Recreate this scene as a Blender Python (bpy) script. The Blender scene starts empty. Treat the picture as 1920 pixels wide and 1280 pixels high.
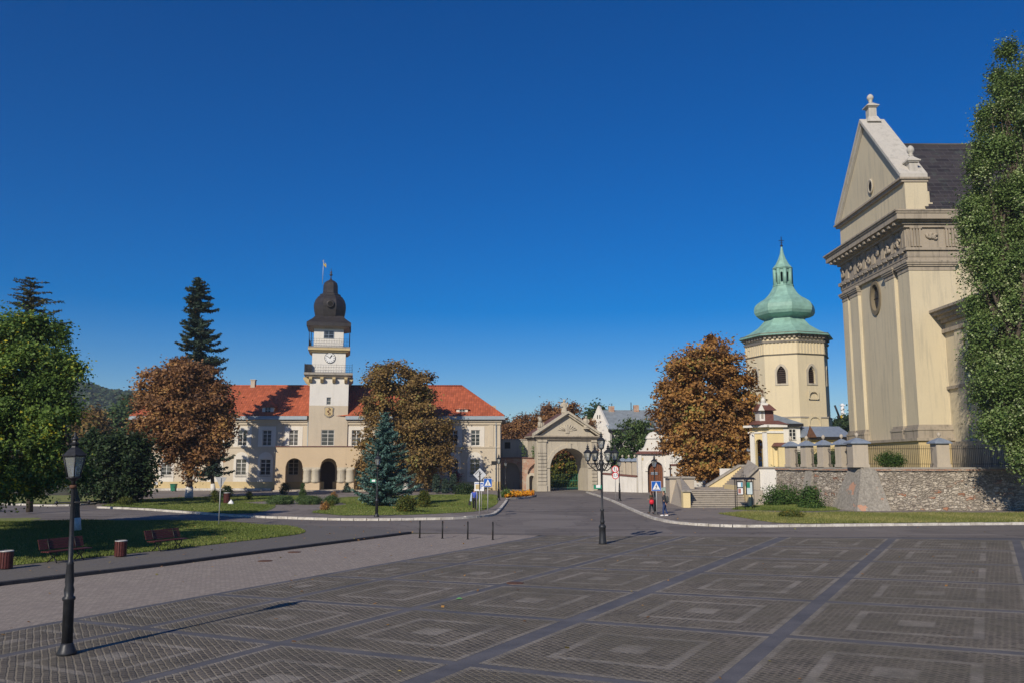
import bpy, math, random
import numpy as np
from mathutils import Vector, Matrix
from mathutils.geometry import tessellate_polygon
S = bpy.context.scene
COL = S.collection
R = math.radians
# ------------------------------------------------------------------ camera
F = 1600.0; TH = math.atan(228 / F); EYE = 4.0
cd = bpy.data.cameras.new('camera'); cam = bpy.data.objects.new('camera', cd); COL.objects.link(cam)
cd.sensor_width = 36; cd.lens = 36 * F / 1920; cd.clip_start = .1; cd.clip_end = 6000
cam.location = (0, 0, EYE); cam.rotation_euler = (R(90) + TH, 0, 0)
S.camera = cam
# ------------------------------------------------------------------ light
SUN_EL = R(30); SUN_DIR = Vector((-.43, -.903, 0)).normalized()      # horizontal direction towards the sun
w = bpy.data.worlds.new('World'); S.world = w; w.use_nodes = True
nt = w.node_tree; nt.nodes.clear()
sky = nt.nodes.new('ShaderNodeTexSky'); sky.sky_type = 'NISHITA'; sky.sun_disc = False
sky.sun_elevation = SUN_EL; sky.sun_rotation = math.atan2(SUN_DIR.x, SUN_DIR.y)
sky.altitude = 600; sky.air_density = 1.0; sky.dust_density = .15; sky.ozone_density = 4.5
gm = nt.nodes.new('ShaderNodeHueSaturation'); gm.inputs['Hue'].default_value = .514; gm.inputs['Saturation'].default_value = 1.52; gm.inputs['Value'].default_value = 1.0
bg = nt.nodes.new('ShaderNodeBackground'); bg.inputs[1].default_value = .080
wo = nt.nodes.new('ShaderNodeOutputWorld')
nt.links.new(sky.outputs[0], gm.inputs['Color']); nt.links.new(gm.outputs[0], bg.inputs[0]); nt.links.new(bg.outputs[0], wo.inputs[0])
sl = bpy.data.lights.new('sun', 'SUN'); sl.energy = 4.15; sl.angle = R(.53); sl.color = (1, .895, .735)
so = bpy.data.objects.new('sun', sl); COL.objects.link(so)
sv = Vector((SUN_DIR.x * math.cos(SUN_EL), SUN_DIR.y * math.cos(SUN_EL), math.sin(SUN_EL)))
so.rotation_euler = (-sv).to_track_quat('-Z', 'Y').to_euler(); so.location = (-20, -40, 40)
S.view_settings.view_transform = 'Standard'; S.view_settings.look = 'None'; S.view_settings.exposure = .12; S.view_settings.gamma = 1
S.render.engine = 'CYCLES'
S.cycles.transparent_max_bounces = 16
# ------------------------------------------------------------------ survey: photograph coordinates -> places
CT, ST = math.cos(TH), math.sin(TH)
def zof(y, Y): return EYE + Y * math.tan(TH + math.atan((640 - y) / F))
def xof(x, Y, z): return (x - 960) / F * (Y * CT + (z - EYE) * ST)
def P(x, y, Y):
    z = zof(y, Y); return Vector((xof(x, Y, z), Y, z))
def G(x, y, z=0.0):
    a = math.atan((y - 640) / F) - TH; Y = (EYE - z) / math.tan(a)
    return Vector((xof(x, Y, z), Y, z))
# ------------------------------------------------------------------ node helpers
MATS = {}
def L(nt, a, b): nt.links.new(a, b)
def newmat(name, rough=.8):
    m = bpy.data.materials.new(name); m.use_nodes = True; b = m.node_tree.nodes['Principled BSDF']
    b.inputs['Roughness'].default_value = rough; b.inputs['Specular IOR Level'].default_value = .3
    MATS[name] = m
    return m, m.node_tree, b
def N(nt, t, **k):
    n = nt.nodes.new('ShaderNode' + t)
    for a, v in k.items():
        if a.startswith('i_'):
            key = a[2:]; key = int(key) if key.isdigit() else key.replace('_', ' ')
            n.inputs[key].default_value = v
        else: setattr(n, a, v)
    return n
def ramp(nt, fac, stops, interp='LINEAR'):
    r = nt.nodes.new('ShaderNodeValToRGB'); cr = r.color_ramp; cr.interpolation = interp
    while len(cr.elements) < len(stops): cr.elements.new(.5)
    for e, (p, c) in zip(cr.elements, stops):
        e.position = p; e.color = (c[0], c[1], c[2], 1) if not isinstance(c, (int, float)) else (c, c, c, 1)
    L(nt, fac, r.inputs[0]); return r.outputs[0]
def mixc(nt, fac, a, b, mode='MIX'):
    m = nt.nodes.new('ShaderNodeMix'); m.data_type = 'RGBA'; m.blend_type = mode
    for sock, v in ((m.inputs[0], fac), (m.inputs[6], a), (m.inputs[7], b)):
        if isinstance(v, (int, float)): sock.default_value = v
        elif isinstance(v, (tuple, list)): sock.default_value = (v[0], v[1], v[2], 1)
        else: L(nt, v, sock)
    return m.outputs[2]
def math_(nt, op, a, b=0.0, c=0.0):
    m = nt.nodes.new('ShaderNodeMath'); m.operation = op
    for i, v in enumerate((a, b, c)):
        if isinstance(v, (int, float)): m.inputs[i].default_value = v
        else: L(nt, v, m.inputs[i])
    return m.outputs[0]
def noise(nt, scale, detail=4, rough=.6, vec=None, dim=None):
    n = N(nt, 'TexNoise'); n.inputs['Scale'].default_value = scale; n.inputs['Detail'].default_value = detail; n.inputs['Roughness'].default_value = rough
    if vec: L(nt, vec, n.inputs['Vector'])
    return n.outputs['Fac']
def wpos(nt, sc=(1, 1, 1)):
    g = N(nt, 'NewGeometry'); m = N(nt, 'Mapping'); m.inputs['Scale'].default_value = sc; L(nt, g.outputs['Position'], m.inputs[0]); return m.outputs[0]
def bump(nt, b, h, strength=.4, dist=.02):
    n = N(nt, 'Bump'); n.inputs['Strength'].default_value = strength; n.inputs['Distance'].default_value = dist
    L(nt, h, n.inputs['Height']); L(nt, n.outputs[0], b.inputs['Normal'])
def dk(c, k): return tuple(v * k for v in c)
def plain(name, col, rough=.6, metal=0, var=.12, scale=4):
    if name in MATS: return MATS[name]
    m, nt, b = newmat(name, rough); b.inputs['Metallic'].default_value = metal
    f = noise(nt, scale, 5, .65, wpos(nt))
    L(nt, ramp(nt, f, [(.3, dk(col, 1 - var)), (.7, dk(col, 1 + var))]), b.inputs['Base Color'])
    return m
def plaster(name, col, stain=.35, stain_col=None, scale=.5):
    """old lime plaster: cloudy tone, rain streaks, grain"""
    m, nt, b = newmat(name, .9); sc_ = stain_col or dk(col, .62)
    big = noise(nt, scale, 6, .62, wpos(nt)); fine = noise(nt, 6, 6, .7, wpos(nt)); st = noise(nt, 1, 5, .7, wpos(nt, (2.2, 2.2, .16)))
    c = mixc(nt, big, dk(col, .86), dk(col, 1.08))
    c = mixc(nt, math_(nt, 'MULTIPLY', ramp(nt, st, [(.5, 0), (.72, 1)]), stain), c, sc_)
    c = mixc(nt, ramp(nt, fine, [(.3, .16), (.6, 0)]), c, dk(col, .6))
    L(nt, c, b.inputs['Base Color']); bump(nt, b, fine, .25, .03); return m
def roof_tile(name, col, axis='x', w_=.28, h_=.36):
    m, nt, b = newmat(name, .75)
    g = N(nt, 'NewGeometry'); sp = N(nt, 'SeparateXYZ'); L(nt, g.outputs['Position'], sp.inputs[0])
    u = sp.outputs['X'] if axis == 'x' else sp.outputs['Y']
    uu = math_(nt, 'FRACT', math_(nt, 'DIVIDE', u, w_)); vv = math_(nt, 'FRACT', math_(nt, 'DIVIDE', sp.outputs['Z'], h_ * .6))
    hh = math_(nt, 'ADD', math_(nt, 'MULTIPLY', math_(nt, 'SINE', math_(nt, 'MULTIPLY', uu, math.pi)), .6), math_(nt, 'MULTIPLY', math_(nt, 'SUBTRACT', 1, vv), .5))
    cell = N(nt, 'TexWhiteNoise'); cx = N(nt, 'CombineXYZ')
    L(nt, math_(nt, 'FLOOR', math_(nt, 'DIVIDE', u, w_)), cx.inputs[0]); L(nt, math_(nt, 'FLOOR', math_(nt, 'DIVIDE', sp.outputs['Z'], h_ * .6)), cx.inputs[1])
    L(nt, cx.outputs[0], cell.inputs[0])
    c = ramp(nt, cell.outputs[0], [(0, dk(col, .78)), (.6, col), (1, dk(col, 1.22))])
    edge = ramp(nt, vv, [(0, .5), (.16, 0)]); e2 = ramp(nt, uu, [(0, .55), (.14, 0), (.9, 0), (1, .55)])
    c = mixc(nt, math_(nt, 'MAXIMUM', edge, e2), c, dk(col, .38))
    c = mixc(nt, ramp(nt, noise(nt, .35, 6, .65, wpos(nt)), [(.45, 0), (.75, .35)]), c, dk(col, .6))
    L(nt, c, b.inputs['Base Color']); bump(nt, b, hh, .7, .06); return m
def slate(name):
    m, nt, b = newmat(name, .6)
    g = N(nt, 'NewGeometry'); sp = N(nt, 'SeparateXYZ'); L(nt, g.outputs['Position'], sp.inputs[0]); cx = N(nt, 'CombineXYZ')
    L(nt, sp.outputs['X'], cx.inputs[0]); L(nt, sp.outputs['Z'], cx.inputs[1])
    br = N(nt, 'TexBrick'); L(nt, cx.outputs[0], br.inputs['Vector'])
    for k, v in (('Scale', 1.0), ('Mortar Size', .028), ('Brick Width', 1.5), ('Row Height', .58), ('Bias', 0)): br.inputs[k].default_value = v
    br.inputs['Color1'].default_value = (.026, .023, .026, 1); br.inputs['Color2'].default_value = (.048, .042, .045, 1); br.inputs['Mortar'].default_value = (.075, .07, .073, 1)
    c = mixc(nt, ramp(nt, noise(nt, .9, 5, .7, wpos(nt)), [(.55, 0), (.72, .5)]), br.outputs[0], (.07, .095, .08))
    L(nt, c, b.inputs['Base Color']); bump(nt, b, br.outputs['Fac'], -.4, .03); return m
def rubble(name):
    """rough stone masonry with some brick"""
    m, nt, b = newmat(name, .95)
    v = N(nt, 'TexVoronoi', feature='DISTANCE_TO_EDGE'); v2 = N(nt, 'TexVoronoi'); mp = wpos(nt, (2.0, 2.0, 5.4))
    wn = N(nt, 'TexNoise'); wn.inputs['Scale'].default_value = 2.2; L(nt, wpos(nt), wn.inputs[0])
    ad = N(nt, 'VectorMath', operation='ADD'); sc = N(nt, 'VectorMath', operation='SCALE'); sc.inputs['Scale'].default_value = 2.2
    L(nt, wn.outputs['Color'], sc.inputs[0]); L(nt, mp, ad.inputs[0]); L(nt, sc.outputs[0], ad.inputs[1])
    for q in (v, v2): L(nt, ad.outputs[0], q.inputs['Vector']); q.inputs['Scale'].default_value = 1
    sepc = N(nt, 'SeparateColor'); L(nt, v2.outputs['Color'], sepc.inputs[0])
    v3 = N(nt, 'TexVoronoi'); L(nt, ad.outputs[0], v3.inputs['Vector']); v3.inputs['Scale'].default_value = 2.4; s3 = N(nt, 'SeparateColor'); L(nt, v3.outputs['Color'], s3.inputs[0])
    c = ramp(nt, sepc.outputs[0], [(0, (.27, .235, .19)), (.35, (.48, .42, .34)), (.75, (.63, .56, .46)), (.92, (.68, .62, .53)), (.95, (.40, .17, .09)), (1, (.45, .22, .13))], 'LINEAR')
    c2 = ramp(nt, s3.outputs[1], [(0, (.16, .13, .11)), (.4, (.36, .31, .25)), (1, (.60, .54, .44))])
    c = mixc(nt, ramp(nt, noise(nt, 1.1, 4, .7, wpos(nt)), [(.42, 0), (.58, .8)]), c, c2)
    big = noise(nt, .45, 6, .7, wpos(nt))
    c = mixc(nt, ramp(nt, big, [(.48, 0), (.72, .45)]), c, (.21, .18, .16))
    stk = noise(nt, 1, 4, .7, wpos(nt, (3, 3, .3)))
    c = mixc(nt, ramp(nt, stk, [(.52, 0), (.66, .35)]), c, (.12, .10, .09))
    edge = ramp(nt, v.outputs['Distance'], [(0, 1), (.09, 0)])
    c = mixc(nt, math_(nt, 'MULTIPLY', edge, .7), c, (.12, .10, .085))
    fine = noise(nt, 14, 5, .7, wpos(nt)); c = mixc(nt, ramp(nt, fine, [(.35, .3), (.6, 0)]), c, (.10, .085, .07))
    L(nt, c, b.inputs['Base Color'])
    h = math_(nt, 'ADD', ramp(nt, v.outputs['Distance'], [(0, 0), (.16, 1)]), math_(nt, 'MULTIPLY', fine, .5)); bump(nt, b, h, .9, .07); return m
def bricks(name, axis='X'):
    m, nt, b = newmat(name, .95)
    g = N(nt, 'NewGeometry'); sp = N(nt, 'SeparateXYZ'); L(nt, g.outputs['Position'], sp.inputs[0]); cx = N(nt, 'CombineXYZ')
    L(nt, sp.outputs[axis], cx.inputs[0]); L(nt, sp.outputs['Z'], cx.inputs[1])
    br = N(nt, 'TexBrick'); L(nt, cx.outputs[0], br.inputs['Vector'])
    for k, v in (('Scale', 1.0), ('Mortar Size', .02), ('Brick Width', .5), ('Row Height', .17)): br.inputs[k].default_value = v
    br.inputs['Color1'].default_value = (.32, .145, .09, 1); br.inputs['Color2'].default_value = (.42, .25, .17, 1); br.inputs['Mortar'].default_value = (.38, .31, .25, 1)
    c = mixc(nt, ramp(nt, noise(nt, .9, 6, .7, wpos(nt)), [(.48, 0), (.62, .8)]), br.outputs[0], (.42, .37, .29))
    L(nt, c, b.inputs['Base Color']); bump(nt, b, br.outputs['Fac'], -.3, .02); return m
def cracked(name):
    """grey render with spalled patches down to brick"""
    m, nt, b = newmat(name, .9)
    big = noise(nt, .62, 5, .55, wpos(nt)); fine = noise(nt, 5, 8, .8, wpos(nt)); st = noise(nt, 1, 5, .7, wpos(nt, (3, 3, .2)))
    c = mixc(nt, ramp(nt, fine, [(.35, 0), (.65, 1)]), (.17, .155, .135), (.40, .37, .32)); c = mixc(nt, ramp(nt, st, [(.5, 0), (.7, .5)]), c, (.15, .14, .125))
    c = mixc(nt, ramp(nt, big, [(.605, 0), (.62, 1)]), c, mixc(nt, fine, (.42, .18, .10), (.52, .36, .27)))
    L(nt, c, b.inputs['Base Color']); bump(nt, b, math_(nt, 'ADD', fine, ramp(nt, big, [(.60, 1), (.62, 0)])), .4, .05); return m
# ---- paving
def cobbles():
    m, nt, b = newmat('cobbles', .85)
    uv = N(nt, 'UVMap'); uv.uv_map = 'UVMap'; sp = N(nt, 'SeparateXYZ'); L(nt, uv.outputs[0], sp.inputs[0])
    g = N(nt, 'NewGeometry')
    mp = N(nt, 'Mapping'); mp.inputs['Rotation'].default_value = (0, 0, R(61)); mp.inputs['Scale'].default_value = (1, 1, 1); L(nt, g.outputs['Position'], mp.inputs[0])
    wn = N(nt, 'TexNoise'); wn.inputs['Scale'].default_value = 3.5; wn.inputs['Detail'].default_value = 2; L(nt, g.outputs['Position'], wn.inputs[0])
    sc = N(nt, 'VectorMath', operation='SCALE'); sc.inputs['Scale'].default_value = .07; L(nt, wn.outputs['Color'], sc.inputs[0])
    ad = N(nt, 'VectorMath', operation='ADD'); L(nt, mp.outputs[0], ad.inputs[0]); L(nt, sc.outputs[0], ad.inputs[1])
    br = N(nt, 'TexBrick'); L(nt, ad.outputs[0], br.inputs['Vector'])
    for k, v in (('Scale', 1.0), ('Mortar Size', .024), ('Mortar Smooth', .6), ('Brick Width', .175), ('Row Height', .145)): br.inputs[k].default_value = v
    br.inputs['Color1'].default_value = (.085, .076, .067, 1); br.inputs['Color2'].default_value = (.195, .17, .146, 1); br.inputs['Mortar'].default_value = (.31, .27, .21, 1)
    # ring pattern in the slab's own coordinates
    a = math_(nt, 'ABSOLUTE', math_(nt, 'SUBTRACT', sp.outputs['X'], .5)); d = math_(nt, 'ABSOLUTE', math_(nt, 'SUBTRACT', sp.outputs['Y'], .5))
    k = math_(nt, 'ADD', math_(nt, 'MAXIMUM', a, d), math_(nt, 'MULTIPLY', math_(nt, 'SUBTRACT', noise(nt, 18, 2, .5, g.outputs['Position']), .5), .014))
    ring = ramp(nt, k, [(0, 1), (.075, 1), (.085, 0), (.243, 0), (.250, 1), (.285, 1), (.292, 0), (.466, 0), (.474, .95), (.5, .95)])
    sto = noise(nt, 9, 3, .6, g.outputs['Position'])
    light = mixc(nt, sto, (.27, .242, .21), (.43, .39, .335))
    c = mixc(nt, math_(nt, 'MULTIPLY', ring, .88), br.outputs[0], light)
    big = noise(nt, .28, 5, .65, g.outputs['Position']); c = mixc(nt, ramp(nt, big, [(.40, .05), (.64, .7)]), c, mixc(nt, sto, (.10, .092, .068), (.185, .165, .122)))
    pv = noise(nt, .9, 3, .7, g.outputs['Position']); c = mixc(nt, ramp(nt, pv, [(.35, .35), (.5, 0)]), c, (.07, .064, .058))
    wh = noise(nt, 26, 3, .8, g.outputs['Position']); b2 = noise(nt, .5, 2, .5, g.outputs['Position'])
    c = mixc(nt, math_(nt, 'MULTIPLY', ramp(nt, wh, [(.66, 0), (.72, .7)]), ramp(nt, b2, [(.5, 0), (.62, 1)])), c, (.42, .38, .33))
    sp2 = noise(nt, 40, 4, .85, g.outputs['Position']); c = mixc(nt, ramp(nt, sp2, [(.35, .45), (.55, 0)]), c, (.035, .03, .032))
    L(nt, c, b.inputs['Base Color'])
    h = math_(nt, 'ADD', math_(nt, 'MULTIPLY', math_(nt, 'SUBTRACT', 1, br.outputs['Fac']), math_(nt, 'SUBTRACT', 1, math_(nt, 'MULTIPLY', ring, .5))), math_(nt, 'MULTIPLY', sp2, .9))
    bump(nt, b, h, .75, .035); return m
def ground_mat(name, stops, scale, detail=8, rough=.9, big=.3, bigcol=None, bigamt=.4, bs=.4, bd=.02, fine=None):
    m, nt, b = newmat(name, rough); g = N(nt, 'NewGeometry'); p = g.outputs['Position']
    c = ramp(nt, noise(nt, scale, detail, .75, p), stops)
    if bigcol: c = mixc(nt, ramp(nt, noise(nt, big, 5, .6, p), [(.42, 0), (.68, bigamt)]), c, bigcol)
    f = noise(nt, fine or scale * 3, 4, .8, p)
    c = mixc(nt, ramp(nt, f, [(.32, .45), (.55, 0)]), c, dk(stops[0][1], .55))
    if name in ('asphalt', 'sidewalk_asphalt'):       # cracks, repairs and worn wheel tracks
        wn = N(nt, 'TexNoise'); wn.inputs['Scale'].default_value = .8; wn.inputs['Detail'].default_value = 5; L(nt, p, wn.inputs[0]); sc = N(nt, 'VectorMath', operation='SCALE'); sc.inputs['Scale'].default_value = 2.2; L(nt, wn.outputs['Color'], sc.inputs[0]); ad = N(nt, 'VectorMath', operation='ADD'); L(nt, p, ad.inputs[0]); L(nt, sc.outputs[0], ad.inputs[1])
        v = N(nt, 'TexVoronoi', feature='DISTANCE_TO_EDGE'); v.inputs['Scale'].default_value = .17; L(nt, ad.outputs[0], v.inputs['Vector']); c = mixc(nt, ramp(nt, v.outputs['Distance'], [(0, .75), (.012, 0)]), c, (.045, .04, .038))
        v2 = N(nt, 'TexVoronoi'); v2.inputs['Scale'].default_value = .22; v2.distance = 'CHEBYCHEV'; L(nt, p, v2.inputs['Vector']); s2 = N(nt, 'SeparateColor'); L(nt, v2.outputs['Color'], s2.inputs[0]); c = mixc(nt, ramp(nt, s2.outputs[0], [(.80, 0), (.82, .3)], 'LINEAR'), c, (.085, .075, .07)); c = mixc(nt, ramp(nt, s2.outputs[1], [(.84, 0), (.86, .3)], 'LINEAR'), c, (.26, .235, .215))
        mp = N(nt, 'Mapping'); mp.inputs['Scale'].default_value = (.06, .55, 1); mp.inputs['Rotation'].default_value = (0, 0, R(-8)); L(nt, p, mp.inputs[0]); c = mixc(nt, ramp(nt, noise(nt, 1, 3, .6, mp.outputs[0]), [(.5, 0), (.7, .4)]), c, (.27, .245, .225))
    L(nt, c, b.inputs['Base Color']); bump(nt, b, f, bs, bd); return m
def pathbrick():
    m, nt, b = newmat('brick_paving', .9); g = N(nt, 'NewGeometry'); mp = N(nt, 'Mapping'); mp.inputs['Rotation'].default_value = (0, 0, R(-64)); L(nt, g.outputs['Position'], mp.inputs[0])
    br = N(nt, 'TexBrick'); L(nt, mp.outputs[0], br.inputs['Vector'])
    for k, v in (('Scale', 1.0), ('Mortar Size', .008), ('Brick Width', .22), ('Row Height', .11)): br.inputs[k].default_value = v
    br.inputs['Color1'].default_value = (.255, .222, .196, 1); br.inputs['Color2'].default_value = (.345, .302, .262, 1); br.inputs['Mortar'].default_value = (.14, .118, .105, 1)
    c = mixc(nt, ramp(nt, noise(nt, .5, 6, .7, g.outputs['Position']), [(.42, 0), (.66, .4)]), br.outputs[0], (.23, .195, .178))
    L(nt, c, b.inputs['Base Color']); bump(nt, b, br.outputs['Fac'], -.3, .01); return m
def leafmat(name, stops, trans=.3, rough=.55):
    m, nt, b = newmat(name, rough); at = N(nt, 'Attribute'); at.attribute_name = 'tint'
    c = ramp(nt, at.outputs['Fac'], stops); L(nt, c, b.inputs['Base Color']); b.inputs['Specular IOR Level'].default_value = .25
    t = N(nt, 'BsdfTranslucent'); L(nt, c, t.inputs[0]); mx = N(nt, 'MixShader'); mx.inputs[0].default_value = trans
    o = nt.nodes['Material Output']; L(nt, b.outputs[0], mx.inputs[1]); L(nt, t.outputs[0], mx.inputs[2]); L(nt, mx.outputs[0], o.inputs[0]); return m
def glassmat():
    m, nt, b = newmat('lamp_glass', .05); o = nt.nodes['Material Output']; t = N(nt, 'BsdfTransparent'); t.inputs[0].default_value = (.92, .95, .95, 1)
    gl = N(nt, 'BsdfGlossy'); gl.inputs['Roughness'].default_value = .08; mx = N(nt, 'MixShader'); df = N(nt, 'BsdfDiffuse'); df.inputs[0].default_value = (.75, .78, .76, 1)
    fr = N(nt, 'LayerWeight'); fr.inputs[0].default_value = .35; m2 = N(nt, 'MixShader'); m2.inputs[0].default_value = .22
    L(nt, t.outputs[0], m2.inputs[1]); L(nt, df.outputs[0], m2.inputs[2]); L(nt, fr.outputs['Fresnel'], mx.inputs[0]); L(nt, m2.outputs[0], mx.inputs[1]); L(nt, gl.outputs[0], mx.inputs[2]); L(nt, mx.outputs[0], o.inputs[0]); return m
def panemat():
    m, nt, b = newmat('window_glass', .12); f = noise(nt, .9, 3, .6, wpos(nt)); L(nt, ramp(nt, f, [(.35, (.012, .014, .018)), (.55, (.035, .04, .045)), (.7, (.12, .12, .11))]), b.inputs['Base Color']); oi = N(nt, 'ObjectInfo'); cu = mixc(nt, ramp(nt, oi.outputs['Random'], [(.6, 0), (.95, .35)]), ramp(nt, f, [(.35, (.012, .014, .018)), (.6, (.05, .055, .06)), (.75, (.14, .14, .13))]), (.26, .25, .22)); L(nt, cu, b.inputs['Base Color'])
    b.inputs['Specular IOR Level'].default_value = .6; return m
# palette
M = {}
M['cream'] = plaster('cream_plaster', (.56, .485, .375), .25)
M['pale'] = plaster('pale_plaster', (.68, .64, .57), .2)
M['white'] = plaster('white_plaster', (.72, .70, .66), .3, (.45, .42, .38))
M['limewash'] = plaster('limewashed_wall', (.66, .64, .60), .55, (.32, .29, .25))
M['ochre'] = plaster('ochre_plaster', (.56, .44, .24), .3)
M['tan'] = plaster('tan_plaster', (.56, .44, .30), .2)
M['yellow'] = plaster('yellow_plaster', (.72, .59, .33), .2)
M['tower_yellow'] = plaster('bell_tower_plaster', (.68, .59, .41), .45, (.48, .42, .31), .2)
M['church'] = plaster('church_plaster', (.60, .525, .375), .75, (.36, .33, .26), .22)
M['churchstone'] = plaster('church_stone', (.37, .32, .255), .85, (.11, .10, .085), .8)
M['palestone'] = plaster('pale_weathered_stone', (.50, .475, .43), .6, (.24, .23, .21), 1.6)
M['greystone'] = plaster('grey_stone', (.50, .45, .36), .8, (.22, .20, .17), .9)
M['coping'] = plaster('coping_stone', (.34, .31, .27), .7, (.16, .15, .13), 1.2)
M['stepstone'] = plaster('step_stone', (.42, .37, .31), .6, (.22, .2, .17), 1.4)
M['redtile'] = roof_tile('red_roof_tiles', (.42, .108, .05), 'x', .36, .62)
M['oldtile'] = roof_tile('old_brown_tiles', (.16, .085, .065), 'y')
M['maroon'] = plain('maroon_tin', (.15, .068, .055), .6, 0, .2)
M['slate'] = slate('slate_roof')
M['tin'] = plain('grey_tin_roof', (.27, .31, .34), .45, .3, .22, 1.2)
M['bluetin'] = plain('blue_grey_tin', (.25, .30, .38), .5, .2, .18, 3)
M['gutter'] = plain('gutter_metal', (.30, .35, .39), .45, .3, .1)
M['copper'] = plain('green_copper', (.22, .39, .33), .55, 0, .22, 1.1)
M['darktin'] = plain('dark_dome_tin', (.045, .041, .042), .42, .25, .3, 1.5)
M['rubble'] = rubble('rubble_masonry'); M['brick'] = bricks('old_brick'); M['cracked'] = cracked('spalled_render')
M['iron'] = plain('black_iron', (.022, .022, .025), .45, .3, .2)
M['lampiron'] = plain('lamp_iron', (.038, .040, .046), .45, .4, .25, 6)
M['rust'] = plain('rusty_iron', (.11, .055, .035), .8, 0, .4, 8)
M['glass'] = glassmat(); M['pane'] = panemat()
M['frame'] = plain('white_window_paint', (.62, .61, .58), .5)
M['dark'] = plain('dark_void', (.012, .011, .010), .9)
M['wood'] = plain('brown_door_wood', (.17, .062, .028), .6, 0, .35, 5)
M['darkwood'] = plain('dark_door_wood', (.045, .028, .022), .6, 0, .3, 5)
M['benchwood'] = plain('maroon_bench_paint', (.085, .024, .022), .5, 0, .25, 9)
M['galv'] = plain('galvanised_steel', (.42, .42, .42), .5, .3)
M['signwhite'] = plain('sign_white', (.74, .75, .76), .5, 0, .04); M['signblue'] = plain('sign_blue', (.012, .10, .42), .4, 0, .05); M['signred'] = plain('sign_red', (.55, .03, .04), .4, 0, .08)
M['signback'] = plain('sign_back', (.36, .37, .39), .5, .3, .1); M['black'] = plain('black_paint', (.015, .015, .016), .5); M['green'] = plain('green_paint', (.02, .22, .13), .5)
M['bin_green'] = plain('bin_green_plastic', (.02, .15, .09), .5)
M['bark'] = plain('grey_bark', (.085, .068, .052), .95, 0, .4, 9); M['whitebark'] = plain('limewashed_bark', (.62, .60, .56), .9, 0, .2, 9)
M['goldflag'] = plain('yellow_flag', (.75, .55, .03), .7); M['blueflag'] = plain('blue_flag', (.02, .14, .5), .7)
M['pebble'] = plaster('pebble_plaster', (.47, .41, .33), .75, (.33, .3, .25), 2)
# foliage
M['chestnut'] = leafmat('autumn_chestnut_leaves', [(0, (0.084, 0.054, 0.031)), (.3, (0.252, 0.134, 0.050)), (.62, (0.432, 0.222, 0.070)), (.85, (0.552, 0.312, 0.090)), (1, (0.264, 0.264, 0.072))], .34)
M['chestnut_olive'] = leafmat('olive_brown_chestnut_leaves', [(0, (0.078, 0.058, 0.031)), (.35, (0.210, 0.138, 0.055)), (.7, (0.360, 0.228, 0.077)), (1, (0.240, 0.240, 0.072))], .34)
M['chestnut_red'] = leafmat('reddish_brown_chestnut_leaves', [(0, (0.078, 0.046, 0.030)), (.4, (0.222, 0.118, 0.058)), (.75, (0.384, 0.198, 0.084)), (1, (0.456, 0.276, 0.096))], .34)
M['maple'] = leafmat('green_maple_leaves', [(0, (0.054, 0.102, 0.029)), (.45, (0.126, 0.216, 0.050)), (.86, (0.228, 0.336, 0.072)), (.965, (0.480, 0.492, 0.066)), (1, (0.696, 0.600, 0.048))], .38)
M['darkgreen'] = leafmat('dark_and_shaded_leaves', [(0, (.014, .030, .012)), (.6, (.030, .058, .020)), (1, (.06, .09, .03))], .2)  # lowered to carry the round tree's shade; also used for dark shrubs
M['poplar'] = leafmat('poplar_leaves', [(0, (0.060, 0.102, 0.031)), (.5, (0.144, 0.222, 0.062)), (.9, (0.276, 0.348, 0.132)), (1, (0.504, 0.552, 0.312))], .25, .4)
M['linden'] = leafmat('mid_green_leaves', [(0, (.035, .07, .026)), (.5, (.085, .145, .05)), (1, (.17, .23, .08))], .35)
M['yellowgreen'] = leafmat('yellow_green_leaves', [(0, (.03, .045, .012)), (.5, (.09, .12, .025)), (.85, (.2, .19, .03)), (1, (.3, .16, .04))], .3)
M['spruce'] = leafmat('dark_spruce_needles', [(0, (.018, .036, .028)), (.6, (.048, .085, .062)), (.9, (.08, .11, .07)), (1, (.16, .10, .05))], .08)
M['bluespruce'] = leafmat('blue_spruce_needles', [(0, (.03, .07, .06)), (.5, (.075, .16, .14)), (1, (.17, .29, .25))], .12)
M['larch'] = leafmat('larch_needles', [(0, (.03, .035, .018)), (.6, (.075, .08, .035)), (1, (.12, .12, .05))], .2)
M['marigold'] = leafmat('orange_petals', [(0, (.35, .10, .01)), (.4, (.70, .24, .01)), (.75, (.80, .42, .02)), (.86, (.75, .5, .03)), (.9, (.05, .11, .03)), (1, (.07, .14, .03))], .2)
M['pinkbloom'] = leafmat('pink_petals', [(0, (.35, .05, .11)), (.5, (.45, .13, .19)), (.6, (.06, .08, .03)), (1, (.10, .10, .04))], .2)
M['ivy'] = leafmat('ivy_leaves', [(0, (.02, .05, .012)), (.6, (.06, .12, .025)), (1, (.13, .19, .04))], .25)
M['grassblade'] = leafmat('grass_blades', [(0, (.07, .11, .022)), (.5, (.15, .20, .042)), (.85, (.24, .26, .075)), (1, (.34, .32, .13))], .2)
M['dryblade'] = leafmat('dry_grass_blades', [(0, (.10, .13, .03)), (.5, (.20, .22, .06)), (.8, (.33, .30, .11)), (1, (.42, .36, .17))], .2)
M['asphalt'] = ground_mat('asphalt', [(.3, (.130, .114, .106)), (.7, (.185, .165, .154))], 5, 8, .9, .12, (.25, .225, .205), .6, .35, .012, 30)
M['pave_asphalt'] = ground_mat('sidewalk_asphalt', [(.3, (.185, .160, .145)), (.7, (.25, .218, .198))], 4, 8, .9, .3, (.30, .262, .23), .4, .3, .01, 30)
M['slab'] = ground_mat('dark_blue_slabs', [(.3, (.084, .084, .093)), (.7, (.126, .125, .136))], 2.2, 8, .75, .5, (.22, .21, .215), .4, .15, .006, 30)
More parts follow.
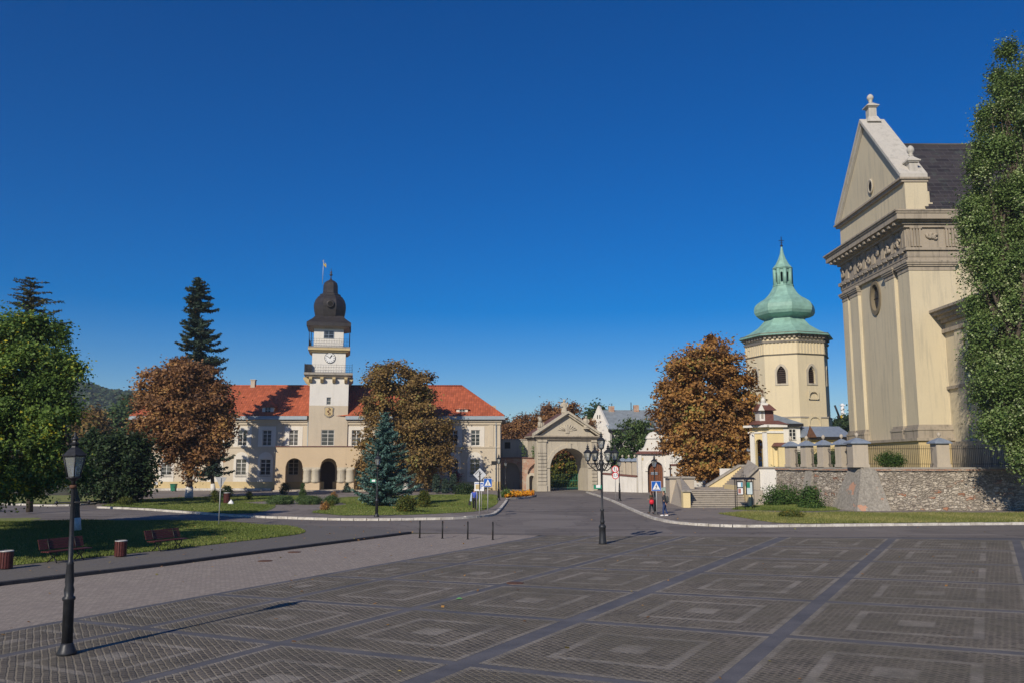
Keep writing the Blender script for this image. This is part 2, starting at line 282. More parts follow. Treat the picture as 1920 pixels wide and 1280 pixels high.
M['smallsett'] = ground_mat('dark_setts', [(.3, (.105, .098, .097)), (.7, (.19, .178, .168))], 9, 8, .9, .5, (.17, .155, .13), .5, .6, .03, 12)
M['grass'] = ground_mat('lawn', [(.3, (.080, .125, .028)), (.5, (.14, .19, .042)), (.75, (.19, .23, .06))], 1.6, 9, .95, .22, (.21, .185, .07), .55, .9, .05, 22)
M['drygrass'] = ground_mat('dry_lawn', [(.3, (.12, .16, .035)), (.5, (.20, .235, .06)), (.75, (.28, .285, .095))], 1.2, 9, .95, .4, (.36, .32, .15), .6, .9, .05, 18)
M['earth'] = ground_mat('earth', [(.3, (.07, .065, .04)), (.7, (.13, .115, .075))], .8, 8, .95, .1, (.08, .1, .035), .6, .4, .04, 6)
M['kerb'] = ground_mat('whitewashed_kerb', [(.3, (.42, .40, .36)), (.55, (.66, .63, .58))], 3, 8, .9, 1.3, (.30, .27, .23), .75, .3, .02, 10)
M['kerbdark'] = ground_mat('dark_kerb_stone', [(.3, (.03, .03, .034)), (.7, (.055, .055, .062))], 3, 6, .8)
M['bedsoil'] = plain('bed_soil', (.05, .035, .022), .95, 0, .3, 6)
M['hill'] = ground_mat('wooded_hillside', [(.3, (.014, .024, .012)), (.5, (.030, .046, .020)), (.75, (.055, .068, .030))], .05, 9, 1, .012, (.075, .06, .03), .4, 1, 3, .12)
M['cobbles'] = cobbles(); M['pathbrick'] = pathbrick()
# ------------------------------------------------------------------ mesh builder
class MB:
    def __init__(s, T=None): s.v = []; s.f = []; s.uv = []; s.T = T; s.sm = []
    def add(s, vs, fs, smooth=False):
        b = len(s.v)
        if s.T is not None: vs = [s.T @ Vector(v) for v in vs]
        s.v.extend(tuple(v) for v in vs); s.f.extend(tuple(b + i for i in f) for f in fs); s.sm.extend([smooth] * len(fs)); return s
    def box(s, x0, y0, z0, x1, y1, z1):
        x0, x1 = min(x0, x1), max(x0, x1); y0, y1 = min(y0, y1), max(y0, y1); z0, z1 = min(z0, z1), max(z0, z1)
        return s.add([(x0, y0, z0), (x1, y0, z0), (x1, y1, z0), (x0, y1, z0), (x0, y0, z1), (x1, y0, z1), (x1, y1, z1), (x0, y1, z1)],
                     [(0, 3, 2, 1), (4, 5, 6, 7), (0, 1, 5, 4), (1, 2, 6, 5), (2, 3, 7, 6), (3, 0, 4, 7)])
    def prism(s, pts, off):
        """pts: ordered loop of 3D points, extruded by off"""
        n = len(pts); a = [Vector(p) for p in pts]; o = Vector(off); b = [p + o for p in a]
        tris = tessellate_polygon([a]); fs = [tuple(t) for t in tris] + [tuple(n + i for i in reversed(t)) for t in tris]
        return s.add(a + b, fs + [(i, (i + 1) % n, n + (i + 1) % n, n + i) for i in range(n)])
    def hull4(s, low, high):
        """frustum between two loops of equal length"""
        n = len(low); return s.add(list(low) + list(high), [tuple(reversed(range(n))), tuple(range(n, 2 * n))] + [(i, (i + 1) % n, n + (i + 1) % n, n + i) for i in range(n)])
    def tube(s, path, rad, n=8, caps=True, smooth=True):
        path = [Vector(p) for p in path]; m = len(path)
        if isinstance(rad, (int, float)): rad = [rad] * m
        vs = []; up = None
        for i, p in enumerate(path):
            t = (path[min(i + 1, m - 1)] - path[max(i - 1, 0)])
            t = t.normalized() if t.length > 1e-9 else Vector((0, 0, 1))
            if up is None: up = t.orthogonal().normalized()
            a = (up - t * up.dot(t)); a = a.normalized() if a.length > 1e-6 else t.orthogonal().normalized(); up = a; b = t.cross(a)
            for k in range(n):
                q = 2 * math.pi * k / n; vs.append(p + (a * math.cos(q) + b * math.sin(q)) * rad[i])
        fs = [(i * n + k, i * n + (k + 1) % n, (i + 1) * n + (k + 1) % n, (i + 1) * n + k) for i in range(m - 1) for k in range(n)]
        s.add(vs, fs, smooth)
        if caps: b0 = len(s.v) - len(vs); s.f.append(tuple(b0 + k for k in reversed(range(n)))); s.f.append(tuple(b0 + (m - 1) * n + k for k in range(n))); s.sm += [False, False]
        return s
    def lathe(s, prof, n=16, c=(0, 0, 0), rot=0, smooth=True, sx=1, sy=1):
        vs = []
        for r, z in prof:
            for k in range(n):
                q = 2 * math.pi * k / n + rot; vs.append((c[0] + max(r, 1e-4) * math.cos(q) * sx, c[1] + max(r, 1e-4) * math.sin(q) * sy, c[2] + z))
        m = len(prof); fs = [(i * n + k, i * n + (k + 1) % n, (i + 1) * n + (k + 1) % n, (i + 1) * n + k) for i in range(m - 1) for k in range(n)]
        s.add(vs, fs, smooth); b0 = len(s.v) - len(vs)
        s.f.append(tuple(b0 + k for k in reversed(range(n)))); s.f.append(tuple(b0 + (m - 1) * n + k for k in range(n))); s.sm += [False, False]; return s
    def wall(s, x0, x1, z0, z1, holes, y=0, th=.3, back=True, top=None):
        """wall in the xz plane, front at y; holes (xa,xb,za,zb,kind) kind '' | 'arch' | 'point'; top(x) overrides z1"""
        xs = {x0, x1}
        for h in holes:
            n = 14 if h[4] else 1
            for k in range(n + 1): xs.add(h[0] + (h[1] - h[0]) * k / n)
        if top:
            for k in range(1, 12): xs.add(x0 + (x1 - x0) * k / 12)
            xs.add((x0 + x1) / 2)
        xs = sorted(x for x in xs if x0 - 1e-6 <= x <= x1 + 1e-6)
        def hz(h, x):
            if not h[4]: return h[3]
            r = (h[1] - h[0]) / 2; c = (h[0] + h[1]) / 2; d = min(abs(x - c), r)
            if h[4] == 'arch': return h[3] - r + math.sqrt(max(r * r - d * d, 0))
            R2 = 2 * r * 1.05; return h[3] - math.sqrt(R2 * R2 - (R2 - r) ** 2) + math.sqrt(max(R2 * R2 - (R2 - r + d) ** 2, 0))
        for a, b in zip(xs, xs[1:]):
            if b - a < 1e-6: continue
            m = (a + b) / 2; act = sorted([h for h in holes if h[0] < m < h[1]], key=lambda h: h[2])
            lo = (z0, z0); ta, tb = (top(a), top(b)) if top else (z1, z1)
            def q(l, h):
                if h[0] - l[0] < 1e-5 and h[1] - l[1] < 1e-5: return
                s.add([(a, y, l[0]), (b, y, l[1]), (b, y, h[1]), (a, y, h[0])], [(0, 1, 2, 3)])
                if back: s.add([(a, y + th, l[0]), (b, y + th, l[1]), (b, y + th, h[1]), (a, y + th, h[0])], [(3, 2, 1, 0)])
            for h in act:
                q(lo, (h[2], h[2])); za, zb = hz(h, a), hz(h, b)
                s.add([(a, y, za), (b, y, zb), (b, y + th, zb), (a, y + th, za)], [(0, 1, 2, 3)])
                if h[2] > z0 + 1e-4: s.add([(a, y, h[2]), (b, y, h[2]), (b, y + th, h[2]), (a, y + th, h[2])], [(3, 2, 1, 0)])
                lo = (za, zb)
            q(lo, (ta, tb)); s.add([(a, y, ta), (b, y, tb), (b, y + th, tb), (a, y + th, ta)], [(0, 1, 2, 3)])
        for h in holes:
            for x in h[:2]:
                zz = hz(h, x); s.add([(x, y, h[2]), (x, y + th, h[2]), (x, y + th, zz), (x, y, zz)], [(0, 1, 2, 3)])
        for x in (x0, x1):
            zz = top(x) if top else z1
            s.add([(x, y, z0), (x, y + th, z0), (x, y + th, zz), (x, y, zz)], [(0, 1, 2, 3)])
        return s
    def flatpoly(s, pts, z):
        a = [Vector((p[0], p[1], z)) for p in pts]; ts = tessellate_polygon([a]); fs = []
        for t in ts:
            n = (a[t[1]] - a[t[0]]).cross(a[t[2]] - a[t[0]]); fs.append(tuple(t) if n.z > 0 else tuple(reversed(t)))
        return s.add(a, fs)
    def mark(s):
        s.mk = getattr(s, 'mk', []) + [(len(s.v), len(s.f))]; return s
    def join(s, o):
        b = len(s.v); s.v.extend(o.v); s.f.extend(tuple(b + i for i in f) for f in o.f); s.sm.extend(o.sm); return s
    def build_each(s, name, mat, parent=None, loc=None):
        mk = s.mk + [(len(s.v), len(s.f))]; out = []
        if mk[0] != (0, 0): mk = [(0, 0)] + mk
        for (v0, f0), (v1, f1) in zip(mk, mk[1:]):
            if f1 == f0: continue
            p = MB(); p.v = s.v[v0:v1]; p.f = [tuple(i - v0 for i in f) for f in s.f[f0:f1]]; p.sm = s.sm[f0:f1]; out.append(p.build(name, mat, parent, loc))
        return out
    def build(s, name, mat, parent=None, loc=None, rot=0):
        me = bpy.data.meshes.new(name); v = s.v
        if parent is not None and loc is None and s.T != 'local':
            pl = PM.get(parent.name)
            if pl is not None: v = [pl @ Vector(q) for q in v]
        me.from_pydata([tuple(q) for q in v], [], s.f); me.materials.append(mat)
        me.polygons.foreach_set('use_smooth', s.sm); me.update()
        o = bpy.data.objects.new(name, me); COL.objects.link(o)
        if parent is not None: o.parent = parent
        if loc is not None: o.location = loc; o.rotation_euler = (0, 0, rot)
        return o
PM = {}          # world -> local matrices of things whose parts are given in world coordinates
def tag(o, label=None, cat=None, group=None, kind=None):
    if label: o['label'] = label
    if cat: o['category'] = cat
    if group: o['group'] = group
    if kind: o['kind'] = kind
    return o
def thing(name, label, cat, loc=(0, 0, 0), rz=0, group=None, world=True):
    o = bpy.data.objects.new(name, None); COL.objects.link(o); o.empty_display_size = .3
    o.location = loc; o.rotation_euler = (0, 0, rz); tag(o, label, cat, group)
    if world: PM[o.name] = (Matrix.Translation(Vector(loc)) @ Matrix.Rotation(rz, 4, 'Z')).inverted()
    return o
def own_origin(o, c):
    """put a single-mesh thing's origin at its base point c"""
    c = Vector(c); n = len(o.data.vertices); a = np.empty(n * 3); o.data.vertices.foreach_get('co', a); a = a.reshape(-1, 3) - np.array(c); o.data.vertices.foreach_set('co', a.ravel()); o.data.update(); o.location = c; return o
def struct(name, mb, mat, kind='structure'):
    o = mb.build(name, mat); o['kind'] = kind; return o
def dup(o, loc=None, rz=None, label=None, group=None, parent=None):
    c = o.copy(); COL.objects.link(c)
    if parent is not None: c.parent = parent
    if loc is not None: c.location = loc
    if rz is not None: c.rotation_euler = (0, 0, rz)
    if label: c['label'] = label
    if group: c['group'] = group
    for ch in list(o.children): dup(ch, parent=c)
    return c
def frameT(o, xdir):
    """local x along xdir (horizontal), z up, y into depth"""
    x = Vector((xdir[0], xdir[1], 0)).normalized(); z = Vector((0, 0, 1)); y = z.cross(x)
    return Matrix(((x.x, y.x, 0, o[0]), (x.y, y.y, 0, o[1]), (x.z, y.z, 1, o[2]), (0, 0, 0, 1)))
# ------------------------------------------------------------------ ground and paving
struct('ground', MB().flatpoly([(-1300, -60), (1300, -60), (1300, 1400), (-1300, 1400)], 0), M['earth'])
def gp(pts, ex=()): return [G(*p) for p in pts] + list(ex)
# plaza square: slab sheet with sett squares laid 4 mm above it, from the surveyed grid
H = np.array([[-0.19630739, -0.11223387, 0.74492114], [0.0070286, 0.00164156, -0.20242956], [0.07474909, -0.12567881, -0.57580122]])
def grid(u, v):
    q = H @ np.array([u, v, 1.0]); x = 960 + 1000 * q[0] / q[2]; y = 868 + 1000 * q[1] / q[2]; return G(x, y)
# affine version of the grid (least squares over the visible range), so it continues regularly
_A = []; _B = []
for i in (.38, 1, 2, 3, 4, 5):
    for j in (0, 1, 2, 3, 4, 5, 6):
        p = grid(i, j); wt = 1 / p.y; _A.append([wt, i * wt, j * wt, i * j * wt]); _B.append([p.x * wt, p.y * wt])
_C = np.linalg.lstsq(np.array(_A), np.array(_B), rcond=None)[0]
def gr(u, v):
    return grid(u, v)
edge0 = gr(.34, -3); edge1 = gr(.34, 7.6)
struct('plaza', MB().flatpoly([edge0, gr(9, -3), gr(9, 7.6), edge1], .008), M['slab'])
mb = MB(); uvs = []
for i in range(0, 9):
    for j in range(-3, 7):
        u0 = (.38 if i == 0 else i); u1 = i + 1
        a = .03 if i == 0 else {3: .052, 4: .036}.get(i, .032); b = {3: .052, 4: .036}.get(i + 1, .032); d = .028
        for (ua, ub) in ((u0 + a, u1 - b),):
            n = 3
            for p in range(n):
                for q in range(n):
                    s0, s1, t0, t1 = p / n, (p + 1) / n, q / n, (q + 1) / n
                    vs = [gr(ua + (ub - ua) * s, j + d + (1 - 2 * d) * t) for s, t in ((s0, t0), (s1, t0), (s1, t1), (s0, t1))]
                    if (vs[1] - vs[0]).cross(vs[2] - vs[0]).z < 0: vs = vs[::-1]; uv4 = [(s0, t1), (s1, t1), (s1, t0), (s0, t0)]
                    else: uv4 = [(s0, t0), (s1, t0), (s1, t1), (s0, t1)]
                    mb.add([(v.x, v.y, .012) for v in vs], [(0, 1, 2, 3)]); uvs += uv4
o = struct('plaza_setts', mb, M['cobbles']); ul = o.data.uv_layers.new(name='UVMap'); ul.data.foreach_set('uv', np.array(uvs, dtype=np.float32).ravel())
# brick path between lawn and plaza
kl = [G(-250, 1132), G(0, 1097), G(300, 1061), G(520, 1032), G(768, 1000)]
far = [G(1010, 1003)]
struct('path', MB().flatpoly([Vector((-60, -20, 0)) + (edge0 - edge0)] + [G(-900, 1240)] + kl + [G(900, 999)] + far + [edge1 * 0 + gr(.34, 6.5)] + [gr(.34, v) for v in (5, 4, 3, 2, 1, 0, -1, -2, -3)], .004), M['pathbrick'])
# dark sett strip and lawn on the left
struct('sett_pavement', MB().flatpoly([G(-700, 1190)] + kl + [G(690, 992), G(570, 986), G(480, 982), G(300, 979), G(-300, 982), G(-900, 985), Vector((-90, 20, 0))], .10), M['smallsett'])
def ribbon(mb, pts, w_, z0, z1, seg=1.0, gap=.012, jit=.012, rnd=random.Random(3)):
    """row of kerb stones along a polyline"""
    for a, b in zip(pts, pts[1:]):
        a = Vector((a.x, a.y, 0)); b = Vector((b.x, b.y, 0)); d = b - a; ln = d.length
        if ln < .05: continue
        n = max(1, round(ln / seg)); d.normalize(); s = Vector((-d.y, d.x, 0)) * w_ / 2
        for k in range(n):
            p = a + d * (ln * k / n + gap); q = a + d * (ln * (k + 1) / n - gap); j = s.normalized() * rnd.uniform(-jit, jit); zz = z1 + rnd.uniform(-jit, jit); lo = [p - s + j, q - s + j, q + s + j, p + s + j]
            mb.hull4([(v.x, v.y, z0) for v in lo], [(v.x, v.y, zz) for v in lo])
    return mb
def catmull(pts, n=5):
    out = []; P_ = [pts[0]] + list(pts) + [pts[-1]]
    for i in range(1, len(P_) - 2):
        for k in range(n):
            t = k / n; a, b, c, d = P_[i - 1], P_[i], P_[i + 1], P_[i + 2]
            out.append(.5 * ((2 * b) + (c - a) * t + (2 * a - 5 * b + 4 * c - d) * t * t + (3 * b - a - 3 * c + d) * t ** 3))
    return out + [pts[-1]]
struct('dark_kerb', ribbon(MB(), [G(-700, 1190)] + kl, .28, 0, .125, 1.2, .006, .004), M['kerbdark'])
lawn_near = catmull(gp([(-400, 1112), (0, 1067), (240, 1042), (400, 1024), (500, 1012), (560, 1004), (572, 997), (540, 989), (460, 984), (380, 980), (200, 978), (0, 980), (-400, 985)]), 3)
struct('lawn', MB().flatpoly(lawn_near, .114), M['grass'])
# road
kerb_a = catmull(gp([(-500, 944), (0, 946), (60, 948), (130, 948), (180, 944), (215, 937)]), 3)
kerb_b = catmull(gp([(183, 952), (260, 955), (345, 961), (440, 968), (560, 973), (640, 975), (710, 975.5), (775, 974.5), (850, 973), (905, 969), (925, 965), (936, 957), (946, 945), (950, 939)]), 3)
kerb_c = catmull(gp([(950, 936), (975, 934.5), (996, 932), (1003, 928), (995, 925.5)]), 3)
kerb_r = catmull(gp([(1100, 923), (1122, 930), (1147, 939), (1180, 954), (1215, 969), (1243, 977), (1275, 982), (1330, 986), (1400, 988), (1500, 987), (1700, 985), (1920, 983), (2500, 978)]), 3)
road = gp([(2600, 1009), (1920, 1008), (1400, 1006), (1010, 1003), (890, 1000.5), (768, 998), (690, 990), (572, 984), (480, 979), (300, 975), (0, 974), (-500, 978)])
road += list(kerb_a) + gp([(250, 930), (330, 924), (300, 921), (200, 921)])[:2] + [kerb_b[0] + Vector((-1, 4, 0))] + list(kerb_b) + [G(952, 932), G(1000, 921), G(1030, 918.5), G(1035, 912), G(1095, 912), G(1100, 918.5)] + list(kerb_r)
struct('road', MB().flatpoly(road, .016), M['asphalt'])
# pavements (raised)
back_l = [Vector((-40, 131, 0)), Vector((-75, 128, 0))]
side = list(kerb_b) + gp([(965, 930), (1003, 919.6)]) + [Vector((2, 131, 0)), Vector((-58, 131, 0))] + [G(205, 931), G(178, 948)]
struct('pavement', MB().flatpoly(side, .115), M['pave_asphalt'])
wallfoot = [(1415, 917), (1455, 930), (1530, 945), (1640, 959.5), (2600, 962)]
struct('pavement', MB().flatpoly(list(kerb_r) + [G(2600, 955)] + [G(1640, 950), G(1455, 921), G(1400, 915), G(1300, 914), G(1200, 915), Vector((12.5, 127, 0))], .115), M['pave_asphalt'])
mbk = MB()
for k_ in (kerb_a, kerb_b, kerb_r): ribbon(mbk, k_, .24, 0, .175, 1.0, .02, .014)
ribbon(mbk, kerb_c, .2, 0, .2, .8, .01, .012)
struct('kerb', mbk, M['kerb'])
struct('lawn', MB().flatpoly(catmull(gp([(188, 950), (262, 938), (340, 934), (440, 931), (560, 930), (592, 932), (575, 937), (500, 941), (450, 944), (500, 946.5), (517, 949), (508, 957), (475, 964), (420, 965), (350, 959.5), (260, 953.5)]), 2), .135), M['grass'])
struct('lawn', MB().flatpoly(catmull(gp([(584, 963), (615, 953), (650, 947.5), (640, 944), (612, 940), (640, 934), (700, 932), (800, 929), (925, 928), (934, 935), (932, 946), (908, 958), (860, 963), (760, 967.5), (640, 968.5)]), 2), .135), M['grass'])
struct('lawn', MB().flatpoly([v + Vector((0, 0, 0)) for v in catmull(gp([(0, 944), (120, 946), (175, 940), (215, 934), (200, 930), (0, 930), (-400, 934), (-400, 944)]), 2)], .13), M['drygrass'])
struct('lawn', MB().flatpoly(catmull(gp([(-300, 976), (0, 977), (60, 974), (78, 971), (50, 970), (0, 971), (-300, 972)]), 3), .02), M['drygrass'])
struct('lawn', MB().flatpoly(catmull(gp([(1347, 965), (1395, 962.5), (1500, 963.5), (1700, 964.5), (1920, 964.5), (2400, 962), (2400, 976), (1920, 981), (1700, 982.5), (1520, 984), (1450, 982), (1400, 974)]), 2), .13), M['drygrass'])
struct('lawn', MB().flatpoly(catmull(gp([(1370, 957), (1400, 950), (1440, 935), (1500, 940), (1560, 951), (1575, 958.5), (1500, 960), (1420, 959)]), 2), .13), M['grass'])
# manholes, markings of the square
for (x, y) in ((497, 1051), (552, 1034.5), (966, 1093)):
    c = G(x, y); m_ = MB().lathe([(.30, .0), (.30, .012), (.27, .018), (.0, .018)], 20, (0, 0, 0))
    o = m_.build('manhole_cover', M['rust'], loc=(c.x, c.y, .006 if x < 900 else .012)); tag(o, {497: 'rusty manhole cover nearer the street lamp on the pink brick path', 552: 'rusty manhole cover farther along the pink brick path', 966: 'rusty manhole cover among the dark setts of the square'}[x], 'manhole cover', 'manhole covers set in the paving')
# ------------------------------------------------------------------ windows
WCACHE = {}
def window(parent, T, x, z, w_, h_, cols=2, rows=4, y=.12, name='window', fw=.07, bars=True):
    """frame with glazing bars, pane as sub-part; T local->world of the wall, (x,z) centre bottom"""
    key = (round(w_, 2), round(h_, 2), cols, rows, fw)
    if key not in WCACHE:
        f = MB(); f.box(-w_ / 2, -.03, 0, -w_ / 2 + fw, .05, h_).box(w_ / 2 - fw, -.03, 0, w_ / 2, .05, h_).box(-w_ / 2 + fw, -.03, 0, w_ / 2 - fw, .05, fw).box(-w_ / 2 + fw, -.03, h_ - fw, w_ / 2 - fw, .05, h_)
        for k in range(1, cols):
            xx = -w_ / 2 + w_ * k / cols; t = .045 if cols == 2 or k * 2 == cols else .02
            f.box(xx - t, -.028, fw, xx + t, .04, h_ - fw)
        for k in range(1, rows):
            zz = h_ * k / rows; t = .04 if rows == 4 and k == 3 else .022; f.box(-w_ / 2 + fw, -.026, zz - t, w_ / 2 - fw, .035, zz + t)
        g = MB().box(-w_ / 2 + .01, .045, .01, w_ / 2 - .01, .07, h_ - .01)
        fo = f.build(name, M['frame']); go = g.build('pane', M['pane'], fo, loc=(0, 0, 0)); WCACHE[key] = fo; o = fo
    else:
        src = WCACHE[key]; o = src.copy(); COL.objects.link(o); o.name = name
        for ch in src.children: c = ch.copy(); COL.objects.link(c); c.parent = o
    p = T @ Vector((x, y, z)); q = PM[parent.name] @ p; o.parent = parent; o.location = q
    xd = (PM[parent.name].to_3x3() @ (T.to_3x3() @ Vector((1, 0, 0)))); o.rotation_euler = (0, 0, math.atan2(xd.y, xd.x)); return o
# ------------------------------------------------------------------ town hall
HY = 127.0
def hx(x, Y=HY, z=8.0): return xof(x, Y, z)
def hz(y, Y=HY): return zof(y, Y)
hall = thing('town_hall', 'long cream town hall with red tiled roof, clock tower and arcaded entrance', 'town hall', (hx(612), HY, 0))
X0, X1 = hx(252), hx(938); EAVE = hz(786)
TH_ = Matrix.Translation((0, HY, 0))
upx = [272, 316, 361, 407, 455, 500.8, 550.7, 668, 730, 770, 811, 850, 891.6]
lox = [272, 315.5, 361, 407, 454.7, 500, 730, 770, 811, 850, 890.7]
uz0, uz1 = hz(834.5), hz(805.5); lz0, lz1 = hz(889.5), hz(860)
ww, lw = 1.32, 1.5
holes = [(hx(x) - ww / 2, hx(x) + ww / 2, uz0, uz1, '') for x in upx] + [(hx(x) - lw / 2, hx(x) + lw / 2, lz0, lz1, '') for x in lox]
holes += [(hx(x) - lw / 2, hx(x) + lw / 2, lz0, lz1, '') for x in (552, 678)] + [(hx(616) - 1.15, hx(616) + 1.15, .3, hz(864), 'arch')]
MB(TH_).wall(X0, X1, 0, EAVE, holes, 0, .35).build('wall', M['cream'], hall)
m_ = MB(TH_).box(X0, .36, 0, X0 + .3, 14, EAVE).box(X1 - .3, .36, 0, X1, 14, EAVE).box(X0, 13.7, 0, X1, 14, EAVE - .003).box(X0 + .3, 1.2, .1, X1 - .3, 1.3, EAVE - .01)
m_.build('side_wall', M['cream'], hall)
# plinth, white surrounds
pz = hz(902); segs = [(X0 - .06, hx(608, z=2)), (hx(624, z=2), X1 + .06)]
m_ = MB(TH_)
for a, b in segs: m_.box(a, -.06, 0, b, -.001, pz)
m_.box(X1 + .001, -.06, 0, X1 + .06, 14, pz); m_.build('plinth', M['ochre'], hall)
m_ = MB(TH_)
for x in upx:
    m_.mark(); c = hx(x); zb, zt = hz(836.5), hz(798.5); hw = 1.32
    if x == 668: hw = 1.3
    m_.wall(c - hw, c + hw, zb, zt, [(c - ww / 2, c + ww / 2, uz0, uz1, '')], -.05, .049, back=False)
    m_.box(c - ww / 2 - .1, -.09, uz0 - .12, c + ww / 2 + .1, -.051, uz0 - .02)
for x in lox:
    m_.mark(); c = hx(x); m_.wall(c - 1.12, c + 1.12, pz, hz(846.5), [(c - lw / 2, c + lw / 2, lz0, lz1, '')], -.05, .049, back=False, top=lambda t, c=c: hz(846.5) - 1.12 + math.sqrt(max(1.12 ** 2 - min(abs(t - c), 1.12) ** 2, 0)))
m_.build_each('window_surround', M['pale'], hall)
m_ = MB(TH_)
for x in (480, 525, 832, 871, 921, 345, 300, 386, 430): m_.mark().box(hx(x) - .32, -.08, hz(836), hx(x) + .32, -.001, hz(790.6))
m_.build_each('wall_strip', M['cream'], hall); m_ = MB(TH_)
m_.box(X0, -.11, hz(838.5), X1, -.002, hz(836.3))
for a_, b_ in ((X0, hx(576.5)), (hx(648.5), X1)): m_.box(a_ - (.1 if a_ == X0 else 0), -.18, hz(795), b_ + (.1 if b_ == X1 else 0), -.003, hz(790.5)).box(a_ - (.25 if a_ == X0 else 0), -.36, hz(790.4), b_ + (.25 if b_ == X1 else 0), -.004, EAVE - .02)
m_.build('cornice', M['cream'], hall)
m_ = MB(TH_); gA_, gB_ = hx(576.5), hx(648.5); m_.box(X0 - .7, -.75, EAVE, gA_, 0.2, hz(782.5)).box(X0 - .62, -.66, hz(782.4), gA_, .2, hz(779.5)).box(gB_, -.75, EAVE, X1 + .7, 0.2, hz(782.5)).box(gB_, -.66, hz(782.4), X1 + .62, .2, hz(779.5)); m_.box(X0 - .7, .21, EAVE, X0 + .2, 14.5, hz(782.5)).box(X1 - .2, .21, EAVE, X1 + .7, 14.5, hz(782.5))
m_.build('gutter', M['gutter'], hall)
for x in (577.5, 649, 930, 263):
    MB(TH_).tube([(hx(x), -.2, .2), (hx(x), -.2, EAVE)], .07).build('downpipe', M['gutter'], hall)
MB(TH_).mark().box(X0, -.75, 0, hx(516), -.07, .42).mark().box(hx(716), -.75, 0, hx(905), -.07, .42).build_each('base_ledge', M['kerb'], hall)
for x in upx: window(hall, TH_, hx(x), uz0 + .003, ww - .01, uz1 - uz0 - .01)
for x in lox + [552, 678]: window(hall, TH_, hx(x), lz0 + .003, lw - .01, lz1 - lz0 - .01)
for x in lox:      # window grilles
    g = MB(TH_); c = hx(x)
    for k in range(9): g.tube([(c - lw / 2 - .06 + (lw + .12) * k / 8, -.22, lz0 - .25), (c - lw / 2 - .06 + (lw + .12) * k / 8, -.22, lz0 + .35)], .012, 4)
    for zz in (lz0 - .2, lz0 + .3): g.box(c - lw / 2 - .1, -.23, zz, c + lw / 2 + .1, -.19, zz + .03)
    g.build('window_guard', M['iron'], hall)
# roof
e0 = HY - .62; ze = hz(779.3); zr = zof(723, HY + 7); e1 = HY + 14.6; ry = HY + 7
ra, rb = xof(331, ry, zr), xof(866, ry, zr); xa, xb = X0 - .6, X1 + .6
rf = MB().add([(xa, e0, ze), (xb, e0, ze), (xb, e1, ze), (xa, e1, ze), (ra, ry, zr), (rb, ry, zr)], [(0, 1, 5, 4), (2, 3, 4, 5)]).build('roof', M['redtile'], hall)
MB().add([(xa, e0, ze), (xb, e0, ze), (xb, e1, ze), (xa, e1, ze), (ra, ry, zr), (rb, ry, zr)], [(1, 2, 5), (3, 0, 4)]).build('hip_end', roof_tile('red_roof_tiles_side', (.52, .125, .045), 'y'), hall)
MB().tube([(ra, ry, zr + .02), (rb, ry, zr + .02)], .16, 8).tube([(xb, e0, ze), (rb, ry, zr)], .14, 8).tube([(xa, e0, ze), (ra, ry, zr)], .14, 8).build('ridge_cap', M['redtile'], hall)
cx_ = xof(475, ry, zr); MB().box(cx_ - .33, ry - .4, zr - .3, cx_ + .33, ry + .4, zr + .85).box(cx_ - .4, ry - .47, zr + .85, cx_ + .4, ry + .47, zr + 1.0).build('chimney', M['pebble'], hall)
cx_ = X1 - 1.2; MB().box(cx_ - .35, HY + 9, zr - 3.4, cx_ + .35, HY + 9.7, zof(760, HY + 9)).build('chimney', M['pebble'], hall)
def dormer(px, yb, yt, w_):
    Yd = HY + .35; c = xof(px, Yd, 12); z0 = zof(yb, Yd); z1 = zof(yt, Yd) - .5; d = MB().box(c - w_ / 2, Yd, z0 - .3, c + w_ / 2, Yd + 3.2, z1 - .45).build('dormer', M['pale'], hall)
    e = .3; a = [(c - w_ / 2 - e, Yd - .15, z1 - .5), (c + w_ / 2 + e, Yd - .15, z1 - .5), (c + w_ / 2 + e, Yd + 4, z1 - .5), (c - w_ / 2 - e, Yd + 4, z1 - .5), (c, Yd + .6, z1 + .5), (c, Yd + 4, z1 + .5)]
    r = MB().add(a, [(0, 1, 4), (1, 2, 5, 4), (3, 0, 4, 5), (0, 3, 2, 1)])
    r.v = [tuple(PM[hall.name] @ Vector(q)) for q in r.v]; rr = r.build('dormer_roof', M['redtile'], d, loc=(0, 0, 0))
    g = MB().box(c - .42, Yd - .04, z0 + .05, c + .42, Yd - .002, z0 + .95); g.v = [tuple(PM[hall.name] @ Vector(q)) for q in g.v]; g.build('dormer_window', M['pane'], d, loc=(0, 0, 0))
    g = MB()
    for q in (-.44, -.02, .4): g.box(c + q, Yd - .07, z0 + .02, c + q + .05, Yd - .041, z0 + .98)
    g.box(c - .44, Yd - .072, z0 + .5, c + .45, Yd - .045, z0 + .54); g.v = [tuple(PM[hall.name] @ Vector(q)) for q in g.v]; g.build('dormer_frame', M['frame'], d, loc=(0, 0, 0))
dormer(502.5, 774.5, 750.5, 1.7); dormer(866.4, 776.7, 753.8, 1.7)
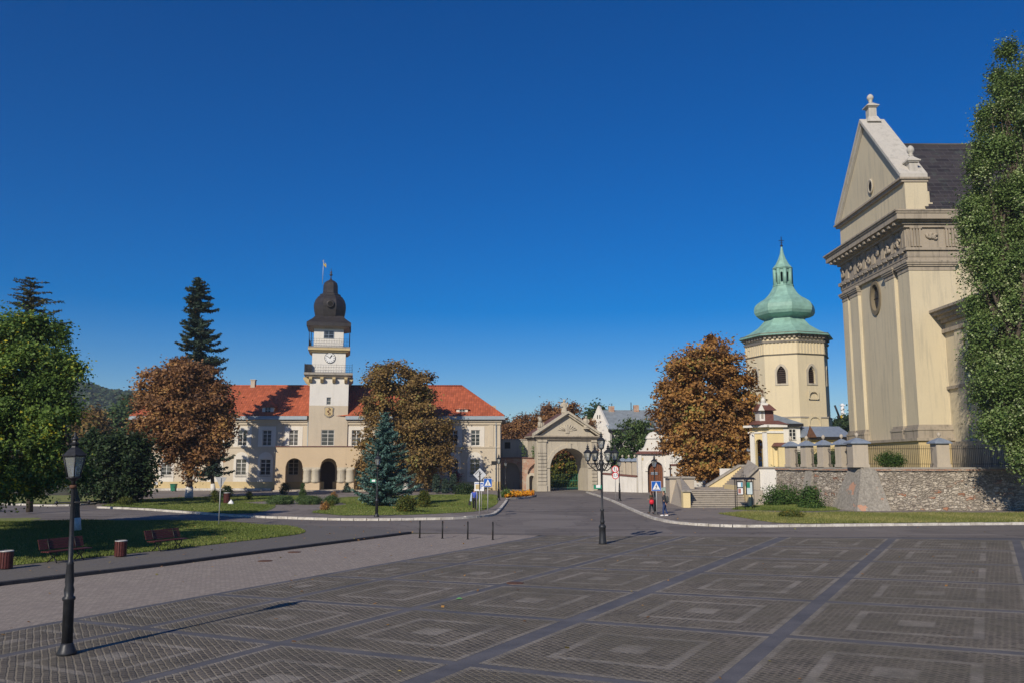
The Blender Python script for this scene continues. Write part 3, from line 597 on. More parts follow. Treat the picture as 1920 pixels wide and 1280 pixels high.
# portico
PY = 123.0
def px_(x): return xof(x, PY, 4)
def pz_(y): return zof(y, PY)
Tp = Matrix.Translation((0, PY, 0)); pa, pb = px_(516.6), px_(715.5)
zt = pz_(836.5); zi = pz_(878)
def arch(a, b, y): return (px_(a), px_(b), 0, pz_(y), 'arch')
hol = [arch(535.6, 567.8, 858), arch(600.8, 632, 858), arch(664.8, 697, 858)]
m_ = MB(Tp)
m_.wall(pa, px_(567.8), 0, zt, [(px_(535.6), px_(567.79), 0, pz_(858), 'arch')], 0, .6)
m_.wall(px_(664.8), pb, 0, zt, [(px_(664.81), px_(697), 0, pz_(858), 'arch')], 0, .6)
m_.wall(px_(567.8), px_(664.8), zi, zt, [(px_(600.8), px_(632), zi, pz_(858), 'arch')], 0, .6)
m_.box(pa, .6, 0, pa + .5, 4, zt - .004).box(pb - .5, .6, 0, pb, 4, zt - .004).box(pa + .5, .6, zt - .5, pb - .5, 3.99, zt - .15)
m_.build('portico', M['tan'], hall)
m_ = MB(Tp).box(pa - .12, -.14, zt, pb + .12, 4, zt + .1); m_.build('portico_coping', M['maroon'], hall)
m_ = MB(Tp); m_.mark().box(px_(567.8), -.05, zi - .02, px_(600.8) , .65, zi + .22).mark().box(px_(632), -.05, zi - .02, px_(664.8), .65, zi + .22); m_.build_each('impost', M['greystone'], hall)
m_ = MB(Tp).mark().box(px_(568), -.15, 0, px_(600.6), .75, pz_(904)).mark().box(px_(632.2), -.15, 0, px_(664.6), .75, pz_(904)); m_.build_each('pedestal', M['tan'], hall)
for a in (576.5, 592, 640.2, 656.5):
    h_ = zi - pz_(904); MB().lathe([(.60, 0), (.66, .15), (.66, .3), (.6, .5), (.64, h_ * .5), (.60, h_ - .35), (.65, h_ - .25), (.66, h_ - .03)], 20, (px_(a), PY + .3, pz_(904) + .003)).build('column', M['greystone'], hall)
MB().box(px_(518), PY - 1.3, .1, px_(714), PY + 4, .3).box(px_(596), PY - 2.0, .1, px_(636), PY - 1.3, .2).build('entrance_steps', M['stepstone'], hall)
d_ = MB(TH_); c = hx(616); d_.prism([(c - 1.13, .14, .3), (c + 1.13, .14, .3)] + [(c + 1.13 * math.cos(t), .14, hz(864) - 1.13 + 1.13 * math.sin(t)) for t in [math.pi * k / 12 for k in range(13)]], (0, .1, 0))
for q in (-.6, 0, .6): d_.box(c + q - .03, .10, .3, c + q + .03, .139, hz(870))
d_.build('door', M['darkwood'], hall)
# tower
N_BEFORE_TOWER = set(o.name for o in COL.objects); TY = HY - .5; tz = lambda y: zof(y, TY)
def tx(x, y): return xof(x, TY, tz(y))
tw = 5.62; tc = tx(612, 780)
def sq(m_, c, y0, hw, z0, z1, hw1=None, dp=None):
    """square block centred on c, tower centre depth"""
    yc = TY + tw / 2; hw1 = hw if hw1 is None else hw1
    return m_.hull4([(c - hw, yc - hw, z0), (c + hw, yc - hw, z0), (c + hw, yc + hw, z0), (c - hw, yc + hw, z0)], [(c - hw1, yc - hw1, z1), (c + hw1, yc - hw1, z1), (c + hw1, yc + hw1, z1), (c - hw1, yc + hw1, z1)])
Tt = Matrix.Translation((0, TY, 0)); zsp = tz(760); zb1 = tz(703)
hw = tw / 2
m_ = MB(Tt).wall(tc - hw, tc + hw, 5.2, zsp, [(tc - .95, tc + .95, tz(834.5), tz(805), '')], 0, .4); m_.box(tc - hw, .4, 5.2, tc - hw + .4, tw, zsp).box(tc + hw - .4, .4, 5.2, tc + hw, tw, zsp).box(tc - hw + .4, tw - .4, 5.2, tc + hw - .4, tw, zsp).box(tc - hw + .4, 1.2, 5.2, tc + hw - .4, 1.3, zsp)
m_.build('tower_shaft', M['cream'], hall)
m_ = MB(Tt).wall(tc - hw, tc + hw, zsp + .002, zb1, [(tc - .33, tc + .33, tz(758.5), tz(744.5), '')], .003, .4); m_.box(tc - hw, .41, zsp, tc - hw + .4, tw, zb1).box(tc + hw - .4, .41, zsp, tc + hw, tw, zb1).box(tc - hw + .4, tw - .4, zsp, tc + hw - .4, tw, zb1).box(tc - hw + .4, 1.2, zsp, tc + hw - .4, 1.3, zb1)
z2 = tz(660.3); c2 = tx(612.7, 680); hw2 = (tx(643.4, 680) - tx(582, 680)) / 2
m_.build('tower_middle_stage', M['white'], hall); m_ = MB(); sq(m_, c2, 0, hw2, zb1, z2); m_.build('clock_stage', M['white'], hall); m_ = MB(); z3 = tz(650.5); c3 = tx(612.6, 630); hw3 = (tx(640, 630) - tx(585.5, 630)) / 2; yc_ = TY + tw / 2; z4 = tz(613)
TT3 = Matrix.Translation((0, yc_ - hw3, 0)); sq(m_, c3, 0, hw3 - .001, z3, z4)
m_.build('tower_upper_stage', M['white'], hall)
window(hall, Tt, tc, tz(834.4), 1.86, tz(805.1) - tz(834.4), 2, 4, .1, 'window'); window(hall, Tt, tc, tz(758.4), .64, tz(744.6) - tz(758.4), 1, 2, .14, 'window')
MB(TT3).box(c3 - .7, -.03, tz(633.5), c3 + .7, .02, tz(621)).build('attic_window', M['pane'], hall)
g = MB(TT3)
for q in (-.74, -.03, .7): g.box(c3 + q, -.07, tz(633.5) - .05, c3 + q + .06, -.031, tz(621) + .05)
for zz in (tz(633.5) - .04, tz(627.5), tz(621)): g.box(c3 - .74, -.068, zz, c3 + .76, -.032, zz + .05)
g.build('attic_window_frame', M['bluetin'], hall)
# lower balcony
bc = tx(612.3, 702); bh = (tx(656.8, 702) - tx(567.6, 702)) / 2; yc = TY + tw / 2
m_ = MB(); sq(m_, bc, 0, bh, zb1 - .02, zb1 + .3); sq(m_, bc, 0, hw + .35, zb1 - .35, zb1 - .021, bh - .1); m_.build('balcony', M['coping'], hall)
m_ = MB(); zc = tz(717.5)
for s_ in (-1, -.36, .32, 1):
    for side_ in ((0, -1), (1, 0), (-1, 0)):
        x_, y_ = (s_ * (hw - .25), 0)
        pts = [(0, zb1 - .36), (.82, zb1 - .36), (.82, zb1 - .62), (.68, zb1 - .8), (.6, zc + .3), (.25, zc), (0, zc)]
        m_.mark()
        if side_ == (0, -1): m_.prism([(bc + x_ - .22, yc - hw - d, z) for d, z in pts], (.44, 0, 0))
        else: m_.prism([(bc + side_[0] * (hw + d), yc + x_ - .22, z) for d, z in pts], (0, .44, 0))
m_.build_each('corbel', M['ochre'], hall)
def railing(c, hh, z, ht, n=18):
    g = MB()
    for (ax, ay, bx, by) in ((-1, -1, 1, -1), (1, -1, 1, 1), (1, 1, -1, 1), (-1, 1, -1, -1)):
        p0 = Vector((c + ax * hh, yc + ay * hh, z)); p1 = Vector((c + bx * hh, yc + by * hh, z))
        for zz in (.12, ht * .72, ht): g.tube([p0 + Vector((0, 0, zz)), p1 + Vector((0, 0, zz))], .02, 4)
        for k in range(n + 1):
            q = p0.lerp(p1, k / n); r_ = .035 if k % n == 0 else .013
            g.tube([q, q + Vector((0, 0, ht + (.2 if k % 6 == 0 else 0)))], r_, 4)
            if k < n:
                q1 = p0.lerp(p1, (k + .5) / n); dd = (p1 - p0).normalized() * ((p1 - p0).length / n * .38); g.tube([q1 - dd + Vector((0, 0, .72 * ht)), q1 + Vector((0, 0, .3 * ht)), q1 + dd + Vector((0, 0, .72 * ht))], .010, 4)
    return g
MB().box(bc - bh + .03, yc - bh + .5, zb1 + .3, bc - hw2 - .02, yc - hw2 + .4, zb1 + 1.55).build('balcony_screen', M['darktin'], hall)
railing(bc, bh - .12, zb1 + .3, 1.15).build('balcony_railing', M['iron'], hall)
m_ = MB(); sq(m_, c2, 0, hw2 + .25, z2, z2 + .3, hw2 + .55); sq(m_, c2, 0, hw2 + .62, z2 + .3, z2 + .62); m_.build('upper_balcony', M['ochre'], hall)
m_ = MB(); sq(m_, c2, 0, hw2 + .64, z2 + .62, z2 + .8); m_.build('upper_balcony_slab', M['coping'], hall)
railing(c2, hw2 + .5, z2 + .8, 1.15, 16).build('balcony_railing', M['iron'], hall)
m_ = MB()
for a, b in ((-1, -1), (1, -1), (1, 1), (-1, 1)): m_.mark().tube([(c2 + a * (hw2 + .5), yc + b * (hw2 + .5), z2 + .8), (c2 + a * (hw2 + .5), yc + b * (hw2 + .5), z4 + .1)], .05, 6)
m_.build_each('roof_post', M['iron'], hall)
rc = tx(613.2, 610); rh = (tx(655.5, 612) - tx(571, 612)) / 2 * .96
m_ = MB(); sq(m_, rc, 0, hw3 + .2, z4 - .25, z4 + .02, rh - .1); m_.build('tower_soffit', M['coping'], hall)
# onion roof: square skirt, eight sided bulb, lantern
Yc = yc; zc_ = lambda y: zof(y, yc)
def lath8(pr, n=8, sm=False): return MB().lathe(pr, n, (rc, yc, 0), math.pi / 8, sm)
m_ = MB(); a = zc_(611.5); sq(m_, rc, 0, rh, z4 + .02, a); sq(m_, rc, 0, rh, a, zc_(603), rh * .74); sq(m_, rc, 0, rh * .74, zc_(603), zc_(597), rh * .62)
m_.build('tower_roof_skirt', M['darktin'], hall)
k_ = Yc / F * 1.0
def rr_(p): return p * yc / F * 1.01
pr = [(rr_(27.5), zc_(600)), (rr_(29), zc_(595)), (rr_(31), zc_(586)), (rr_(31.8), zc_(579)), (rr_(31.2), zc_(573)), (rr_(28.5), zc_(566)), (rr_(24), zc_(560)), (rr_(20.5), zc_(557.5)), (rr_(20.5), zc_(555)), (rr_(16.5), zc_(553.6)), (rr_(15), zc_(552)), (rr_(14.6), zc_(546)), (rr_(14.3), zc_(538)), (rr_(12.5), zc_(533)), (rr_(8), zc_(529)), (rr_(3), zc_(526.5)), (rr_(1.3), zc_(524)), (rr_(1.0), zc_(520)), (rr_(.7), zc_(518.5))]
lath8(pr).build('onion_dome', M['darktin'], hall)
MB().lathe([(.08, zc_(519)), (.3, zc_(517)), (.1, zc_(515)), (.16, zc_(512)), (.05, zc_(510)), (.03, zc_(505))], 10, (rc, yc, 0)).build('finial', M['darktin'], hall)
c_ = Vector((rc + .1, yc - rr_(30.2), zc_(576.5))); m_ = MB(Matrix.Translation(c_) @ Matrix.Rotation(R(90), 4, 'X')); m_.lathe([(.48, -.2), (.62, -.1), (.62, .12), (.48, .2)], 20); m_.build('dormer_ring', M['darktin'], hall)
m_ = MB(Matrix.Translation(c_ + Vector((0, -.21, 0))) @ Matrix.Rotation(R(90), 4, 'X')); m_.lathe([(.36, -.02), (.36, .02)], 20); m_.build('round_opening', M['dark'], hall)
# clock
cc = Vector((tx(614.8, 671), yc - hw2 - .06, tz(670.5))); rad = 9.3 * TY / F
m_ = MB(Matrix.Translation(cc) @ Matrix.Rotation(R(90), 4, 'X')); m_.lathe([(rad, -.05), (rad, .05)], 40); cl = m_.build('clock_face', M['signwhite'], hall)
m_ = MB(Matrix.Translation(cc) @ Matrix.Rotation(R(90), 4, 'X'))
for k in range(40):
    a, b = 2 * math.pi * k / 40, 2 * math.pi * (k + 1) / 40
    m_.add([(rad * 1.0 * math.cos(a), rad * math.sin(a), .058), (rad * math.cos(b), rad * math.sin(b), .058), (rad * 1.09 * math.cos(b), rad * 1.09 * math.sin(b), .058), (rad * 1.09 * math.cos(a), rad * 1.09 * math.sin(a), .058)], [(0, 1, 2, 3)])
def rod(m_, ang, r0, r1, w0, w1, z=.07):
    a = R(90 - ang); d = Vector((math.cos(a), math.sin(a), 0)); s_ = Vector((-d.y, d.x, 0)); zz = Vector((0, 0, z))
    m_.add([d * r0 - s_ * w0 + zz, d * r0 + s_ * w0 + zz, d * r1 + s_ * w1 + zz, d * r1 - s_ * w1 + zz], [(0, 3, 2, 1)])
for k in range(12): rod(m_, k * 30, rad * .70, rad * .92, .03, .045, .06)
mk = m_.build('clock_marks', M['black'], hall)
m_ = MB(Matrix.Translation(cc) @ Matrix.Rotation(R(90), 4, 'X')); rod(m_, 302, -.12, rad * .86, .03, .035, .075); rod(m_, 36, -.1, rad * .55, .03, .09, .08); rod(m_, 36, rad * .55, rad * .72, .1, .01, .08)
m_.build('clock_hands', M['black'], hall)
# coat of arms
ax = tc + .05; az0, az1 = tz(781), tz(762.5); am = (az0 + az1) / 2
def shield(s, y0, y1):
    hh = (az1 - az0) / 2 * s; w_ = .62 * s
    pts = [(-w_, hh * .8), (-w_ * .6, hh), (w_ * .6, hh), (w_, hh * .8), (w_ * .9, 0), (w_, -hh * .5), (w_ * .5, -hh * .85), (0, -hh), (-w_ * .5, -hh * .85), (-w_, -hh * .5), (-w_ * .9, 0)]
    return MB().prism([(ax + a, TY - y0, am + b) for a, b in pts], (0, y0 - y1, 0))
shield(1.12, .12, .004).build('coat_of_arms_frame', M['coping'], hall); shield(.9, .18, .121).build('coat_of_arms', M['ochre'], hall)
m_ = MB()
for q in range(9):
    a = q * .7; m_.lathe([(.03, -.09), (.10, 0), (.03, .1)], 6, (ax + .18 * math.sin(a * 1.7), TY - .19, am + .5 - q * .11))
m_.build('coat_of_arms_figure', M['maroon'], hall)
# flag on the tower
fl = thing('flag', 'yellow and blue flag hanging limp from a thin pole on top of the clock tower', 'flag', P(606.5, 533, yc - .5))
p0 = P(606.3, 535, yc - .6); p1 = P(608.8, 489, yc - .6); MB().tube([p0, p1], .045, 6).build('flagpole', M['galv'], fl)
m_ = MB(); prev = None
for k in range(9):
    t = k / 8; q = P(608.4 + 5.0 * t + .9 * math.sin(t * 7), 492 + 13 * t, yc - .6); w_ = .55 * (1 - .45 * t)
    a = q + Vector((-w_ * .5, .12 * math.sin(k), .2)); b = q + Vector((w_ * .5, -.12 * math.sin(k), -.25))
    if prev: m_.add([prev[0], prev[1], b, a], [(0, 1, 2, 3)])
    prev = (a, b)
m_.build('yellow_cloth', M['goldflag'], fl)
m_ = MB(); prev = None
for k in range(5):
    t = k / 4; q = P(609.4 + 1.6 * t, 494 + 5 * t, yc - .64); a = q + Vector((-.18, .05, .2)); b = q + Vector((.1, -.05, .0))
    if prev: m_.add([prev[0], prev[1], b, a], [(0, 1, 2, 3)])
    prev = (a, b)
m_.build('blue_cloth', M['blueflag'], fl)
# the tower stands slightly turned from the facade line: rotate everything that belongs to it
cl_ = PM[hall.name] @ Vector((tc, TY + tw / 2, 0)); RT = Matrix.Rotation(R(10.5), 4, 'Z')
for o_t in [o for o in COL.objects if o.name not in N_BEFORE_TOWER and (o.parent is hall or o is fl)]:
    base_ = Vector((0, 0, 0)) if o_t.parent is hall else hall.location
    o_t.location = RT @ (o_t.location - base_ - cl_) + cl_ + base_ + Vector((-.15, -.35, 0)); o_t.rotation_euler[2] += R(10.5)
# ------------------------------------------------------------------ collegiate church
CX = 40.4; CY0 = 85.0; CY1 = 102.6; TER = 3.5
cz = lambda y: zof(y, 84.9)
ch = thing('church', 'tall cream church with stone cornice frieze, steep gable and dark slate roof', 'church', (CX + 10, CY0 + 8, TER))
zcap0, zcap1 = cz(507), cz(489); zarc = cz(465); zfr = cz(427); zco = cz(398); zb = cz(820); zb2 = cz(795)
Yc0, Yc1 = CY0 + .35, CY1 - .35; X2 = 84
# facade (-X side) as wall with oculus; local x runs away from the camera
TF = Matrix(((0, 1, 0, CX + .35), (1, 0, 0, 0), (0, 0, 1, 0), (0, 0, 0, 1)))       # (a,b,c)->(CX+b, a, c)
doc = (CX + .35) * F / (1639 - 960); zoc = zof(557, 93.4); yoc = 93.9
m_ = MB(TF); k_ = []
def ellhole(yc_, zc_, ry_, rz_, m_, ya, yb, za, zb_, th=.6, y=0):
    n = 20; ys = [yc_ + ry_ * math.cos(math.pi - math.pi * k / n) for k in range(n + 1)]
    def q(a, b, l, h): m_.add([(a, y, l[0]), (b, y, l[1]), (b, y, h[1]), (a, y, h[0])], [(0, 1, 2, 3)])
    q(ya, ys[0], (za, za), (zb_, zb_)); q(ys[-1], yb, (za, za), (zb_, zb_))
    f = lambda t: rz_ * math.sqrt(max(0, 1 - ((t - yc_) / ry_) ** 2))
    for a, b in zip(ys, ys[1:]):
        q(a, b, (za, za), (zc_ - f(a), zc_ - f(b))); q(a, b, (zc_ + f(a), zc_ + f(b)), (zb_, zb_))
        for s_ in (-1, 1): m_.add([(a, y, zc_ + s_ * f(a)), (b, y, zc_ + s_ * f(b)), (b, y + th, zc_ + s_ * f(b)), (a, y + th, zc_ + s_ * f(a))], [(0, 1, 2, 3)])
ellhole(yoc, zoc, 1.05, 1.55, m_, Yc0, Yc1, TER, zarc)
m_.T = None; m_.box(CX + .951, Yc0 + .01, TER, CX + 1.0, Yc1 - .01, zoc - 2.2)
m_.box(CX + .351, Yc0, TER, X2, Yc0 + .6, zco - .4); m_.box(CX + .36, Yc1 - .6, TER, X2, Yc1, zco - .4); m_.box(X2, Yc0, TER, X2 + .5, Yc1, zco - .4)
m_.build('wall', M['church'], ch)
MB().box(CX + .62, yoc - 1.3, zoc - 1.8, CX + .68, yoc + 1.3, zoc + 1.8).build('oculus_glass', M['pane'], ch)
m_ = MB()
for (r0, r1, x0) in ((1.0, 1.32, -.16),):
    n = 36
    for k in range(n):
        a, b = 2 * math.pi * k / n, 2 * math.pi * (k + 1) / n
        def pt(r, t, x): return (CX + .35 + x, yoc + r * 1.02 * math.cos(t), zoc + r * 1.5 * math.sin(t))
        m_.add([pt(r0, a, x0), pt(r1, a, x0), pt(r1, b, x0), pt(r0, b, x0)], [(0, 1, 2, 3)]); m_.add([pt(r1, a, x0), pt(r1, a, 0), pt(r1, b, 0), pt(r1, b, x0)], [(0, 1, 2, 3)]); m_.add([pt(r0, a, x0), pt(r0, a, .3), pt(r0, b, .3), pt(r0, b, x0)], [(3, 2, 1, 0)])
m_.build('oculus_ring', plaster('dark_oculus_stone', (.20, .165, .11), .7), ch)
m_ = MB(); m_.box(CX + .55, yoc - .04, zoc - 1.5, CX + .61, yoc + .04, zoc + 1.5).box(CX + .55, yoc - 1, zoc - .04, CX + .611, yoc + 1, zoc + .04).box(CX + .55, yoc - .5, zoc - 1.3, CX + .6, yoc - .45, zoc + 1.3).box(CX + .55, yoc + .45, zoc - 1.3, CX + .6, yoc + .5, zoc + 1.3); m_.build('oculus_bars', M['iron'], ch)
# pilasters: facade pairs and the south corner
pils = [(85.0, 87.45), (88.45, 90.6), (97.95, 100.3), (101.0, 102.6)]
def ring(m_, x0, y0, x1, y1, e, z0, z1, open_=True):
    """a moulding block grown by e to the west and sides"""
    return m_.box(x0 - e, y0 - e, z0, x1, y1 + e, z1)
for k, (a, b) in enumerate(pils):
    m_ = MB()
    if k == 0: m_.box(CX, a, zb2, CX + .349, b, zcap0); m_.box(CX + .35, a, zb2, CX + 4.7, a + .349, zcap0)
    else: m_.box(CX, a, zb2, CX + .349, b, zcap0)
    m_.build('pilaster', M['church'], ch)
MB().box(CX + 7.4, CY0 + .05, zb2, CX + 11, Yc0 - .001, zcap0).build('pilaster', M['church'], ch)
bs = MB(); cs = MB()
for k, (a, b) in enumerate(pils):
    x1 = CX + (4.85 if k == 0 else .5)
    y1 = b if k else b; bs.mark(); cs.mark()
    for (e, z0, z1) in ((.28, zb, zb + .75), (.34, zb + .75, zb + .9), (.2, zb + .9, zb + 1.1), (.1, zb + 1.1, zb2)):
        bs.box(CX - e, a - (e if k < 9 else 0), z0, CX + .35, b + e, z1)
        if k == 0: bs.box(CX + .3501, a - e, z0, x1 + e, Yc0, z1)
    h_ = zcap1 - zcap0
    for (e, t0, t1) in ((.06, 0, .12), (.03, .12, .42), (.16, .42, .6), (.26, .6, .8), (.34, .8, 1)):
        cs.box(CX - e, a - e, zcap0 + h_ * t0, CX + .35, b + e, zcap0 + h_ * t1)
        if k == 0: cs.box(CX + .3501, a - e, zcap0 + h_ * t0, x1 - .15 + e, Yc0, zcap0 + h_ * t1)
bs.build_each('pilaster_base', M['churchstone'], ch); cs.build_each('capital', M['churchstone'], ch)
# continuous base ledge and podium
m_ = MB().box(CX - .55, CY0 - .55, zb - .28, X2, CY1 + .5, zb); m_.build('base_ledge', M['churchstone'], ch)
MB().box(CX - .3, CY0 - .3, TER - .1, X2, CY1 + .3, zb - .281).build('podium', M['ochre'], ch)
# entablature
def band(m_, e, z0, z1, e2=None): return m_.box(CX - e, CY0 - e, z0, X2, CY1 + e, z1)
m_ = MB(); h_ = zarc - zcap1
for (e, t0, t1) in ((.02, 0, .3), (.08, .3, .42), (.1, .42, .8), (.3, .8, 1)): band(m_, e, zcap1 + h_ * t0 + .002, zcap1 + h_ * t1 + .002)
for i_ in range(14):      # guttae under the architrave fillet
    a_ = CY0 + .4 + i_ * 1.27; m_.box(CX - .36, a_, zarc - .42, CX - .101, a_ + .75, zarc - .28)
m_.build('architrave', M['churchstone'], ch)
m_ = MB(); band(m_, 0, zarc + .003, zfr); m_.build('frieze', M['churchstone'], ch)
m_ = MB(); rel = MB(); rnd = random.Random(5)
def motif(rel, c, ax, nr):
    """carved relief: curling figures between the triglyphs"""
    rel.mark()
    for q in range(3):
        a0 = rnd.uniform(0, 6.28); pts = []; r0 = rnd.uniform(.3, .5); o_ = Vector((rnd.uniform(-.3, .3), 0, rnd.uniform(-.35, .35)))
        for k in range(8):
            t = a0 + k * .75; r_ = r0 * (1 - k / 10); p_ = o_ + Vector((r_ * math.cos(t), 0, r_ * math.sin(t) * 1.1)); pts.append(c + ax * p_.x + Vector((0, 0, p_.z)) + nr * .06)
        rel.tube(pts, [.18 - .012 * k for k in range(8)], 5)
    rel.lathe([(.02, -.2), (.2, -.05), (.2, .1), (.02, .24)], 8, c + nr * .05 + Vector((rnd.uniform(-.2, .2) * ax.x, rnd.uniform(-.2, .2) * ax.y, .35)))
hf = zfr - zarc
k = 0; pos = CY0 + .1
while pos < CY1:
    m_.mark()
    for q in range(3): m_.box(CX - .16, pos + .32 * q, zarc + .15, CX - .001, pos + .32 * q + .2, zfr - .12)
    m_.box(CX - .2, pos - .06, zfr - .119, CX - .001, pos + .92, zfr - .01)
    motif(rel, Vector((CX - .04, pos + 1.75, (zarc + zfr) / 2)), Vector((0, 1, 0)), Vector((-1, 0, 0))); pos += 2.5
pos = CX + .1
while pos < X2 - 2:
    if pos > CX + .05:
        m_.mark()
        for q in range(4): m_.box(pos + .30 * q + .25, CY0 - .16, zarc + .15, pos + .3 * q + .43, CY0 - .001, zfr - .12)
        m_.box(pos + .18, CY0 - .2, zfr - .119, pos + 1.45, CY0 - .001, zfr - .01)
        motif(rel, Vector((pos + 2.55, CY0 - .04, (zarc + zfr) / 2)), Vector((1, 0, 0)), Vector((0, -1, 0)))
    pos += 3.6
m_.build_each('triglyph', M['churchstone'], ch); rel.build_each('carved_relief', M['churchstone'], ch)
m_ = MB(); h_ = zco - zfr
for (e, t0, t1) in ((.3, 0, .18), (.55, .18, .34), (.95, .34, .42), (1.3, .42, .78), (1.42, .78, .9), (1.55, .9, 1)):
    m_.box(CX - e, CY0 - e * .75, zfr + h_ * t0 + .001, X2, CY1 + e, zfr + h_ * t1 + .001)
pos = CY0
while pos < CY1 + .5: m_.box(CX - 1.2, pos, zfr + h_ * .18, CX - .551, pos + .42, zfr + h_ * .34 - .01); pos += 1.25
m_.build('cornice', M['churchstone'], ch)
# attic band and pediment
zat = zof(340, CY0 + .6); YM = (CY0 + CY1) / 2; zap = zof(232, YM); gx0, gx1 = CX + .1, CX + 2.3
gy0, gy1 = CY0 + .1, CY1 - .1
m_ = MB().box(gx0, gy0 + .15, zco, gx1, gy1 - .15, zat - .35); m_.build('attic_wall', M['church'], ch)
m_ = MB(TF); m_.T = Matrix(((0, 1, 0, gx0 + .05), (1, 0, 0, 0), (0, 0, 1, 0), (0, 0, 0, 1)))
sl_ = lambda t: zat + (zap - .5 - zat) * (1 - abs(t - YM) / (YM - gy0))
m_.wall(gy0 + .15, gy1 - .15, zat - .02, zap, [], 0, gx1 - gx0 - .1, top=sl_)
m_.build('gable_wall', M['church'], ch)
m_ = MB().box(gx0 - .35, gy0 - .35, zat - .35, gx1 + .2, gy1 + .35, zat - .08).box(gx0 - .55, gy0 - .5, zat - .08, gx1 + .35, gy1 + .5, zat + .12); m_.build('gable_cornice', M['churchstone'], ch)
m_ = MB()
for s_, yf in ((-1, gy0 - .3), (1, gy1 + .3)):
    a = (yf, zat + .13); b = (YM, zap + .1)
    for (xa_, xb_, t0, t1) in ((gx0 - .45, gx1 + .2, .0, .42), (gx0 - .25, gx1, -.38, 0)):
        m_.add([(xa_, a[0], a[1] + t0), (xb_, a[0], a[1] + t0), (xb_, b[0], b[1] + t0), (xa_, b[0], b[1] + t0), (xa_, a[0], a[1] + t1), (xb_, a[0], a[1] + t1), (xb_, b[0], b[1] + t1), (xa_, b[0], b[1] + t1)], [(0, 1, 2, 3), (4, 7, 6, 5), (0, 4, 5, 1), (2, 6, 7, 3), (0, 3, 7, 4), (1, 5, 6, 2)])
m_.build('raking_cornice', M['palestone'], ch)
gz = zof(347, YM - 1.5); gyo = YM - .9; m_ = MB(Matrix.Translation((gx0 - .0, gyo, gz)) @ Matrix.Rotation(R(-90), 4, 'Y')); m_.lathe([(.40, -.05), (.62, -.02), (.66, .12), (.5, .14), (.38, .02)], 20, sx=1.35); m_.build('gable_oculus', M['greystone'], ch)
m_ = MB(Matrix.Translation((gx0 - .0, gyo, gz)) @ Matrix.Rotation(R(-90), 4, 'Y')); m_.lathe([(.42, 0), (.42, .06)], 20, sx=1.35); m_.build('gable_oculus_void', M['dark'], ch)
def pinnacle(c, s_, zt):
    m_ = MB(Matrix.Translation(c)); h_ = zt - c.z; u = h_ / 4.6
    m_.hull4([(-1 * s_, -1.1 * s_, -.4), (1 * s_, -1.1 * s_, -.4), (1 * s_, 1.1 * s_, -.4), (-1 * s_, 1.1 * s_, -.4)], [(-.62 * s_, -.62 * s_, .5 * u), (.62 * s_, -.62 * s_, .5 * u), (.62 * s_, .62 * s_, .5 * u), (-.62 * s_, .62 * s_, .5 * u)])
    m_.box(-.55 * s_, -.55 * s_, .5 * u, .55 * s_, .55 * s_, 2.1 * u).box(-.72 * s_, -.72 * s_, 2.1 * u, .72 * s_, .72 * s_, 2.25 * u).box(-.88 * s_, -.88 * s_, 2.25 * u, .88 * s_, .88 * s_, 2.42 * u)
    m_.hull4([(-.82 * s_, -.82 * s_, 2.42 * u), (.82 * s_, -.82 * s_, 2.42 * u), (.82 * s_, .82 * s_, 2.42 * u), (-.82 * s_, .82 * s_, 2.42 * u)], [(-.25 * s_, -.25 * s_, 3.0 * u), (.25 * s_, -.25 * s_, 3.0 * u), (.25 * s_, .25 * s_, 3.0 * u), (-.25 * s_, .25 * s_, 3.0 * u)])
    m_.lathe([(.2, 3.0 * u), (.12, 3.12 * u), (.26, 3.28 * u), (.16, 3.4 * u), (.32, 3.6 * u), (.38, 3.85 * u), (.36, 4.1 * u), (.25, 4.38 * u), (.08, 4.56 * u), (.0, 4.6 * u)], 14, rot=.2)
    m_.build('pinnacle', M['palestone'], ch)
pinnacle(Vector((gx0 + .95, YM, zap + .35)), .8, zof(177, YM)); pinnacle(Vector((gx0 + 1.2, gy0 + .5, zat + .2)), .78, zof(273, CY0 + .6))
m_ = MB().box(gx0 - .02, gy0 - .25, zco + .01, gx1 + .1, gy0 + .149, zat - .36)
m_.box(gx1 + .1, gy0 + .05, zco + .01, gx1 + .7, gy0 + .6, zco + 1.1).box(gx1 + .1, gy0 + .1, zco + 1.1, gx1 + .45, gy0 + .55, zco + 2.3)
m_.build('gable_pedestal', M['church'], ch)
zrid = zof(272, YM); m_ = MB().add([(gx1 - .3, CY0 - .6, zco + .1), (X2, CY0 - .6, zco + .1), (X2, YM, zrid), (gx1 - .3, YM, zrid), (gx1 - .3, CY1 + .8, zco + .1), (X2, CY1 + .8, zco + .1)], [(0, 1, 2, 3), (3, 2, 5, 4), (1, 5, 2)]); m_.build('roof', M['slate'], ch)
MB().tube([(gx1, YM, zrid + .03), (X2, YM, zrid + .03)], .14, 6).build('roof_ridge', M['darktin'], ch)
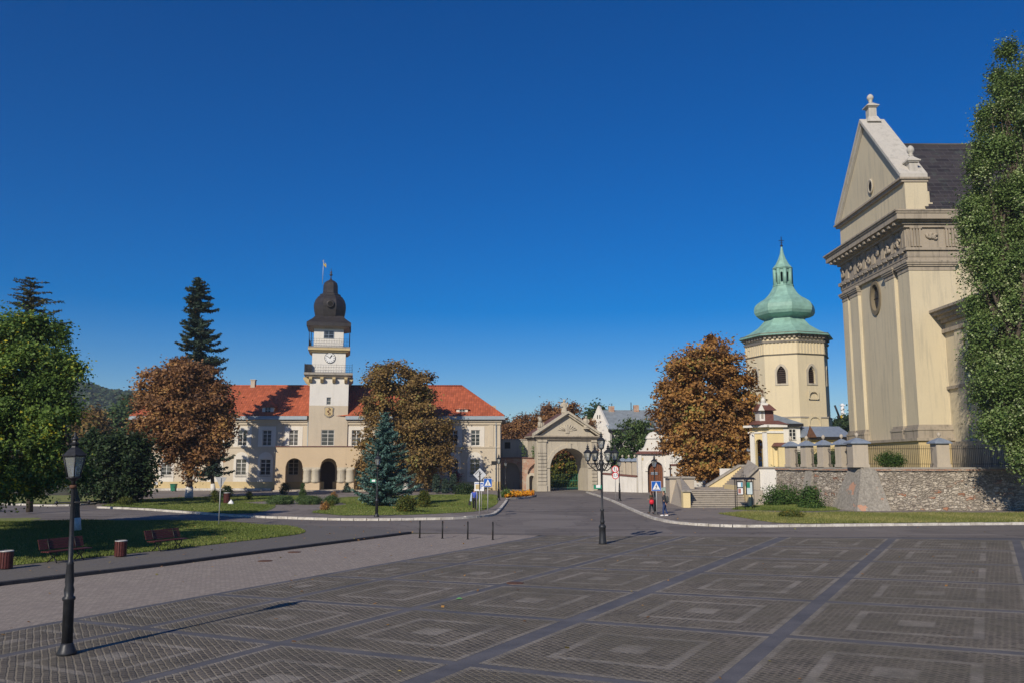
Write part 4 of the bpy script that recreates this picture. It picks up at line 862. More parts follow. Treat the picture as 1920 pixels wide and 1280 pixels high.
# side chapel
kx0, kx1, ky0 = xof(1826, 80, 14), 66, 74.0; kz = zof(598, 82)
m_ = MB().box(kx0, ky0, TER, kx1, Yc0 - .01, kz); m_.build('chapel_wall', M['church'], ch)
m_ = MB().box(kx0 - .35, ky0 - .35, kz - 1.0, kx1, Yc0 - .011, kz - .6)
for (e, t0, t1) in ((.45, 0, .35), (.8, .35, .7), (1.2, .7, 1.05), (1.5, 1.05, 1.3)): m_.box(kx0 - e, ky0 - e, kz + t0, kx1, CY0 - .01 - (.34 if t0 > 2 else 0), kz + t1)
m_.box(kx0 - .25, ky0 - .25, kz - 6.6, kx1, Yc0 - .012, kz - 6.3); m_.build('chapel_cornice', M['churchstone'], ch)
for a in (0, 3.4, 7.4): MB().box(kx0 - .2, ky0 + a + .1, TER, kx0 - .001, ky0 + a + 1.5, kz - 1.01).build('chapel_pilaster', M['church'], ch)
MB().box(kx0 - .5, ky0 - .5, TER - .05, kx1, CY0 - .6, zb - .4).build('chapel_base', M['churchstone'], ch)
m_ = MB().add([(kx0 - 1.2, ky0 - 1.2, kz + 1.3), (kx1, ky0 - 1.2, kz + 1.3), (kx1, CY0, kz + 2.4), (kx0 + 4, CY0, kz + 2.4), (kx0 - 1.2, CY0, kz + 1.3)], [(0, 1, 2, 3), (0, 3, 4), (1, 0, 4, 2)]); m_.build('chapel_roof', M['darktin'], ch)
# ------------------------------------------------------------------ stone archway gate
gate = thing('archway_gate', 'old stone archway gate with triangular pediment and three statues at the road end', 'gateway', G(1066, 920))
ga = R(14); gdir = (math.cos(ga), math.sin(ga) * -1 if False else math.sin(ga))
gl = P(1005.5, 870, 126.6); gx = (math.cos(R(14)), math.sin(R(14)))      # front wall direction, right end farther?
gx = (math.cos(R(-0)), 0)
GA = R(13)                                                                  # passage axis turned left of the view axis
gx = (math.cos(GA), math.sin(GA)); o_ = Vector((gl.x, 125.4, 0)); TG = frameT(o_, gx)
gw = 9.35; z_ = lambda y: zof(y, 126.5); zc0, zc1 = z_(824), z_(817.5); zap_ = z_(774); gd = 5.2
def lx(x):  # pixel -> local x on the gate front
    k = (x - 960) / F; d0 = o_.y * CT + .6 * CT; a = (k * (o_.y * CT + 4 * ST) - o_.x) / (gx[0] - k * gx[1] * CT); return a
al, ar = lx(1031), lx(1101.5)
m_ = MB(TG).wall(0, gw, 0, zc0 - .003, [(al, ar, 0, z_(839), 'arch')], 0, gd); m_.build('arch_wall', M['greystone'], gate)
m_ = MB(TG); r0 = (ar - al) / 2; c_ = (al + ar) / 2; zs = z_(839) - r0; n = 22
for k in range(n):
    a, b = math.pi * k / n, math.pi * (k + 1) / n; pa_, pb_ = [(c_ + r * math.cos(t), zs + r * math.sin(t)) for t in (a,) for r in (r0 + .01, r0 + .5)], [(c_ + r * math.cos(t), zs + r * math.sin(t)) for t in (b,) for r in (r0 + .01, r0 + .5)]
    m_.hull4([(pa_[0][0], -.14, pa_[0][1]), (pa_[1][0], -.14, pa_[1][1]), (pb_[1][0], -.14, pb_[1][1]), (pb_[0][0], -.14, pb_[0][1])], [(pa_[0][0], -.001, pa_[0][1]), (pa_[1][0], -.001, pa_[1][1]), (pb_[1][0], -.001, pb_[1][1]), (pb_[0][0], -.001, pb_[0][1])])
m_.box(c_ - .3, -.28, zs + r0 - .05, c_ + .3, -.002, zs + r0 + .75)
m_.build('archivolt', M['greystone'], gate)
m_ = MB(TG)
for a, b in ((.1, al - .5), (ar + .5, gw - .1)):
    m_.mark().box(a, -.22, 0, b, -.003, .9); zz = .95; k = 0
    while zz < zc0 - 2.1: m_.box(a + .08, -.2, zz, b - .08, -.004, zz + .44); zz += .52
    m_.box(a + .08, -.2, zc0 - 2.0, b - .08, -.004, zc0 - .3); m_.box(a, -.32, zc0 - .29, b, -.004, zc0 - .004)
m_.build_each('rusticated_pilaster', M['greystone'], gate)
m_ = MB(TG).box(-.1, -.3, zc0, gw + .1, gd, zc0 + .25).box(-.3, -.55, zc0 + .25, gw + .3, gd + .2, zc0 + .42).box(-.5, -.75, zc0 + .42, gw + .5, gd + .3, zc1 + .1); m_.build('cornice', M['churchstone'], gate)
m_ = MB(TG).wall(.35, gw - .35, zc1 + .1, 0, [], -.05, .5, top=lambda t: zc1 + .11 + (zap_ - .3 - zc1) * (1 - abs(t - gw / 2) / (gw / 2 - .35))); m_.build('pediment', M['greystone'], gate)
m_ = MB(TG)
for s_ in (0, 1):
    e_ = -.55 if s_ == 0 else gw + .55; a = (e_, zc1 + .11); b = (gw / 2, zap_)
    for (y0, y1, t0, t1) in ((-.8, .4, -.02, .32), (-.5, .3, -.3, -.02)):
        m_.add([(a[0], y0, a[1] + t1), (a[0], y1, a[1] + t1), (b[0], y1, b[1] + t1), (b[0], y0, b[1] + t1), (a[0], y0, a[1] + t0), (a[0], y1, a[1] + t0), (b[0], y1, b[1] + t0), (b[0], y0, b[1] + t0)], [(0, 1, 2, 3), (4, 7, 6, 5), (0, 3, 7, 4), (1, 5, 6, 2), (0, 4, 5, 1)])
m_.build('raking_cornice', M['greystone'], gate)
m_ = MB(TG)      # trophy relief
rnd = random.Random(8)
for k in range(9):
    a = R(-70 + 17.5 * k); m_.tube([(gw / 2 + .25 * math.sin(a), -.08, zc1 + .8), (gw / 2 + 1.5 * math.sin(a), -.1, zc1 + .7 + 1.05 * math.cos(a))], [.05, .11], 5)
m_.box(gw / 2 - .3, -.16, zc1 + .5, gw / 2 + .3, -.06, zc1 + 1.5); m_.build('pediment_relief', M['greystone'], gate)
m_ = MB(TG)
for s_ in (0, 1):
    e_ = -.4 if s_ == 0 else gw + .4; m_.add([(e_, .42, zc1 + .12), (gw / 2, .42, zap_ + .06), (gw / 2, gd + .4, zap_ + .06), (e_, gd + .4, zc1 + .12), (e_, .42, zc1 + .25), (gw / 2, .42, zap_ + .2), (gw / 2, gd + .4, zap_ + .2), (e_, gd + .4, zc1 + .25)], [(0, 1, 2, 3), (4, 7, 6, 5), (0, 4, 5, 1), (2, 6, 7, 3), (0, 3, 7, 4)])
m_.build('roof', M['oldtile'], gate)
def statue(px, yb, yt, label, kind, ped=None):
    Y = 126.6 + (px - 1063) * .004
    zb_, zt_ = zof(yb, Y), zof(yt, Y); c = Vector((xof(px, Y, zb_), Y, zb_)); h_ = zt_ - zb_
    s = thing('statue', label, 'statue', c, 0, 'statues on the archway gate', world=False)
    if ped: MB().box(-.42, -.4, -ped, .42, .4, -.004).build('plinth', M['brick'], s, loc=(0, 0, 0))
    m_ = MB().box(-.4, -.36, 0, .4, .36, .16).build('base', M['greystone'], s, loc=(0, 0, 0))
    m_ = MB()
    if kind == 'lion':
        m_.lathe([(.34, .16), (.40, .4), (.36, .8), (.27, 1.1), (.2, 1.3)], 10, (.08, 0, 0), sx=1, sy=.8).tube([(.1, -.1, 1.0), (.0, -.2, 1.35), (-.08, -.24, 1.6)], [.28, .26, .22], 9).tube([(-.08, -.24, 1.62), (-.32, -.3, 1.55)], [.18, .11], 8)
        m_.tube([(-.18, -.2, .95), (-.22, -.3, .5), (-.24, -.34, .18)], [.13, .10, .10], 7).tube([(.02, -.25, .95), (-.02, -.34, .5), (-.05, -.36, .18)], [.13, .10, .10], 7).tube([(.35, .1, .2), (.55, .1, .5), (.55, .1, .9)], .06, 6)
    else:
        m_.lathe([(.36, .16), (.42, .3), (.33, .7), (.30, 1.0), (.36, 1.25), (.30, 1.45), (.12, 1.56)], 12, sy=.75).tube([(0, -.02, 1.5), (.02, -.05, 1.72), (.02, -.06, 1.9)], [.12, .19, .12], 9)
        m_.tube([(-.32, 0, 1.38), (-.44, -.12, 1.1), (-.2, -.3, .95)], [.11, .10, .08], 7).tube([(.32, 0, 1.38), (.45, -.1, 1.08), (.25, -.28, .85)], [.11, .10, .08], 7)
    k = h_ / 1.9; m_.v = [(a * min(k, 1.5), b * min(k, 1.5), c * k) for a, b, c in m_.v]; m_.build('figure', M['greystone'], s, loc=(0, 0, 0))
statue(1058, 776, 748, 'topmost weathered stone statue standing over the pediment tip', 'man')
statue(1012.5, 803, 778, 'weathered stone lion statue on a brick pedestal left of the gate pediment', 'lion', 1.3)
statue(1099, 803, 779, 'weathered stone bust statue on the right slope of the gate pediment', 'man')
# wrought gate leaf seen through the arch, on a path beyond
m_ = thing('iron_gate', 'green barred iron gate standing under the stone archway', 'gate', TG @ Vector((c_, gd - .4, 0)))
g = MB(TG)
for k in range(22): xx = al + .12 + (ar - al - .24) * k / 21; g.tube([(xx, gd - .4, .05), (xx, gd - .4, 2.5 + .12 * math.sin(k))], .035, 5)
for zz in (.3, 1.4, 2.35): g.box(al + .02, gd - .43, zz, ar - .02, gd - .38, zz + .08)
g.build('bars', M['bin_green'], m_)
# ------------------------------------------------------------------ court wall beside the gate, brick arches
cw = thing('court_wall', 'grey plaster and brick wall with blind arches between town hall and archway', 'wall', (xof(965, 130, 0), 130, 0))
Tc = Matrix.Translation((0, 136.5, 0)); q = lambda x, Y=136.5: xof(x, Y, 4); zz = lambda y, Y=136.5: zof(y, Y)
MB(Tc).wall(q(937), q(1012), 0, zz(824), [(q(946), q(957), zz(840), zz(828), '')], 0, .6).build('high_wall', M['greystone'], cw)
MB(Tc).box(q(937), -.1, zz(824), q(1012), .7, zz(822)).build('wall_coping', M['coping'], cw)
m_ = MB(Tc).box(q(946), .4, zz(840), q(957), .5, zz(828)); m_.build('niche_shutter', M['iron'], cw)
Tc2 = Matrix.Translation((0, 134.0, 0))
MB(Tc2).wall(q(937, 129.8), q(982, 129.8), 0, zz(858, 129.8), [(q(938.5, 129.8), q(975, 129.8), 0, zz(866.5, 129.8), 'arch')], 0, 1.2).build('brick_arch', M['brick'], cw)
MB(Tc2).box(q(937, 129.8), 1.0, 0, q(981, 129.8), 1.1, zz(860, 129.8)).build('arch_infill', M['coping'], cw)
MB(Tc2).box(q(937, 129.8), -.15, zz(858, 129.8), q(984, 129.8), 1.4, zz(856, 129.8)).build('brick_coping', M['maroon'], cw)
Tc3 = Matrix.Translation((0, 126.9, 0)); q3 = lambda x: xof(x, 126.9, 3); z3_ = lambda y: zof(y, 126.9)
MB(Tc3).wall(q3(981.5), q3(1006), 0, z3_(858), [(q3(991.5), q3(1002.5), 0, z3_(890.5), 'arch')], 0, .7).build('wicket_wall', M['brick'], cw)
m_ = MB(Tc3); cx0, cx1 = q3(991.5), q3(1002.5); r0 = (cx1 - cx0) / 2; c0 = (cx0 + cx1) / 2; zs = z3_(890.5) - r0
for k in range(12):
    a, b = math.pi * k / 12, math.pi * (k + 1) / 12
    f = lambda r, t: (c0 + r * math.cos(t), -.09, zs + r * math.sin(t)); g_ = lambda r, t: (c0 + r * math.cos(t), -.002, zs + r * math.sin(t))
    m_.hull4([f(r0, a), f(r0 + .4, a), f(r0 + .4, b), f(r0, b)], [g_(r0, a), g_(r0 + .4, a), g_(r0 + .4, b), g_(r0, b)])
m_.box(cx0 - .4, -.09, 0, cx0, -.002, zs).box(cx1, -.09, 0, cx1 + .4, -.002, zs); m_.build('wicket_frame', M['greystone'], cw)
m_ = MB(Tc3); x_a, x_b = q3(989), q3(1006)          # sloping brick half arch above the wicket
pts = []
for k in range(9):
    t = k / 8; pts.append((x_a + (x_b - x_a) * t, 0, z3_(886) + (z3_(866) - z3_(886)) * math.sqrt(t)))
m_.prism([(p_[0], -.5, p_[2]) for p_ in pts] + [(x_b, -.5, z3_(861)), (x_a - .1, -.5, z3_(861))], (0, .49, 0)); m_.build('half_arch', M['brick'], cw)
MB(Tc3).box(q3(981), -.2, z3_(858), q3(1006.5), .9, z3_(856.5)).build('tile_coping', M['oldtile'], cw)
# ------------------------------------------------------------------ white house behind the gate
wh = thing('white_house', 'white gabled house with grey tin roof right of the archway gate', 'house', (xof(1150, 150, 0), 150, 0))
HYY = 148.0; w_ = lambda x, z=12: xof(x, HYY, z); z_ = lambda y: zof(y, HYY)
xg0, xg1 = w_(1114), w_(1141); ze_ = z_(804); zr_ = z_(765)
m_ = MB(); gdp = 12
# the gable faces the street on the left: long body runs to the right
m_.box(w_(1141), HYY + .4, 0, w_(1330), HYY + 9, ze_)
m_.build('wall', M['white'], wh)
gA = Vector((w_(1110), HYY + 3.2, 0)); gB = Vector((w_(1143), HYY - .1, 0)); tg = (gB - gA); ln = tg.length; TW = frameT(gA, tg)
MB(TW).wall(0, ln, 0, 0, [], 0, .5, top=lambda t: (ze_ - .3) + (z_(760) - ze_ + .5) * max(0, 1 - abs(t - ln * .42) / (ln * .60))).build('gable', M['white'], wh)
m_ = MB().add([(w_(1141), HYY - .5, ze_), (w_(1332), HYY - .5, ze_), (w_(1332), HYY + 4.5, zr_), (w_(1127), HYY + 4.5, zr_), (w_(1116), HYY + 9.5, ze_), (w_(1332), HYY + 9.5, ze_)], [(0, 1, 2, 3), (3, 2, 5, 4)]); m_.build('roof', M['tin'], wh)
MB().tube([(w_(1141), HYY - .48, ze_), (w_(1127), HYY + 4.4, zr_ + .1)], .16, 6).build('verge', M['tin'], wh)
MB().box(w_(1140), HYY - .55, ze_ - .35, w_(1330), HYY + .39, ze_ - .02).build('eaves', M['iron'], wh)
MB().tube([(w_(1146), HYY - .3, ze_ - .3), (w_(1148), HYY - .1, ze_ - 1.2), (w_(1148), HYY + .2, .5)], .12, 6).build('downpipe', M['iron'], wh)
for x, y, ww_ in ((1152, 757.5, 1.0), (1200, 755.5, .9)):
    MB().box(w_(x) - ww_ / 2, HYY + 4, zr_ - .5, w_(x) + ww_ / 2, HYY + 5, z_(y)).build('chimney', M['brick'], wh)
    MB().tube([(w_(x) - (.9 if x > 1180 else -.1), HYY + 4.4, zr_ - .3), (w_(x) - (.9 if x > 1180 else -.1), HYY + 4.4, z_(y) + .5)], .07, 5).build('vent_pipe', M['iron'], wh)
Tw = Matrix.Translation((0, HYY + .4, 0))
for x in (1160, 1185, 1210, 1240): MB(Tw).box(w_(x) - .5, -.05, z_(838), w_(x) + .5, -.002, z_(820)).build('window', M['pane'], wh)
MB(TW).box(ln * .36, -.04, z_(783), ln * .40, -.002, z_(776)).box(ln * .48, -.04, z_(783), ln * .52, -.002, z_(776)).build('gable_slit', M['dark'], wh)
# ------------------------------------------------------------------ white baroque portal
BY = 117.5; b = lambda x, z=4: xof(x, BY, z); bz = lambda y: zof(y, BY)
bg_ = thing('baroque_portal', 'white baroque gateway with curved gable and arched brown wooden door', 'gateway', (b(1225), BY, 0)); Tb = Matrix.Translation((0, BY, 0))
bx0, bx1 = b(1196), b(1255); dx0, dx1 = b(1214), b(1243.5)
MB(Tb).wall(bx0, bx1, 0, bz(850), [(dx0, dx1, 0, bz(864), 'arch')], 0, 1.2).build('wall', M['white'], bg_)
m_ = MB(Tb); r0 = (dx1 - dx0) / 2; c0 = (dx0 + dx1) / 2; zs = bz(864) - r0
for k in range(16):
    a, b_ = math.pi * k / 16, math.pi * (k + 1) / 16; f = lambda r, t, y: (c0 + r * math.cos(t), y, zs + r * math.sin(t))
    m_.hull4([f(r0, a, -.1), f(r0 + .3, a, -.1), f(r0 + .3, b_, -.1), f(r0, b_, -.1)], [f(r0, a, -.002), f(r0 + .3, a, -.002), f(r0 + .3, b_, -.002), f(r0, b_, -.002)])
m_.box(dx0 - .35, -.15, zs - .25, dx0, -.002, zs).box(dx1, -.15, zs - .25, dx1 + .35, -.002, zs).box(bx0, -.12, 0, bx0 + .5, -.002, bz(850)).box(bx1 - .5, -.12, 0, bx1, -.002, bz(850)); m_.build('trim', M['white'], bg_)
m_ = MB(Tb).hull4([(bx0 - .3, -.4, bz(850)), (bx1 + .3, -.4, bz(850)), (bx1 + .3, 1.4, bz(850)), (bx0 - .3, 1.4, bz(850))], [(bx0 + .2, 0, bz(845)), (bx1 - .2, 0, bz(845)), (bx1 - .2, 1.1, bz(845)), (bx0 + .2, 1.1, bz(845))]); m_.build('tile_cornice', M['maroon'], bg_)
prof = [(1201, 845), (1206, 842), (1210, 836), (1213, 828), (1215, 822), (1214, 820), (1214, 818), (1217, 814), (1221, 810), (1227, 808)]
pl_ = [(b(x), bz(y)) for x, y in prof]; cxm = b(1226.5); pr_ = [(2 * cxm - x, z) for x, z in reversed(pl_)]
MB(Tb).prism([(x, .15, z) for x, z in pl_ + pr_], (0, .8, 0)).build('curved_gable', M['white'], bg_)
MB(Tb).box(b(1213), .02, bz(821.5), b(1240), 1.0, bz(819)).build('gable_moulding', M['white'], bg_)
m_ = MB(Tb).prism([(dx0 + .01, .5, .1), (dx1 - .01, .5, .1)] + [(c0 + (r0 - .01) * math.cos(math.pi * k / 14), .5, zs + (r0 - .01) * math.sin(math.pi * k / 14)) for k in range(15)], (0, .12, 0))
dr = m_.build('door', M['wood'], bg_)
m_ = MB(Tb)
for k in range(9):
    x_ = dx0 + .1 + (dx1 - dx0 - .2) * k / 8; m_.box(x_ - .02, .47, .2, x_ + .02, .499, zs + math.sqrt(max(.01, r0 ** 2 - (x_ - c0) ** 2)) - .1)
m_.v = [tuple(PM[bg_.name] @ Vector(q_)) for q_ in m_.v]; m_.build('door_batten', M['darkwood'], dr, loc=(0, 0, 0))
m_ = MB(Tb).box(c0 - .55, .44, bz(889), c0 + .35, .466, bz(884)); m_.v = [tuple(PM[bg_.name] @ Vector(q_)) for q_ in m_.v]; m_.build('door_notice', M['bluetin'], dr, loc=(0, 0, 0))
MB(Tb).box(bx0 + .3, -.04, bz(862), bx0 + .75, -.003, bz(857)).build('plaque', M['ochre'], bg_)
# low white walls
def wallrun(name, label, p0, p1, h0, h1, th, mat, cap=None, capm=None, capw=.12, caph=.12, cat='wall', group=None):
    t = thing(name, label, cat, (p0[0], p0[1], p0[2] if len(p0) > 2 else 0), 0, group); a = Vector((p0[0], p0[1], 0)); b2 = Vector((p1[0], p1[1], 0)); d = (b2 - a).normalized(); s_ = Vector((-d.y, d.x, 0)) * th / 2
    if s_.y < 0: s_ = -s_
    z0 = p0[2] if len(p0) > 2 else 0
    m_ = MB().add([a - s_ + Vector((0, 0, z0)), b2 - s_ + Vector((0, 0, z0)), b2 + s_ + Vector((0, 0, z0)), a + s_ + Vector((0, 0, z0)), a - s_ + Vector((0, 0, h0)), b2 - s_ + Vector((0, 0, h1)), b2 + s_ + Vector((0, 0, h1)), a + s_ + Vector((0, 0, h0))], [(0, 3, 2, 1), (4, 5, 6, 7), (0, 1, 5, 4), (1, 2, 6, 5), (2, 3, 7, 6), (3, 0, 4, 7)]); m_.build('wall', mat, t)
    if cap:
        s2 = s_ * (1 + capw * 2 / th); zc = Vector((0, 0, caph))
        lo = [a - s2 + Vector((0, 0, h0 + .001)), b2 - s2 + Vector((0, 0, h1 + .001)), b2 + s2 + Vector((0, 0, h1 + .001)), a + s2 + Vector((0, 0, h0 + .001))]; MB().hull4(lo, [v + zc for v in lo]).build(cap, capm, t)
    return t
p0 = Vector((xof(1131, 122, 0), 122, 0)); p1 = Vector((xof(1196, 118, 0), 118, 0))
wallrun('low_wall', 'low whitewashed wall with red tile coping left of the baroque gateway', p0, p1, zof(888, 122), zof(893.5, 118), .5, M['limewash'], 'tile_coping', M['maroon'], .12, .22)
p2 = Vector((xof(1254, 118, 0), 118.3, 0)); p3 = Vector((xof(1368, 118, 0), 118.3, 0))
wallrun('low_wall', 'high whitewashed wall with red tile coping behind the big chestnut', p2, p3, zof(872, 118), zof(872, 118), .5, M['limewash'], 'tile_coping', M['maroon'], .12, .22)
def cappillar(c, w_, h_, label, group='wall pillars with blue tin caps', mat=None, rot=0, ball=True):
    t = thing('wall_pillar', label, 'pillar', c, rot, group, world=False); m = mat or M['pebble']
    MB().box(-w_ / 2, -w_ / 2, 0, w_ / 2, w_ / 2, h_).box(-w_ / 2 - .06, -w_ / 2 - .06, 0, w_ / 2 + .06, w_ / 2 + .06, .25).build('shaft', m, t, loc=(0, 0, 0))
    e = w_ / 2 + .2; k = e * .72; m_ = MB().box(-e, -e, h_ + .002, e, e, h_ + .1); m_.hull4([(-e, -e, h_ + .1), (e, -e, h_ + .1), (e, e, h_ + .1), (-e, e, h_ + .1)], [(-k, -k, h_ + .26), (k, -k, h_ + .26), (k, k, h_ + .26), (-k, k, h_ + .26)])
    m_.hull4([(-k, -k, h_ + .26), (k, -k, h_ + .26), (k, k, h_ + .26), (-k, k, h_ + .26)], [(-.1, -.1, h_ + .5), (.1, -.1, h_ + .5), (.1, .1, h_ + .5), (-.1, .1, h_ + .5)]); m_.build('cap', M['bluetin'], t, loc=(0, 0, 0))
    if ball: MB().lathe([(.05, 0), (.06, .1), (.16, .2), (.17, .32), (.08, .45), (0, .48)], 10, (0, 0, h_ + .48)).build('finial', M['pebble'], t, loc=(0, 0, 0))
    return t
for i, x in enumerate((1163, 1167.5, 1179.5, 1190.5)):
    if i == 0: continue
    Y = 126.5 - i * .9; zb_ = 0; ht = zof(864, Y); cappillar(Vector((xof(x, Y, 3), Y, 0)), .95, ht, ['', 'leftmost blue capped pillar behind the low white wall', 'middle blue capped pillar behind the low white wall', 'blue capped pillar next to the baroque gateway, behind the low white wall'][i], 'pillars behind the low white wall')
# ------------------------------------------------------------------ terrace, retaining wall
W = [Vector((xof(1421, 86.6, 2), 86.6, 0)), Vector((xof(1457, 85.6, 2), 85.6, 0)), Vector((xof(1622, 73, 2), 73.2, 0)), Vector((xof(2500, 72.5, 2), 72.2, 0))]
TP_ = [tuple(map(float, v)) for v in [(W[0].x + .1, W[0].y + .3, 0), (W[1].x, W[1].y + .3, 0), (W[2].x, W[2].y + .4, 0), (W[3].x, W[3].y + .4, 0), (110, 72.7, 0), (110, 175, 0), (40, 175, 0), (xof(1375, 117, 2), 117, 0), (xof(1350, 92.6, 2), 92.6, 0), (W[0].x + .1, 92.6, 0)]]
struct('terrace', MB().flatpoly(TP_, TER - .02), M['drygrass'])
rw = thing('retaining_wall', 'long rubble stone retaining wall with brick coping and sloping buttresses below the church', 'wall', W[2])
MB().prism(TP_, (0, 0, TER - .03)).build('inner_wall', M['limewash'], rw)
def wseg(name, a, b, mat, th=.6, z0=-.05, z1=TER + .02, batter=.25, off=0):
    a = Vector((a[0], a[1], 0)); b = Vector((b[0], b[1], 0)); d = (b - a).normalized(); nrm = Vector((d.y, -d.x, 0))
    if nrm.y > 0: nrm = -nrm
    lo = [a + nrm * (batter + off), b + nrm * (batter + off), b - nrm * th, a - nrm * th]; hi = [a + nrm * off, b + nrm * off, b - nrm * th, a - nrm * th]
    n = max(1, int((b - a).length / 2)); return MB().hull4([v + Vector((0, 0, z0)) for v in lo], [v + Vector((0, 0, z1)) for v in hi]).build(name, mat, rw)
wseg('whitewashed_end', W[0], W[1], M['limewash']); wseg('stone_wall', W[1], W[2], M['rubble']); wseg('stone_wall', W[2], W[3], M['rubble'])
m_ = MB()
for a, b2 in zip(W, W[1:]):
    d = (b2 - a).normalized(); nrm = Vector((d.y, -d.x, 0)); nrm = -nrm if nrm.y > 0 else nrm; z0 = TER + .022
    lo = [a + nrm * .16, b2 + nrm * .16, b2 - nrm * .9, a - nrm * .9]; m_.hull4([v + Vector((0, 0, z0)) for v in lo], [v + Vector((0, 0, z0 + .16)) for v in lo])
    if a is not W[0]:
        lo = [a + nrm * .1, b2 + nrm * .1, b2 + nrm * -.2, a + nrm * -.2]; m_.hull4([v + Vector((0, 0, z0 - .18)) for v in [p + nrm * .02 for p in lo]], [v + Vector((0, 0, z0 - .001)) for v in [p + nrm * .02 for p in lo]])
m_.build('brick_coping', M['oldtile'] if False else M['maroon'] if False else M['coping'], rw)
m_ = MB()
rnd = random.Random(11)
for a, b2 in zip(W[1:], W[2:]):
    d = (b2 - a).normalized(); nrm = Vector((d.y, -d.x, 0)); nrm = -nrm if nrm.y > 0 else nrm; ln = min((b2 - a).length, 30); k = 0
    while k < ln:
        p_ = a + d * k + nrm * (.17 + rnd.uniform(0, .05)); q_ = p_ + d * .24; h0 = TER - .1 + rnd.uniform(-.02, .01)
        m_.hull4([p_ + Vector((0, 0, h0)), q_ + Vector((0, 0, h0)), q_ - nrm * .2 + Vector((0, 0, h0)), p_ - nrm * .2 + Vector((0, 0, h0))], [p_ + Vector((0, 0, h0 + .11)), q_ + Vector((0, 0, h0 + .11)), q_ - nrm * .2 + Vector((0, 0, h0 + .11)), p_ - nrm * .2 + Vector((0, 0, h0 + .11))]); k += .27
m_.build('brick_course', M['brick'], rw)
# corner buttress (battered, rendered, spalled)
c = W[2]; d1 = (W[1] - W[2]).normalized(); d2 = Vector((1, 0, 0))
lo = [c + d1 * 3.4 + Vector((-.9, -.3, 0)), c + Vector((-1.35, -1.6, 0)), c + Vector((1.6, -1.45, 0)), c + Vector((2.0, .4, 0)), c + d1 * 2.6 + Vector((.9, .6, 0))]
hi = [c + d1 * 1.8 + Vector((-.1, 0, TER + .015)), c + Vector((-.28, -.3, TER + .015)), c + Vector((1.0, -.22, TER + .015)), c + Vector((1.2, .4, TER + .015)), c + d1 * 1.6 + Vector((.9, .6, TER + .015))]
MB().hull4(lo, hi).build('corner_buttress', M['cracked'], rw)
def butt(t, w_, out):
    a = W[1].lerp(W[2], t); d = (W[2] - W[1]).normalized(); nrm = Vector((d.y, -d.x, 0)); nrm = -nrm if nrm.y > 0 else nrm
    lo = [a - d * w_ / 2 + nrm * out, a + d * w_ / 2 + nrm * out, a + d * w_ / 2, a - d * w_ / 2]; hi = [a - d * w_ * .4 + nrm * .06, a + d * w_ * .4 + nrm * .06, a + d * w_ * .4, a - d * w_ * .4]
    MB().hull4(lo, [v + Vector((0, 0, TER - .03)) for v in hi]).build('buttress', M['cracked'], rw)
butt(.42, 1.3, .8)
a = W[1].lerp(W[2], .52); b2 = W[1].lerp(W[2], .86); d = (W[2] - W[1]).normalized(); nrm = Vector((d.y, -d.x, 0)); nrm = -nrm if nrm.y > 0 else nrm
m_ = MB().hull4([a + nrm * .75, b2 + nrm * .75, b2, a], [v + Vector((0, 0, h)) for v, h in zip([a + nrm * .5, b2 + nrm * .5, b2 + nrm * .05, a + nrm * .05], (1.9, 1.3, 1.45, 2.05))]); m_.build('stone_offset', M['rubble'], rw)
# pillars on the wall and iron fence between them
ps = []
wl = lambda t: W[1].lerp(W[2], t)
def at_px(x):
    best = min((k / 400 for k in range(401)), key=lambda t: abs(960 + F * (wl(t).x) / (wl(t).y * CT - .1 * ST) - x)); return wl(best)
labs = ['blue capped wall pillar nearest the yellow church gate', 'second blue capped pillar along the wall from the yellow gate', 'middle blue capped pillar on the receding wall', 'blue capped pillar just before the corner pillar', 'wide blue capped pillar on the wall corner above the buttress', 'blue capped pillar on the front wall before the church corner']
for i, x in enumerate((1484, 1514, 1546, 1580)):
    p_ = at_px(x); p_ = Vector((p_.x + .15, p_.y + .4, TER + .185)); ps.append(p_); cappillar(p_, .84, 1.95, labs[i], rot=math.atan2(d.y, d.x))
pc = Vector((W[2].x - .15, W[2].y + .6, TER + .185)); cappillar(pc, 1.3, 2.0, labs[4]); ps.append(pc)
pd = Vector((xof(1770, 73, 5), W[2].y + .5, TER + .185)); cappillar(pd, 1.1, 2.0, labs[5])
pe = Vector((xof(1985, 73, 5), W[2].y + .5, TER + .185)); cappillar(pe, 1.1, 2.0, 'blue capped pillar on the front wall beyond the picture edge')
def railfence(a, b, label, h_=1.75, sp=.16):
    t = thing('iron_fence', label, 'fence', a, 0, 'iron fence sections between the wall pillars'); a = Vector(a); b = Vector(b); ln = (b - a).length; dd = (b - a) / ln; n = int(ln / sp); m_ = MB(); r_ = MB()
    for k in range(1, n):
        q_ = a + dd * (k * ln / n); m_.tube([q_, q_ + Vector((0, 0, h_ + .12))], .016, 4)
    m_.build('bars', M['iron'], t)
    for zz in (.28, h_ - .18): r_.tube([a + Vector((0, 0, zz)), b + Vector((0, 0, zz))], .026, 4)
    r_.build('rails', M['iron'], t)
seq = ps[:-1]
lf = ['iron fence bay nearest the yellow church gate', 'second iron fence bay on the receding wall', 'third iron fence bay on the receding wall', 'iron fence bay next to the corner pillar']
for i in range(len(ps) - 1): 
    dd = (ps[i + 1] - ps[i]).normalized(); railfence(ps[i] + dd * .55, ps[i + 1] - dd * .7, lf[i])
railfence(pc + Vector((.75, 0, 0)), pd - Vector((.58, 0, 0)), 'iron fence bay in front of the church corner'); railfence(pd + Vector((.58, 0, 0)), pe - Vector((.58, 0, 0)), 'iron fence bay in the shade under the poplar'); railfence(pe + Vector((.6, 0, 0)), pe + Vector((14, 0, 0)), 'iron fence bay beyond the picture edge')
